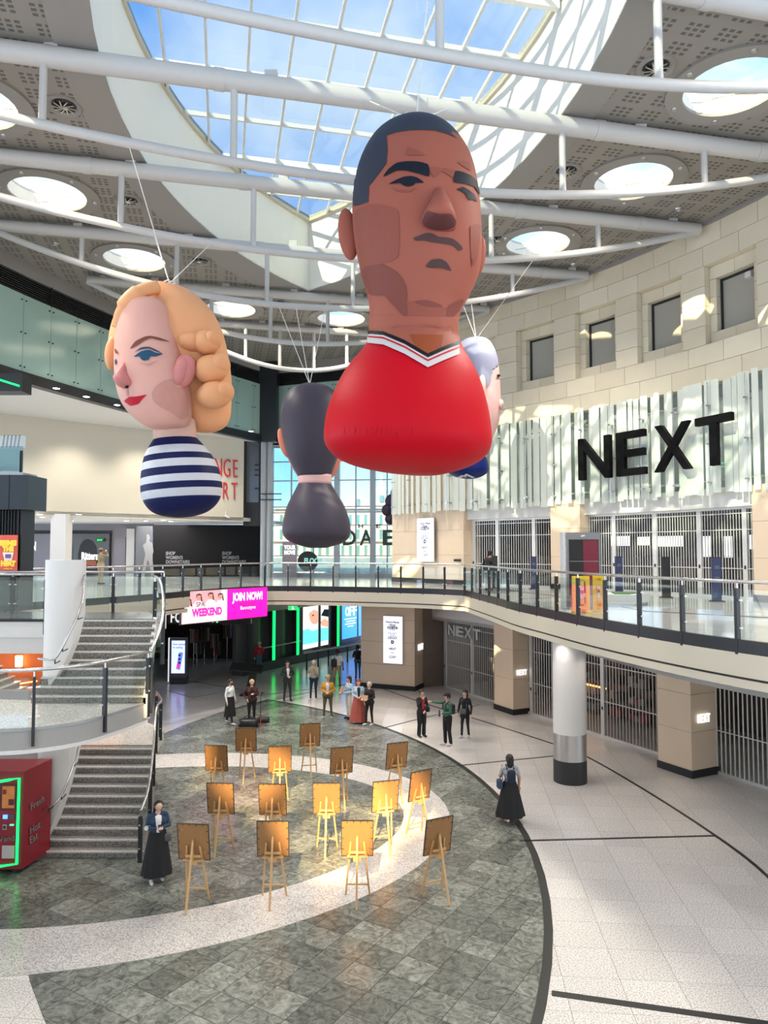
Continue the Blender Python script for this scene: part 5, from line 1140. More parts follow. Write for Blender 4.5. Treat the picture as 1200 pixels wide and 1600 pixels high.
def paint(name, bv, pts, m, parent, off=.012, grid=4.0, sm=True):
    """a printed patch on the inflated skin: outline given in picture coordinates, laid onto the surface"""
    P = [Vector(p) for p in pts]
    if sm:
        k = len(P); Q = []
        for i in range(k):
            a, b, c, d = P[i-1], P[i], P[(i+1) % k], P[(i+2) % k]
            sharp = (b-a).length > 0 and (c-b).length > 0 and ((b-a).normalized().dot((c-b).normalized()) < .35)
            for q in range(4):
                f = q/4; Q.append(b.lerp(c, f).lerp(.5*((2*b)+(c-a)*f+(2*a-5*b+4*c-d)*f*f+(3*b-a-3*c+d)*f**3), .5))
        P = Q
    else:
        Q = []
        for i in range(len(P)):
            a, b = P[i], P[(i+1) % len(P)]; n = max(1, int((b-a).length/4)); Q += [a.lerp(b, q/n) for q in range(n)]
        P = Q
    nb = len(P); xs = [p[0] for p in P]; ys = [p[1] for p in P]; inn = []
    def inside(x, y):
        c = False
        for i in range(nb):
            (x1, y1), (x2, y2) = P[i-1], P[i]
            if (y1 > y) != (y2 > y) and x < (x2-x1)*(y-y1)/(y2-y1)+x1: c = not c
        return c
    gx = min(xs)+grid/2
    while gx < max(xs):
        gy = min(ys)+grid/2
        while gy < max(ys):
            if inside(gx, gy) and min((gx-p[0])**2+(gy-p[1])**2 for p in P) > (grid*.35)**2: inn.append(Vector((gx, gy)))
            gy += grid
        gx += grid
    vs, _, fs, *_ = delaunay_2d_cdt(P+inn, [], [list(range(nb))], 1, 1e-5)
    co = []; ok = []
    for v in vs:
        d = ray(v[0], v[1]).normalized(); loc, nr, _, _ = bv.ray_cast(EYEV, d)
        if loc is None: co.append(Vector((0, 0, 0))); ok.append(False)
        else: co.append(loc+(nr if nr.dot(d) < 0 else -nr)*off); ok.append(True)
    fs = [tuple(f) for f in fs if all(ok[i] for i in f)]; used = sorted({i for f in fs for i in f}); mp = {u: i for i, u in enumerate(used)}
    if not fs: print('paint miss', name); return None
    # keep faces towards the eye
    out = []
    for f in fs:
        a, b, c = (co[i] for i in f[:3]); nn = (b-a).cross(c-a)
        out.append(tuple(mp[i] for i in (f if nn.dot(a-EYEV) < 0 else f[::-1])))
    return obj(name, MB().add([co[i] for i in used], out), m, parent, smooth=True)
def blob(name, c, r, m, parent, rot=(0, 0, 0), n=20, k=14):
    from mathutils import Euler
    return obj(name, MB().ball(c, r, n, k, M=Euler(rot).to_matrix()), m, parent, smooth=True)
def cords(parent, top, ends, r=.012):
    for e in ends: obj('rope', MB().tube([top, e], r, 5), 'cord', parent)
    for k in range(4): a = k*PI/2; obj('knot', MB().tube([Vector(top)+Vector((.12*math.cos(a+q), .12*math.sin(a+q), .03*q)) for q in (0, .6, 1.2, 1.8)], .02, 5), 'cord', parent)
def C(crop, s, x0, y0): return [(x0+a/s, y0+b/s) for a, b in crop]
# ---- 1 the big red-shirted head
Y1 = 14.5
B1 = thing('inflatable_head', 'huge inflatable head of a short-haired man in a red football shirt, hanging in the centre', 'balloon', pd(640, 742, Y1), 0, 'giant inflatable heads')
rows = [(188.5, 646, 656), (193, 626, 680), (202, 603, 698), (220, 580, 718), (250, 562, 737), (285, 552, 747), (325, 548, 752), (365, 550, 754), (400, 556, 754), (430, 563, 749), (455, 571, 738), (472, 575, 729), (485, 576, 722), (505, 576, 717), (530, 575, 717)]
rg, tt = prof_rings(rows, Y1, n=72, per=6, depth=1.0); hd = MB().rings(rg)
hairp = [(604, 212), (606, 235), (604, 256), (590, 275), (577, 291), (576, 318), (552, 326), (535, 330), (530, 250), (560, 180), (640, 160), (720, 180), (745, 215), (752, 250), (740, 236), (730, 226), (715, 217), (690, 207), (665, 203), (640, 204), (620, 207)]
def inpoly(p, P):
    c = False
    for i in range(len(P)):
        (x1, y1), (x2, y2) = P[i-1], P[i]
        if (y1 > p[1]) != (y2 > p[1]) and p[0] < (x2-x1)*(p[1]-y1)/(y2-y1)+x1: c = not c
    return c
def hair_faces(mb, poly, zmin, Yc):
    for i, f in enumerate(mb.f):
        c = sum((Vector(mb.v[k]) for k in f), Vector())/len(f); q = px(c)
        if c.y > Yc and c.z > zmin: mb.m[i] = 1
        elif c.y <= Yc and inpoly(q, poly): mb.m[i] = 1
hairp2 = [(598, 206), (600, 235), (597, 253), (584, 271), (571, 288), (570, 312), (552, 318), (535, 320), (530, 250), (560, 180), (640, 160), (720, 180), (745, 215), (752, 240), (742, 228), (732, 219), (716, 210), (690, 200), (665, 196), (640, 197), (618, 200)]
hair_faces(hd, hairp2, pd(0, 340, Y1).z, Y1+.15)
H1 = obj('head', hd, ['fab_brown', 'fab_hair_navy'], B1, smooth=True); bv = bvh_of(H1)
c2 = lambda pts: C(pts, 4.0, 490, 180)
hair = [(604, 212), (606, 235), (604, 256), (590, 275), (577, 291), (576, 316), (560, 321), (553, 322), (552, 296), (556, 272), (564, 250), (574, 232), (588, 215), (603, 203), (625, 194.5), (648, 191), (672, 193.5), (697, 203), (715, 217.5), (700, 210), (680, 204.5), (660, 203.5), (640, 204), (620, 207)]
paint('hair', bv, hair, 'fab_hair_navy', H1, sm=False)
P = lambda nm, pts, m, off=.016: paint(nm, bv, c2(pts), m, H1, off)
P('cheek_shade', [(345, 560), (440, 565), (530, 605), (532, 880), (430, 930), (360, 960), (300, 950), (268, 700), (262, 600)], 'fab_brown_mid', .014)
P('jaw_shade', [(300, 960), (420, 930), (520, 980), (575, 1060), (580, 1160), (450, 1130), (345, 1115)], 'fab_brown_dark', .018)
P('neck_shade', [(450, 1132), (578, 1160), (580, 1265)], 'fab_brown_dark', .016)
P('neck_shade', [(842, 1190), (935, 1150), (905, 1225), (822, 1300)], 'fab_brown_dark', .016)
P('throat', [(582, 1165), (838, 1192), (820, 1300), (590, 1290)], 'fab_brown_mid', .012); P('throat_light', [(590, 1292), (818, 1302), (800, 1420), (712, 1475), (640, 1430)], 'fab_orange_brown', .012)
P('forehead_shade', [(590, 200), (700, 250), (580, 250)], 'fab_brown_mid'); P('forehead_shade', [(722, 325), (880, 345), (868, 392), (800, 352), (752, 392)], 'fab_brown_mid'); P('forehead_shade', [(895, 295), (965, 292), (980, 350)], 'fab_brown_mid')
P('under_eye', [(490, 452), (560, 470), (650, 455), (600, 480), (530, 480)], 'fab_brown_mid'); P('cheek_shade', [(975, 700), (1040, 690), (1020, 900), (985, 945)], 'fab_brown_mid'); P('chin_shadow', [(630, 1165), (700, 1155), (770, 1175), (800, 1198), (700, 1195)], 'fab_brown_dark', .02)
P('eyebrow', [(438, 388), (470, 340), (520, 302), (580, 292), (650, 293), (715, 312), (722, 386), (660, 370), (580, 350), (520, 350)], 'fab_ink', .022); P('eyebrow', [(882, 352), (930, 358), (980, 380), (1015, 415), (1035, 500), (1000, 450), (950, 432), (872, 420)], 'fab_ink', .022)
P('eye', [(472, 433), (520, 406), (565, 388), (610, 383), (650, 394), (690, 425), (640, 426), (622, 442), (590, 450), (560, 440), (540, 428)], 'fab_ink', .022); P('eye', [(890, 465), (930, 451), (970, 472), (1000, 500), (1020, 545), (995, 528), (975, 533), (955, 518), (945, 495), (920, 478)], 'fab_ink', .022)
P('mouth', [(625, 768), (660, 755), (700, 738), (740, 740), (780, 762), (820, 764), (870, 775), (910, 808), (928, 836), (905, 848), (870, 815), (800, 802), (740, 795), (690, 784), (640, 786)], 'fab_mouth', .022); P('chin_mark', [(700, 945), (735, 905), (790, 898), (830, 920), (858, 972), (800, 955), (740, 955)], 'fab_mouth', .022)
def on(bv, x, y, off=0.0):
    d = ray(x, y).normalized(); loc, nr, _, _ = bv.ray_cast(EYEV, d); return loc+nr*off
# nose: a swelling lobe that broadens downwards
nz = []; 
for (x, y, w, pr) in ((685, 293, 4, .02), (687, 300, 10, .16), (687, 315, 15, .34), (686, 330, 21, .52), (685, 342, 26, .62), (685, 350, 27, .62), (685, 356, 24, .52), (685, 360, 14, .34), (685, 361, 4, .2)):
    base = on(bv, x, y); wd = w*Y1/F; nz.append([base+Vector((wd*math.cos(a), .12-(pr+.12)*max(0, math.sin(a)), 0)) if math.sin(a) >= 0 else base+Vector((wd*math.cos(a), .12, 0)) for a in (2*PI*k/24 for k in range(24))])
NO = obj('nose', MB().rings(nz), 'fab_brown', H1, smooth=True); bn = bvh_of(NO)
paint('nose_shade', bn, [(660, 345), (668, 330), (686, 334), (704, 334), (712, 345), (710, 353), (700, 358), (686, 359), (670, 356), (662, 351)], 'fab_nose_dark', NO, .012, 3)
for x, y, s in ((544, 366, -1), (748, 400, 1)):
    c = pd(x, y, Y1+.1); blob('ear', c, (.20 if s < 0 else .14, .16, .54 if s < 0 else .42), 'fab_brown', H1, (0, -.12 if s < 0 else .12, 0))
rows = [(526, 575, 717), (540, 570, 722), (556, 558, 730), (575, 542, 741), (600, 527, 752), (640, 511, 763), (675, 505.5, 768), (695, 508, 768), (712, 522, 760), (725, 548, 742), (735, 590, 715), (741, 635, 690)]
rg, tt = prof_rings(rows, Y1, n=72, per=5, depth=.92); SHT = obj('shirt', MB().rings(rg), 'fab_red', B1, smooth=True); bs = bvh_of(SHT, H1)
vband = lambda a, b: [(576, 517+a), (600, 520+a), (632, 534+a), (668, 555+a), (690, 545+a), (716, 534+a), (717, 534+b), (690, 545+b), (668, 555+b), (632, 534+b), (600, 520+b), (575, 517+b)]
paint('neck_vee', bs, [(577, 494), (600, 494), (716, 496), (717, 534), (690, 545), (668, 555), (632, 534), (600, 520), (576, 517)], 'fab_brown', SHT, .02, sm=False)
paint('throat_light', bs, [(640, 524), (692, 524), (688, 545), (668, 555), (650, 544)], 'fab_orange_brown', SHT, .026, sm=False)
paint('collar', bs, vband(5, 20), 'fab_white', SHT, .026, sm=False); paint('collar_edge', bs, vband(-1, 5), 'fab_black', SHT, .032, sm=False); paint('collar_line', bs, vband(8.5, 11), 'fab_red', SHT, .034, sm=False)
for k in range(14):
    x = 538+8.2*k; p0, p1 = on(bs, x+random.uniform(-2, 2), 662+random.uniform(-6, 2), .004), on(bs, x+random.uniform(-2, 2), 684+random.uniform(-3, 2), .004); obj('seam_pucker', MB().tube([p0, p0.lerp(p1, .5)+Vector((0, -.02, 0)), p1], [.004, .022, .004], 6), 'fab_red', SHT, smooth=True)
cords(B1, pd(650, 189, Y1), [Vector((-.4, 17.75, 18.0)), Vector((1.6, 18.1, 18.0)), Vector((.9, 13.1, 18.0))])
# ---- 2 blonde head in a striped top
Y2 = 18.0
B2 = thing('inflatable_head', 'blonde inflatable woman head with red lips and a navy striped top', 'balloon', pd(280, 808, Y2), 0, 'giant inflatable heads')
rows = [(441, 240, 252), (446, 222, 275), (456, 206, 300), (472, 193, 320), (490, 183, 335), (512, 175, 346), (535, 171, 353), (560, 173, 358), (582, 195, 361), (602, 235, 362), (630, 255, 361.5), (650, 272, 360), (665, 288, 353), (673, 300, 340), (676, 312, 326)]
rg, tt = prof_rings(rows, Y2, n=56, per=5, depth=.72, back=.35); HA = obj('hair', MB().rings(rg), 'fab_blonde', B2, smooth=True)
rows = [(467, 212, 242), (472, 200, 254), (482, 191, 262), (505, 184, 267), (540, 180.5, 280), (580, 180.5, 292), (608, 184, 297), (630, 191, 299), (648, 204, 299), (660, 218, 296), (668, 232, 288), (672, 248, 268)]
rg, tt = prof_rings(rows, Y2, n=56, per=5, depth=.95, back=-.55); FA_ = obj('face', MB().rings(rg), 'fab_pink', B2, smooth=True); bv = bvh_of(FA_)
c1 = lambda pts: C(pts, 4.104, 150, 430); P = lambda nm, pts, m, off=.018: paint(nm, bv, c1(pts), m, FA_, off, 3.0)
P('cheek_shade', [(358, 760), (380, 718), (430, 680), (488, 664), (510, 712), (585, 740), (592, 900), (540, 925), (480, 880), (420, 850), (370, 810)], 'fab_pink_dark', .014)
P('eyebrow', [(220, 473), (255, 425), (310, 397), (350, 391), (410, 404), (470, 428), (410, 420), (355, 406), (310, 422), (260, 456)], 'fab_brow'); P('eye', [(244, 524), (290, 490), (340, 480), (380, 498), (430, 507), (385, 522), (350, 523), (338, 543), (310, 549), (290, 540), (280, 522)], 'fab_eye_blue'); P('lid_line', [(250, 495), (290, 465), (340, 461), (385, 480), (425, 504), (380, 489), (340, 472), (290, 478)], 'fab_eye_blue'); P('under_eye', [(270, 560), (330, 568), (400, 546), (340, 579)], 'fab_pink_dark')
P('lips', [(184, 806), (215, 780), (260, 778), (327, 766), (298, 795), (272, 825), (225, 836)], 'fab_lip'); P('eyebrow', [(123, 470), (133, 480), (150, 503), (128, 500)], 'fab_brow'); P('eye', [(124, 552), (131, 535), (138, 558), (128, 575)], 'fab_eye_blue'); P('philtrum', [(195, 730), (207, 733), (208, 775), (201, 775)], 'fab_pink_dark')
nb_ = []
for (x, y, w, pr) in ((194, 566, 3, .02), (194, 574, 6, .10), (193, 584, 9, .22), (195, 592, 12.5, .34), (197, 598, 13, .36), (197, 604, 10, .26), (197, 607, 3, .12)):
    base = on(bv, x, y); wd = w*Y2/F; nb_.append([base+Vector((wd*math.cos(a)-.25*max(0, math.sin(a))*pr, .1-(pr+.1)*max(0, math.sin(a)), 0)) for a in (2*PI*k/20 for k in range(20))])
NB = obj('nose', MB().rings(nb_), 'fab_ear_pink', FA_, smooth=True); bn = bvh_of(NB); paint('nostril', bn, [(195, 604), (198, 601.5), (201, 603), (200, 606), (196, 606)], 'fab_black', NB, .012, 2)
blob('ear', pd(287, 580, Y2-.85), (.27, .22, .42), 'fab_ear_pink', FA_, (0, .25, 0)); blob('ear_fold', pd(281, 580, Y2-1.02), (.16, .12, .34), 'fab_ear_pink', FA_, (0, .25, 0))
for x, y, rx, rz, ro in ((322, 536, .30, .28, .5), (333, 532, .18, .2, .2), (330, 577, .42, .34, -.3), (345, 570, .22, .26, .1), (335, 617, .42, .33, -.15), (352, 612, .2, .24, .2), (300, 535, .3, .22, 0)): blob('curl', pd(x, y, Y2-.55), (rx, .42, rz), 'fab_blonde', HA, (0, ro, 0))
blob('curl', pd(176, 552, Y2-.15), (.16, .3, .42), 'fab_blonde', HA, (0, .1, 0)); obj('hair_roll', MB().tube(smooth_path([pd(183, 512, Y2-.75), pd(190, 487, Y2-.85), pd(204, 468, Y2-.85), pd(222, 455, Y2-.75), pd(245, 449, Y2-.5)], 6), [.14]*8+[.2]*9+[.16]*8, 12), 'fab_blonde', HA, smooth=True)
P('parting_dot', [(528, 355), (533, 351), (538, 355), (533, 361)], 'fab_black') if False else None
rows = [(655, 240, 305), (670, 240, 306), (686, 240, 308), (700, 238, 312)]
rg, _ = prof_rings(rows, Y2, n=40, per=3, depth=.9, back=-.2); NK = obj('neck', MB().rings(rg), 'fab_neck', B2, smooth=True)
rows = [(686, 240, 307), (696, 234, 316), (708, 228, 326), (722, 224.5, 335), (740, 222, 342), (757, 221.5, 346), (772, 223, 346), (786, 229, 341), (797, 239, 331), (804, 254, 318), (808, 275, 300)]
rg, tt = prof_rings(rows, Y2, n=56, per=6, depth=.9, back=-.2, tilt=.075); zb = [px(Vector((pd(284, 0, Y2).x, Y2, sum(p.z for p in r)/len(r))))[1] for r in rg]
edges_ = [701.5, 714.5, 724.5, 736, 746, 758, 768.5, 780]  # navy/white boundaries along the middle line
seg = 0; bands = [0]+[min(range(len(zb)), key=lambda i: abs(zb[i]-e)) for e in edges_]+[len(rg)-1]
bodyp = None
for i in range(len(bands)-1):
    a_, b_ = bands[i], bands[i+1]; o = obj('shirt_stripe' if i % 2 else 'shirt_band', MB().rings(rg[a_:b_+1], cap=(i in (0, len(bands)-2))), 'fab_stripe_white' if i % 2 else 'fab_navy', B2, smooth=True)
cords(B2, pd(265, 443, Y2), [chord_at(1, 200), chord_at(2, 240), chord_at(2, 330)])
# ---- 3 dark head seen from behind
Y3 = 26.0
B3 = thing('inflatable_head', 'dark plum inflatable head seen from behind with coral ears, left of the red shirt', 'balloon', pd(495, 857, Y3), 0, 'giant inflatable heads')
rows = [(600, 478, 496), (603, 466, 510), (612, 452, 524), (630, 442, 534), (655, 438, 537), (680, 441, 536), (705, 447, 531), (725, 455, 524), (744, 466, 517)]
rg, _ = prof_rings(rows, Y3, n=48, per=5, depth=1.0); H3 = obj('hair', MB().rings(rg), 'fab_plum', B3, smooth=True)
rows = [(640, 448, 530), (690, 442, 538), (715, 449, 534), (735, 459, 527), (746, 466, 520)]
rg, _ = prof_rings(rows, Y3, n=48, per=4, depth=.9, back=.5); obj('face', MB().rings(rg), 'fab_coral', B3, smooth=True)
blob('ear', pd(444, 692, Y3+.1), (.19, .2, .55), 'fab_coral', H3, (0, -.3, 0)); blob('ear', pd(534, 692, Y3+.1), (.19, .2, .55), 'fab_coral', H3, (0, .3, 0))
rows = [(742, 466, 518.5), (757, 466, 518.5)]; rg, _ = prof_rings(rows, Y3, n=40, per=3); obj('neck', MB().rings(rg), 'fab_rose', B3, smooth=True)
rows = [(756, 466, 518), (770, 459, 526), (790, 449, 538), (812, 443, 546), (830, 441.5, 548), (842, 447, 544), (850, 461, 531), (856, 482, 510)]
rg, _ = prof_rings(rows, Y3, n=48, per=5, depth=.95); obj('body', MB().rings(rg), 'fab_plum', B3, smooth=True)
cords(B3, pd(484, 601, Y3), [chord_at(3, 435), chord_at(3, 462), chord_at(3, 508)])
# ---- 4 grey-haired head half hidden behind the red shirt
Y4 = 28.5
B4 = thing('inflatable_head', 'grey-haired pink inflatable head half hidden behind the right shoulder of the red shirt', 'balloon', pd(735, 748, Y4), 0, 'giant inflatable heads')
rows = [(528, 736, 752), (532, 724, 763), (542, 714, 771), (558, 706, 777), (580, 703, 780), (610, 704, 782), (640, 706, 782), (665, 709, 778), (690, 714, 767), (705, 722, 755), (712, 730, 745)]
rg, _ = prof_rings(rows, Y4, n=48, per=5, depth=1.0); m4 = MB().rings(rg); hair_faces(m4, [(650, 500), (800, 500), (778, 571), (769, 577), (764, 602), (759, 603), (755, 587), (745, 590), (741, 610), (650, 640)], pd(0, 640, Y4).z, Y4); H4 = obj('head', m4, ['fab_rose', 'fab_lavender'], B4, smooth=True); bv = bvh_of(H4)
paint('hair', bv, [(722, 534), (742, 530), (760, 534), (771, 545), (777, 561), (778, 571), (769, 577), (764, 602), (759, 603), (755, 587), (745, 590), (741, 606), (710, 606), (706, 570)], 'fab_lavender', H4, .03, sm=False)
paint('eyebrow', bv, [(775, 586), (779, 585), (781, 588), (776, 590)], 'fab_ink', H4, .04, 2); blob('ear', pd(752, 606, Y4-1.0), (.17, .12, .5), 'fab_rose', H4, (0, .1, 0)); blob('nose', pd(782, 632, Y4-.3), (.12, .3, .2), 'fab_rose', H4)
rows = [(700, 722, 752), (725, 722, 752)]; rg, _ = prof_rings(rows, Y4, n=32, per=3); obj('neck', MB().rings(rg), 'fab_rose', B4, smooth=True)
rows = [(700, 716, 752), (715, 706, 760), (728, 699, 763), (738, 700, 762), (745, 712, 752), (748, 728, 740)]; rg, _ = prof_rings(rows, Y4, n=48, per=5); SB = obj('body', MB().rings(rg), 'fab_blue', B4, smooth=True); bv = bvh_of(SB)
for pts in ([(714, 745), (722, 741), (726, 743), (719, 746)], [(724, 742), (729, 739), (742, 745), (738, 746), (729, 742), (728, 745.5)]): paint('printed_letter', bv, pts, 'fab_stripe_white', SB, .03, 1.5, sm=False)
cords(B4, pd(744, 530, Y4), [chord_at(3, 722), chord_at(3, 736), chord_at(2, 836)])
# ---- 5 curly head by the back glazing
Y5 = 42.0
B5 = thing('inflatable_head', 'far inflatable head with bulging dark curls peeping out beside the stone pillar', 'balloon', pd(632, 880, Y5), 0, 'giant inflatable heads')
FC5 = obj('face', MB().rings(prof_rings([(775, 624, 640), (785, 614, 652), (800, 611, 656), (815, 612, 655), (828, 616, 650), (838, 624, 642)], Y5, n=32, per=4)[0]), 'fab_tan', B5, smooth=True)
for x, y, r in ((613, 783, .42), (606, 797, .36), (610, 811, .32), (622, 774, .45), (636, 771, .45), (618, 770, .3), (650, 778, .42), (656, 795, .4), (655, 812, .35)): blob('curl', pd(x, y, Y5-.1), (r, r, r), 'fab_afro', B5)
obj('neck', MB().rings(prof_rings([(834, 622, 644), (850, 622, 644)], Y5, n=24, per=3)[0]), 'fab_tan', B5, smooth=True); obj('body', MB().rings(prof_rings([(848, 621, 645), (860, 614, 652), (875, 613, 655), (886, 617, 650), (892, 628, 640)], Y5, n=32, per=4)[0]), 'fab_black', B5, smooth=True); blob('eye', pd(612.5, 810, Y5-.65), (.05, .04, .04), 'fab_black', FC5)
cords(B5, pd(632, 766, Y5), [Vector((.6, 42, 13.4)), Vector((1.8, 42, 13.4))])
mat('bottle_dark', (.05, .06, .065), .3)
# ============================================================ easels with boards (seen from behind)
mat('board_back', (.33, .165, .060), .65, var=.10, scale=5)
mat('board_edge', (.02, .018, .015), .5)
mat('beech', (.60, .36, .16), .5, var=.12, scale=12)
mat('metal_tab', (.55, .5, .42), .3, metal=.8)
EM = None
def make_easel(label):
    t = thing('easel', label, 'easel', (0, 0, 0), 0, 'wooden easels standing on the slate floor'); L = dict(parent=t, local=True)
    K = lambda *a, **k: kid(obj(*a, **L, **k))
    for s in (-1, 1): K('side_leg', MB().bar((s*.235, .30, 0), (s*.13, .02, 1.12), .022, .035, up=(1, 0, 0)), 'beech')
    K('rear_leg', MB().bar((0, -.34, 0), (0, .0, 1.22), .028, .04, up=(1, 0, 0)), 'beech')
    K('crossbar', MB().bar((-.215, .245, .22), (.215, .245, .22), .02, .03), 'beech'); K('tray', MB().box((0, .05, .84), (.40, .07, .03)), 'beech'); K('tray_support', MB().box((0, .01, .80), (.16, .03, .09)), 'beech'); K('top_bar', MB().box((0, .0, .93), (.30, .025, .045)), 'beech'); K('prop_chain', MB().bar((0, -.2, .5), (0, .2, .5), .008, .008), 'metal_tab')
    K('mast', MB().bar((0, .03, .80), (0, -.015, 1.25), .032, .02, up=(1, 0, 0)), 'beech')
    tl = Matrix.Rotation(math.radians(10), 3, 'X'); c = Vector((0, .04, 1.19))
    b = K('board', MB().box(c, (.61, .018, .72), tl), 'board_back')
    def sub(nm, q, d, m): o = obj(nm, MB().box(c+tl @ Vector(q), d, tl), m, b, local=True); kid(o)
    for q, d in (((0, 0, .362), (.626, .03, .012)), ((0, 0, -.362), (.626, .03, .012)), ((.307, 0, 0), (.012, .03, .72)), ((-.307, 0, 0), (.012, .03, .72))): sub('frame_edge', q, d, 'board_edge')
    for x in (-.2, -.07, .07, .2): sub('tab', (x, -.011, .335), (.012, .006, .035), 'board_edge'); sub('tab', (x, -.011, -.335), (.012, .006, .035), 'board_edge')
    for z in (-.22, 0, .22): sub('tab', (.28, -.011, z), (.035, .006, .012), 'board_edge'); sub('tab', (-.28, -.011, z), (.035, .006, .012), 'board_edge')
    sub('hanger', (.22, -.012, -.2), (.02, .008, .02), 'metal_tab'); sub('hanger', (-.22, -.012, .24), (.02, .008, .02), 'metal_tab')
    return t
ESP = [(380, 1225, 0, 'far row, first from the left'), (330, 1262, -.1, 'second row from the back, first from the left'), (437, 1264, .15, 'second row from the back, second from the left'), (486, 1216, .2, 'far row, second from the left, the farthest of all'), (539, 1266, .3, 'second row from the back, third from the left'), (629, 1256, .4, 'far right, nearest to the three standing people in black'), (335, 1342, -.1, 'third row from the back, first from the left'), (420, 1344, -.05, 'third row from the back, second from the left'), (508, 1342, 0, 'third row from the back, middle'), (610, 1337, .3, 'third row from the back, fourth from the left'), (672, 1314, .6, 'rightmost of its row, turned aside, on the pale ring'), (290, 1429, -.1, 'front row, leftmost, beside the standing woman'), (421, 1423, 0, 'front row, second from the left'), (557, 1422, 0, 'front row, third from the left, on the pale ring'), (702, 1415, .5, 'front row, rightmost, turned aside')]
for i, (x, y, a, lab) in enumerate(ESP):
    lb = 'wooden easel with brown board: '+lab; p = gp(x, y, .014); R_ = Matrix.Rotation(a, 4, 'Z'); off = R_ @ Vector((0, .34, 0)); Mx = Matrix.Translation(p+off) @ R_
    if i == 0: EM = make_easel(lb); EM.matrix_world = Mx; EM.location = Mx.translation; EM.rotation_euler = (0, 0, a)
    else: copy_tree(EM, Mx, lb)
# ============================================================ people
skins = {'light': (.62, .36, .27), 'pale': (.70, .44, .34), 'brown': (.20, .10, .065), 'tan': (.50, .27, .18)}
for k, v in skins.items(): mat('skin_'+k, v, .55)
CLO = dict(black=(.010, .010, .011), charcoal=(.028, .030, .034), white=(.78, .78, .78), denim=(.025, .05, .10), lightdenim=(.42, .55, .66), green=(.05, .13, .09), mustard=(.55, .27, .03), olive=(.09, .08, .045), khaki=(.38, .28, .15), beige=(.33, .30, .23), maroon=(.07, .016, .02), red=(.45, .02, .03), grey=(.36, .37, .39), navy=(.012, .018, .045), jeans=(.07, .11, .17), cream=(.74, .71, .62), pattern=(.42, .09, .07), paleblue=(.55, .62, .70), khaki2=(.26, .21, .12))
for k, v in CLO.items(): mat('cloth_'+k, v, .8, var=.25 if k == 'pattern' else .1, scale=14 if k == 'pattern' else 6)
HAIRC = dict(black=(.010, .008, .008), brown=(.06, .03, .018), red=(.22, .03, .015), grey=(.45, .43, .41), blond=(.50, .34, .18))
for k, v in HAIRC.items(): mat('hair_'+k, v, .6, scale=25, var=.3)
mat('eye_dark', (.02, .015, .012), .3); mat('mouth_red', (.35, .09, .08), .5); mat('shoe_white', (.75, .73, .72), .6); mat('shoe_black', (.012, .012, .013), .5); mat('shoe_pink', (.65, .38, .40), .6); mat('leather_black', (.012, .012, .015), .4); mat('leather_grey', (.10, .10, .115), .5); mat('clipboard', (.42, .25, .13), .6); mat('phone', (.02, .02, .03), .3); mat('paper', (.75, .75, .72), .7)
ARM = dict(down=((.25, .02, 1.13), (.26, -.06, .88)), front=((.27, .03, 1.14), (.06, -.24, 1.08)), phone=((.24, .0, 1.14), (.05, -.25, 1.20)), point=((.20, -.27, 1.40), (.16, -.52, 1.46)), chin=((.23, -.14, 1.16), (.06, -.17, 1.40)), hip=((.33, .08, 1.17), (.20, -.05, .98)), photo=((.22, -.24, 1.36), (.07, -.26, 1.56)), hold=((.24, .0, 1.13), (.13, -.27, 1.10)), waist=((.25, .0, 1.12), (.02, -.20, .98)), strap=((.24, -.05, 1.16), (.20, -.2, 1.12)))
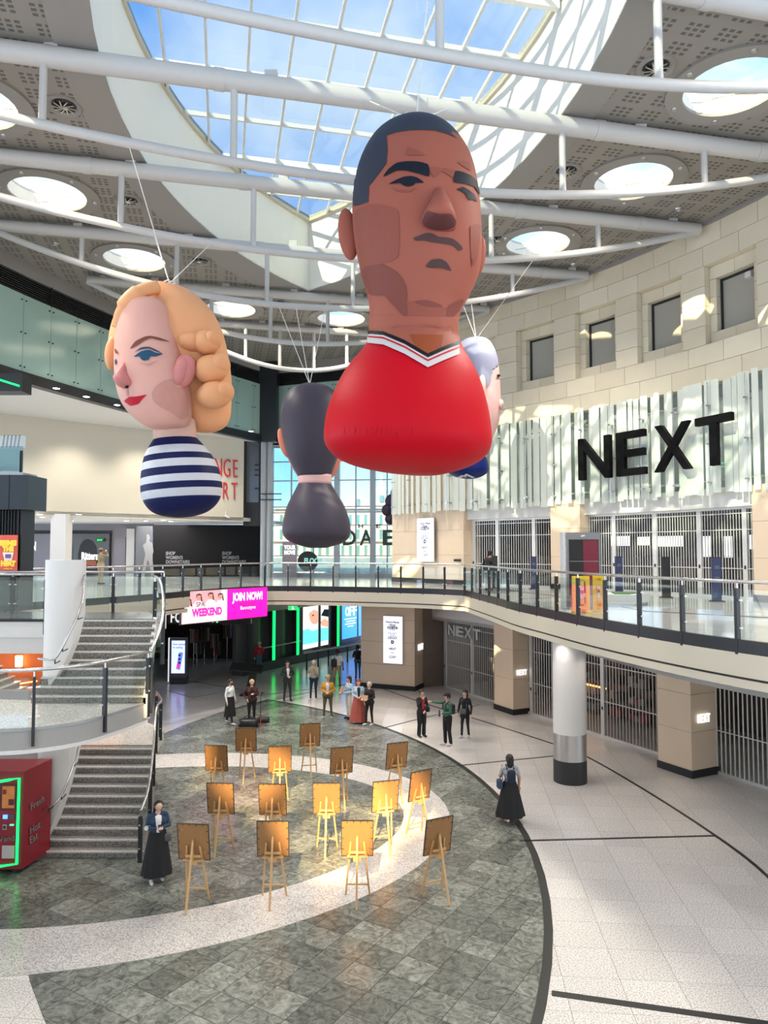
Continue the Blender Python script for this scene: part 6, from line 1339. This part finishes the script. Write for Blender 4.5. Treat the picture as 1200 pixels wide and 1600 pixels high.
def capsules(sp):
    c = []; wide = sp.get('wide', 1.0); lt = sp.get('loose', 1.0); add = lambda a, b, r0, r1, t: c.append((Vector(a), Vector(b), r0, r1, t)); bow = sp.get('bow', 0.0)
    sh = lambda p: Vector((p[0], p[1]-bow*max(0, p[2]-1.0), p[2]-.25*abs(bow)*max(0, p[2]-1.0)))
    pt = sp.get('pelvis', 'legs')
    add((-.075*wide, .01, .93), (.075*wide, .01, .93), .115*wide, .115*wide, pt); add((-.05, 0, 1.02), (.05, 0, 1.02), .11*wide, .11*wide, 'top'); add(sh((0, 0, 1.05)), sh((0, -.005, 1.3)), .122*wide, .125*wide, 'top'); add(sh((-.08, 0, 1.27)), sh((.08, 0, 1.27)), .112*wide, .112*wide, 'top'); add(sh((-.145, .01, 1.392)), sh((.145, .01, 1.392)), .058, .058, 'top')
    hb = sp.get('nod', 0.0); hd = lambda p: sh((p[0], p[1]-hb*(p[2]-1.45), p[2]-abs(hb)*.2*(p[2]-1.45)))
    add(sh((0, .01, 1.42)), hd((0, -.005, 1.53)), .055, .050, 'skin'); add(hd((0, .0, 1.60)), hd((0, -.012, 1.635)), .086, .090, 'skin'); add(hd((0, -.035, 1.555)), hd((0, -.04, 1.58)), .056, .066, 'skin'); add(hd((0, -.1, 1.588)), hd((0, -.088, 1.615)), .016, .011, 'skin')
    for s in (-1, 1): add(hd((s*.084, .005, 1.585)), hd((s*.088, .005, 1.615)), .016, .018, 'skin')
    hands = []
    for s, nm in ((-1, sp['arms'][0]), (1, sp['arms'][1])):
        e, w = (sh((s*q[0], q[1], q[2])) for q in ARM[nm]); S = sh((s*.175, .01, 1.38)); sl = sp.get('sleeve', 'long')
        add(S, e, .050*min(wide, 1.2), .042, 'top'); add(e, w, .044, .030, 'top' if sl == 'long' else 'skin')
        if sl == 'short': m_ = S.lerp(e, .75); c[-2] = (S, m_, .058, .052, 'top'); add(m_, e, .044, .042, 'skin')
        d = (w-e).normalized(); hv = w+d*.075; side = d.cross(Vector((0, 0, 1)) if abs(d.z) < .8 else Vector((0, 1, 0))).normalized(); nrm = d.cross(side)
        add(w, hv, .027, .033, 'skin'); curl = nrm*(.03 if nrm.z < 0 else -.03)
        for k, ln in enumerate((.062, .074, .070, .052)):
            b0 = hv+side*(k-1.5)*.020; kn = b0+d*ln*.55; add(b0, kn, .0115, .011, 'skin'); add(kn, kn+d*ln*.4+curl, .011, .010, 'skin')
        t0 = w+d*.03+side*-.026; add(t0, t0+d*.045-side*.03, .013, .011, 'skin'); hands.append(hv)
    for s, f in ((-1, sp.get('feet', ((-.10, 0), (.10, 0)))[0]), (1, sp.get('feet', ((-.10, 0), (.10, 0)))[1])):
        H_ = Vector((s*.085*wide, .01, .90)); A = Vector((f[0], f[1]+.03, .09+(f[2] if len(f) > 2 else 0))); Kn = H_.lerp(A, .5)+Vector((0, -.03, .02)); lm = sp.get('legcut', 2.0)
        add(H_, Kn, .086*min(lt, 1.3)*min(wide, 1.15), .060*lt, 'legs'); add(Kn, A, .054*lt, .042*lt**1.6, 'legs' if lm > 1 else 'skin'); up_ = f[2] if len(f) > 2 else 0
        add(A+Vector((0, .025, -.045)), A+Vector((s*.012, -.17, -.055-up_*.5)), .040, .034, 'shoe')
    return c, hands, hd
def cap_mesh(mb, a, b, r0, r1, n=12):
    d = b-a; L = d.length; d = d.normalized() if L > 1e-6 else Vector((0, 0, 1)); u = d.cross(Vector((0, 0, 1)) if abs(d.z) < .9 else Vector((1, 0, 0))).normalized(); w = d.cross(u); rg = []
    for k in range(5): t = PI/2*(k+.15)/4.15; rg.append((a-d*r0*math.cos(t), r0*math.sin(t)))
    for k in range(4, -1, -1): t = PI/2*(k+.15)/4.15; rg.append((b+d*r1*math.cos(t), r1*math.sin(t)))
    mb.rings([[p+(u*math.cos(q)+w*math.sin(q))*r for q in (2*PI*j/n for j in range(n))] for p, r in rg])
PEOPLE = []
def person(label, x, y, H, rz, z=0.012, **sp):
    p = gp(x, y, z); sp['label'] = label; sp['M'] = Matrix.Translation(p) @ Matrix.Rotation(rz, 4, 'Z') @ Matrix.Scale(H/1.72, 4); caps, hands, hd = capsules(sp); mb = MB()
    for a, b, r0, r1, t in caps: cap_mesh(mb, a, b, r0, r1)
    me = mb.mesh('body'); o = bpy.data.objects.new('body_tmp', me); COL.objects.link(o); m = o.modifiers.new('r', 'REMESH'); m.mode = 'VOXEL'; m.voxel_size = .0115; m.use_smooth_shade = True
    s_ = o.modifiers.new('s', 'SMOOTH'); s_.iterations = 3; s_.factor = .4
    PEOPLE.append((sp, o, caps, hands, hd, rz, H, p)); return len(PEOPLE)-1
W1 = person('woman in a denim jacket and long black skirt looking at her phone beside the stairs', 245, 1377, 1.66, .45, arms=('phone', 'phone'), top='denim', inner='white', legs='black', shoe='white', skin='pale', hair='black', long=.30, skirt=(.16, .30, .16), skirtc='black', nod=.5, feet=((-.12, -.05), (.1, .08)))
W2 = person('woman walking away in a grey T-shirt and long black skirt with a backpack', 797, 1284, 1.66, PI+.1, arms=('down', 'strap'), sleeve='short', top='grey', legs='black', shoe='pink', skin='tan', hair='black', long=.10, skirt=(.15, .36, .16), skirtc='black', feet=((-.10, -.2), (.13, .22, .08)))
W3 = person('woman in a black suit and red top with a hand at her chin', 659, 1151, 1.70, .45, arms=('chin', 'waist'), top='black', inner='red', legs='black', shoe='black', skin='light', hair='black', loose=1.45)
W4 = person('man in a green hoodie and black cap pointing, between two women in black', 699, 1164, 1.78, -1.15, arms=('point', 'hold'), top='green', legs='black', shoe='white', skin='light', hair='black', cap='black', loose=1.25, wide=1.1, feet=((-.1, -.05), (.1, .05)))
W5 = person('woman in a long black coat and white shoes with a grey handbag', 727, 1152, 1.70, -.55, arms=('down', 'down'), top='black', legs='black', shoe='white', skin='pale', hair='black', long=.28, pelvis='top', skirt=(.15, .19, .72), skirtc='black', feet=((-.12, -.08), (.1, .06)))
W6 = person('man in a dark grey suit and white shirt standing by the pale floor line', 449, 1095, 1.80, .35, arms=('front', 'front'), top='charcoal', inner='white', legs='charcoal', shoe='black', skin='light', hair='black', feet=((-.13, .05), (.14, -.03)), skirt=(.16, .175, .80), skirtc='charcoal')
W7 = person('grey-haired man in a beige jacket with a hand raised to his face', 490, 1094, 1.80, -.25, arms=('hold', 'chin'), top='beige', legs='navy', shoe='white', skin='light', hair='grey', wide=1.1, feet=((-.14, -.03), (.08, .06)))
W8 = person('man in a mustard jacket and flat cap with hands together', 512, 1122, 1.72, .0, arms=('front', 'front'), top='mustard', inner='paleblue', legs='olive', shoe='grey', skin='light', hair='brown', cap='khaki', wide=1.22, feet=((-.16, 0), (.16, -.02)))
W9 = person('man in a white T-shirt and khaki shorts walking away with a black backpack', 527, 1073, 1.85, PI-.15, arms=('down', 'down'), sleeve='short', top='white', legs='khaki', legcut=.5, shoe='black', skin='brown', hair='black', wide=1.05, loose=1.1, feet=((-.1, -.1), (.12, .2, .06)))
W10 = person('man in a black shirt and jeans seen from behind beside the stone wall', 559, 1060, 1.75, PI+.2, arms=('front', 'front'), sleeve='short', top='black', legs='jeans', shoe='black', skin='brown', hair='black', wide=1.1)
W11 = person('dark-haired woman in white trousers and a pale blue shirt holding a clipboard', 545, 1123, 1.70, -.95, arms=('hold', 'front'), top='lightdenim', legs='cream', shoe='black', skin='light', hair='black', long=.30, loose=1.2)
W12 = person('red-haired woman in a long patterned red skirt and pale denim jacket', 560, 1129, 1.68, .15, arms=('hold', 'front'), top='lightdenim', inner='black', legs='pattern', shoe='black', skin='pale', hair='red', long=.28, skirt=(.17, .34, .06), skirtc='pattern', wide=1.1)
W13 = person('short grey-haired woman in a black jacket and white shoes holding a clipboard', 577, 1133, 1.66, -.6, arms=('hold', 'hold'), top='black', legs='black', shoe='white', skin='pale', hair='grey', wide=1.15, pelvis='top', feet=((-.13, -.08), (.1, .05)))
W14 = person('bearded man in a white shirt and wide black trousers walking to the right', 359, 1131, 1.74, 1.1, arms=('down', 'down'), top='white', legs='black', shoe='white', skin='light', hair='black', beard='black', skirt=(.15, .24, .30), skirtc='black', feet=((-.1, -.22), (.1, .2, .04)))
W15 = person('fair-haired woman in a maroon cardigan and black clothes with one hand at her chest', 393, 1131, 1.72, .25, arms=('hip', 'phone'), top='maroon', inner='black', legs='black', shoe='black', skin='pale', hair='blond', wide=1.15)
W16 = person('man in a red top and jeans touching his face, by the fluted column', 405, 1051, 1.72, .3, arms=('down', 'chin'), top='red', legs='jeans', shoe='black', skin='light', hair='grey')
W17 = person('person in khaki raising a phone on the upper deck', 157, 913, 1.72, 2.6, z=5.2, arms=('photo', 'photo'), top='khaki2', legs='khaki', shoe='black', skin='light', hair='brown', cap='khaki2', wide=1.15)
W18 = person('person in dark hooded clothes leaning on the upper deck by the left shutter', 763, 923, 1.62, 2.4, z=5.2, arms=('front', 'front'), top='black', legs='charcoal', shoe='black', skin='tan', hair='black', cap='black', wide=1.1, bow=.25)
dg = bpy.context.evaluated_depsgraph_get()
BODIES = [bpy.data.meshes.new_from_object(o.evaluated_get(dg)) for _, o, *_ in PEOPLE]
for _, o, *_ in PEOPLE: bpy.data.objects.remove(o)
for (sp, _, caps, hands, hd, rz, H, p), me in zip(PEOPLE, BODIES):
    me.name = 'body'; t = thing('person', sp['label'], 'person', p, rz); M = sp['M']; co = np.empty(len(me.vertices)*3); me.vertices.foreach_get('co', co); co = co.reshape(-1, 3)
    ctr = np.array([co[list(q.vertices)].mean(0) for q in me.polygons]); best = np.full(len(ctr), 9.0); tg = np.zeros(len(ctr), int); names = ['skin', 'top', 'legs', 'shoe', 'inner']
    for a, b, r0, r1, tn_ in caps:
        a_, d_ = np.array(a), np.array(b-a); L2 = max(1e-9, (d_**2).sum()); u = np.clip(((ctr-a_) @ d_)/L2, 0, 1); ds = np.linalg.norm(ctr-(a_+u[:, None]*d_), axis=1)-(r0+(r1-r0)*u); k = ds < best; best[k] = ds[k]; tg[k] = names.index(tn_)
    if 'inner' in sp: k = (tg == 1) & (ctr[:, 1] < -.06) & (abs(ctr[:, 0]) < .012+.10*np.clip(ctr[:, 2]-1.02, 0, .4)+.02) & (ctr[:, 2] > 1.0) & (ctr[:, 2] < 1.44); tg[k] = 4
    if sp.get('legcut', 2) < 1: k = (tg == 0) & (ctr[:, 2] < .62) & (ctr[:, 2] > .46); tg[k] = 2
    for nm in ('skin_'+sp['skin'], 'cloth_'+sp['top'], 'cloth_'+sp['legs'], 'shoe_'+sp['shoe'] if 'shoe_'+sp['shoe'] in MATS else 'cloth_'+sp['shoe'], 'cloth_'+sp.get('inner', sp['top'])): me.materials.append(MATS[nm])
    me.polygons.foreach_set('material_index', tg.tolist()); me.polygons.foreach_set('use_smooth', [True]*len(me.polygons)); me.transform(M); BO = obj('body', me, None, t)
    def add(nm, mb, m, smooth=True, par=None):
        q = mb.mesh(nm); q.transform(M); return obj(nm, q, m, par or t, smooth=smooth)
    # hair cap with the face left free
    mb = MB(); n, kk = 20, 12; rg = []; hc = hd((0, .012, 1.625))
    for i in range(kk+1):
        ph = -.55*PI/2+(PI/2*.98+.55*PI/2)*i/kk
        rg.append([hc+Vector((.103*math.cos(ph)*math.cos(2*PI*j/n), .112*math.cos(ph)*math.sin(2*PI*j/n), .108*math.sin(ph)+.008)) for j in range(n)])
    mb.rings(rg); keep = [(f, m_) for f, m_ in zip(mb.f, mb.m) if not (lambda c: c.y < hc.y-.058 and c.z < hc.z+.030)(sum((Vector(mb.v[q]) for q in f), Vector())/len(f))]; mb.f = [f for f, _ in keep if len(f) <= 4 or True]; mb.m = [m_ for _, m_ in keep]
    hr_ = add('hair', mb, 'hair_'+sp['hair'])
    if sp.get('long'):
        mb = MB(); L = sp['long']; bk = sp.get('nod', 0)*.28; mb.rings([[hc+Vector((w*math.cos(a), .055+yy*bk+d*math.sin(a), -zz)) for a in (2*PI*j/14 for j in range(14))] for zz, w, d, yy in ((-.02, .09, .05, 0), (.05, .098, .05, .2), (.10, .09, .045, .5), (.12+L*.5, .085, .035, 1.1), (.12+L, .05, .025, 1.2))]); add('hair_fall', mb, 'hair_'+sp['hair'], par=hr_)
    if sp.get('cap'):
        mb = MB(); mb.lathe([(.107, 0), (.11, .03), (.10, .07), (.06, .10), (.01, .105)], hc+Vector((0, 0, .025)), 18); q = add('cap', mb, 'cloth_'+sp['cap']); mb = MB(); mb.ball(hc+Vector((0, -.12, .035)), (.075, .065, .012), 14, 6); add('brim', mb, 'cloth_'+sp['cap'], par=q)
    if sp.get('beard'): mb = MB(); mb.ball(hd((0, -.052, 1.548)), (.060, .052, .042), 14, 8); add('beard', mb, 'hair_'+sp['beard'])
    for s in (-1, 1): mb = MB(); mb.ball(hd((s*.034, -.093, 1.618)), (.012, .007, .007), 8, 6); add('eye', mb, 'eye_dark', par=BO)
    mb = MB(); mb.ball(hd((0, -.102, 1.553)), (.024, .007, .006), 10, 6); add('mouth', mb, 'mouth_red', par=BO)
    if sp.get('skirt'):
        r0, r1, zh = sp['skirt']; zt = 1.06; n = 40; rg = []
        for i in range(9):
            f = i/8; r = r0+(r1-r0)*f**.8; rg.append([Vector(((r*1.05+.025*f*math.sin(9*a)*r/.3)*math.cos(a), (r*.82+.02*f*math.sin(9*a+1))*math.sin(a), zt+(zh-zt)*f)) for a in (2*PI*j/n for j in range(n))])
        add('skirt' if zh < .5 else 'coat_skirt', MB().rings(rg, cap=False), 'cloth_'+sp['skirtc'])
    sp['hands'] = [M @ h for h in hands]
def held(i, nm, label, cat, build, m):
    M = PEOPLE[i][0]['M']; mb = MB(); build(mb); me = mb.mesh(nm); me.transform(M); o = obj(nm, me, m, None, smooth=40); return tag(o, label, cat)
def rbox(mb, c, d, k=.25):
    x, y, z = (q/2 for q in d); rg = []
    for zz, s in ((-z, 1-k), (-z*.8, 1), (z*.6, 1), (z*.9, 1-k*.6), (z, 1-2*k)):
        rg.append([Vector(c)+Vector((math.copysign(abs(math.cos(a))**.6, math.cos(a))*x*s, math.copysign(abs(math.sin(a))**.6, math.sin(a))*y*s, zz)) for a in (2*PI*j/20 for j in range(20))])
    mb.rings(rg)
held(W1, 'phone', 'dark phone in the hands of the woman in the denim jacket', 'phone', lambda m: m.box((0, -.335, 1.22), (.075, .012, .15), Matrix.Rotation(-.8, 3, 'X')), 'phone')
held(W1, 'belt_bag', 'grey bag at the hip of the woman beside the stairs', 'bag', lambda m: rbox(m, (.20, -.08, .92), (.16, .1, .16)), 'leather_grey')
held(W1, 'badge', 'round white badge on the arm of the woman in the denim jacket', 'badge', lambda m: m.tube([(-.23, -.03, 1.17), (-.25, -.09, 1.17)], .045, 14), 'paper')
def bpk(m, w=.26, dy=.13): rbox(m, (0, .17, 1.20), (w, dy, .34)); [m.tube([(s*.09, .10, 1.36), (s*.10, .0, 1.47), (s*.10, -.12, 1.36), (s*.11, -.12, 1.2), (s*.12, .08, 1.08)], .016, 6) for s in (-1, 1)]
held(W2, 'backpack', 'small black and navy backpack on the woman walking away', 'backpack', lambda m: bpk(m, .22, .1), 'cloth_navy'); held(W2, 'tote_bag', 'dark blue shoulder bag at the side of the woman walking away', 'bag', lambda m: (rbox(m, (.27, .0, .98), (.14, .26, .22)), m.tube([(.26, 0, 1.08), (.2, .0, 1.46), (.22, .1, 1.09)], .012, 6)), 'cloth_denim')
held(W3, 'shoulder_bag', 'black bag hanging from the arm of the woman in the black suit', 'bag', lambda m: (rbox(m, (.27, .05, .98), (.12, .24, .2)), m.tube([(.26, 0, 1.06), (.19, .0, 1.46), (.24, .1, 1.07)], .012, 6)), 'leather_black')
held(W4, 'backpack', 'black backpack on the man in the green hoodie', 'backpack', lambda m: bpk(m, .30, .18), 'leather_black'); held(W4, 'drink_bottle', 'dark bottle with a pink base held by the man in the green hoodie', 'bottle', lambda m: m.lathe([(.03, -.11), (.034, -.1), (.034, .06), (.02, .09), (.02, .12)], (.13, -.37, 1.12), 14), 'bottle_dark')
held(W5, 'handbag', 'grey handbag in front of the woman in the long black coat', 'bag', lambda m: (rbox(m, (.0, -.2, .98), (.26, .09, .18)), m.tube([(-.12, -.2, 1.05), (-.05, -.16, 1.4), (.1, .02, 1.46), (.12, -.19, 1.05)], .009, 6)), 'leather_grey')
held(W9, 'backpack', 'black one-strap backpack on the man in the white T-shirt', 'backpack', lambda m: (rbox(m, (.12, .2, 1.12), (.27, .16, .38)), m.tube([(.12, .16, 1.3), (.13, .04, 1.47), (.12, -.12, 1.35), (.2, .0, 1.0)], .018, 6)), 'leather_black')
held(W11, 'clipboard', 'brown clipboard held by the dark-haired woman in white trousers', 'clipboard', lambda m: m.box((-.05, -.32, 1.2), (.23, .012, .31), Matrix.Rotation(-.35, 3, 'X')), 'clipboard'); held(W13, 'clipboard', 'brown clipboard held by the short grey-haired woman in black', 'clipboard', lambda m: m.box((0, -.34, 1.14), (.31, .012, .23), Matrix.Rotation(-.5, 3, 'X')), 'clipboard')
held(W17, 'phone', 'phone raised by the person in khaki on the upper deck', 'phone', lambda m: m.box((0, -.36, 1.58), (.15, .012, .075)), 'phone')
held(W7, 'paper_cup', 'small pale cup held by the man in the beige jacket', 'cup', lambda m: m.lathe([(.026, -.05), (.036, .05)], (-.13, -.36, 1.12), 12), 'paper')
# ---- lectern, microphone stand and bag beside the couple at the far tip of the slate
lc = gp(392, 1086); LT = thing('lectern', 'black lectern with a wide tilted top behind the two speakers', 'lectern', lc)
tl = Matrix.Rotation(.35, 3, 'X') @ Matrix.Rotation(.12, 3, 'Y'); obj('top', MB().box(lc+Vector((-.2, -.05, 1.28)), (1.5, .7, .05), tl), 'black', LT); obj('lip', MB().box(lc+Vector((-.2, -.38, 1.18)), (1.4, .04, .06), tl), 'dark', LT); obj('column', MB().hexa([lc+Vector(v) for v in ((-.28, -.2, 0), (.12, -.2, 0), (.12, .2, 0), (-.28, .2, 0), (.0, -.15, 1.24), (.34, -.15, 1.24), (.34, .15, 1.24), (.0, .15, 1.24))]), 'black', LT); obj('base', MB().box(lc+Vector((-.08, 0, .03)), (.8, .6, .06)), 'black', LT)
mp = gp(407, 1136); MS = thing('microphone_stand', 'thin black microphone stand with tripod feet and a red cable tip', 'microphone stand', mp)
obj('pole', MB().tube([mp+Vector((0, 0, .05)), mp+Vector((0, 0, 1.2))], .014, 8), 'black', MS); obj('microphone', MB().tube([mp+Vector((0, 0, 1.2)), mp+Vector((.08, -.03, 1.34))], [.016, .032], 10), 'black', MS); obj('cable_tip', MB().tube([mp+Vector((0, -.02, .02)), mp+Vector((0, -.02, .35))], .02, 6), 'letter_red', MS)
for k in range(3): a = k*2.1+.4; obj('foot', MB().tube([mp+Vector((0, 0, .12)), mp+Vector((.36*math.cos(a), .36*math.sin(a), .012))], .012, 6), 'black', MS)
gb = gp(388, 1136); GB = thing('kit_bag', 'slumped black kit bag on the floor at the feet of the two speakers', 'bag', gb); mb = MB(); rbox(mb, gb+Vector((0, 0, .16)), (.75, .5, .34), .3); obj('sack', mb, 'leather_black', GB, smooth=True); obj('handle', MB().tube([gb+Vector((-.2, -.05, .3)), gb+Vector((-.1, -.05, .44)), gb+Vector((.1, -.05, .44)), gb+Vector((.2, -.05, .3))], .018, 6), 'leather_black', GB)
gb = gp(411, 1129); mb = MB(); rbox(mb, gb+Vector((0, 0, .1)), (.5, .3, .2), .3); tag(obj('cable_bag', mb, 'leather_black', None, smooth=True), 'small black bag on the floor just right of the microphone stand', 'bag')
# ============================================================ things on the right upper deck
mat('barrier_yellow', (.72, .47, .01), .5, var=.05)
mat('totem_grey', (.20, .20, .205), .4, metal=.2)
mat('screen_black', (.012, .010, .012), .12)
mat('screen_maroon', (.13, .004, .02), .2, emit=.12)
mat('plinth_white', (.62, .63, .63), .5)
mat('planter_green', (.06, .16, .05), .7)
mat('seat_red', (.35, .02, .05), .6)
TY = 20.4; TT = thing('display_totem', 'tall grey display totem with a dark and maroon screen on the upper deck', 'totem', pd(910, 950, TY))
def slab(nm, x0, x1, y0, y1, n0, n1, m, par=TT, Y=TY):
    a, b = pd(x0, y1, Y), pd(x1, y0, Y); return obj(nm, MB().box(((a.x+b.x)/2, Y-(n0+n1)/2, (a.z+b.z)/2), (b.x-a.x, n1-n0, b.z-a.z)), m, par)
slab('housing', 884, 938, 832, 951, -.35, 0, 'totem_grey'); slab('side_edge', 881, 884, 832, 951, -.36, 0, 'plinth_white'); s = slab('screen', 890, 935, 843, 930, 0, .015, 'screen_black'); slab('screen_picture', 912, 934, 844, 929, .015, .02, 'screen_maroon', s); slab('screen_joint', 890, 935, 876.5, 877.5, .02, .025, 'totem_grey', s)
q = pd(911, 838.5, TY-.02); text('lettering', 'LIFT', (q.x, q.y, q.z), (1, 0, 0), .06, 'letter_white', TT, depth=.003, align='CENTER')
def barrier(label, x0, x1, y0, y1, Y, rz):
    a, b = pd(x0, y1, Y), pd(x1, y0, Y); w = b.x-a.x; zb, zt = 5.2, b.z; c = Vector(((a.x+b.x)/2, Y, zb)); t = thing('safety_barrier', label, 'barrier', c, rz, 'yellow safety barriers'); h = zt-zb
    def bx(nm, x, z, dx, dz, dy=.05, m='barrier_yellow', par=None, y=0): return obj(nm, MB().box((x, y, z), (dx, dy, dz)), m, par or t, local=True)
    for s in (-1, 1): bx('upright', s*(w/2-.05), h/2, .1, h); bx('foot', s*(w/2-.08), .03, .16, .06, .34)
    for z in (.16, h*.48, h-.07): bx('cross_bar', 0, z, w-.2, .14 if z < h*.4 or z > h*.8 else .1)
    bx('centre_panel', 0, h*.55, w*.34, h*.75); pl = bx('warning_plate', 0, h*.55, w*.28, h*.32, .02, 'fab_white', None, -.04)
    o = obj('prohibition_ring', MB().tube([(w*.09*math.cos(k*PI/10), -.06, h*.57+w*.09*math.sin(k*PI/10)) for k in range(20)], .012, 6, closed=True), 'letter_red', pl, local=True); obj('prohibition_bar', MB().bar((-w*.06, -.06, h*.57+w*.06), (w*.06, -.06, h*.57-w*.06), .02, .02), 'letter_red', pl, local=True)
    return t
barrier('yellow folding safety barrier with a warning plate, left one in front of the totem', 894, 921, 900, 957, 19.2, .1); barrier('yellow folding safety barrier, right one in front of the totem, turned sideways', 927, 945, 899, 957, 19.5, -.4)
def pedestal(label, x0, x1, ytop, Y, m, lit=False):
    a, b = pd(x0, ytop, Y), pd(x1, ytop, Y); c = Vector(((a.x+b.x)/2, Y, 5.2)); h = a.z-5.2; w = b.x-a.x; t = thing('shop_pedestal', label, 'pedestal', c, 0, 'slim pedestals before the upper shutters')
    obj('panel', MB().box(c+Vector((0, 0, h/2)), (w, .12, h)), m, t); obj('base', MB().box(c+Vector((0, 0, .02)), (w+.1, .3, .04)), 'black', t); obj('top_cap', MB().box(c+Vector((0, 0, h)), (w+.01, .13, .03)), 'dark', t)
    if lit:
        for k, wd in ((.80, .5), (.76, .6), (.55, .5), (.51, .4)): obj('small_print', MB().box(c+Vector((0, -.065, h*k)), (w*wd, .004, .025)), 'print_grey', t)
pedestal('slim navy pedestal behind the left upper shutter post', 829, 838, 870, 31.0, 'blue_panel', True); pedestal('slim black pedestal by the person leaning on the upper deck', 768, 777, 869, 31.6, 'dark'); pedestal('slim navy pedestal just right of the yellow barriers', 961, 972, 870, 27.4, 'blue_panel', True); pedestal('slim black pedestal in the middle of the wide upper shutter', 1034, 1046, 870.5, 25.3, 'black'); pedestal('slim navy pedestal at the right of the wide upper shutter', 1112, 1125, 871, 23.4, 'blue_panel', True)
pc_ = gp(968, 948, 5.2); PL = thing('white_plinth', 'low white plinth bench with a green top strip behind the balustrade', 'bench', pc_); obj('block', MB().prism([(pc_.x-.75, pc_.y-.1), (pc_.x+.35, pc_.y-.25), (pc_.x+1.2, pc_.y+.9), (pc_.x-.1, pc_.y+1.3)], 5.28, 5.55), 'plinth_white', PL); obj('kick_base', MB().prism([(pc_.x-.7, pc_.y-.05), (pc_.x+.35, pc_.y-.2), (pc_.x+1.1, pc_.y+.85), (pc_.x-.1, pc_.y+1.2)], 5.2, 5.28), 'grey_column', PL); obj('green_strip', MB().prism([(pc_.x-.1, pc_.y+.1), (pc_.x+.3, pc_.y+.0), (pc_.x+.9, pc_.y+.85), (pc_.x+.1, pc_.y+1.1)], 5.55, 5.58), 'planter_green', PL)
sr = gp(945, 940, 5.2); st_ = thing('red_stool', 'low red seat beside the totem on the upper deck', 'stool', sr); obj('seat', MB().lathe([(.28, .35), (.32, .40), (.3, .46), (.02, .47)], (sr.x+.1, sr.y+3.0, 5.2), 20), 'seat_red', st_, smooth=40); obj('leg', MB().lathe([(.22, 0), (.25, .02), (.2, .35)], (sr.x+.1, sr.y+3.0, 5.2), 16), 'dark', st_)
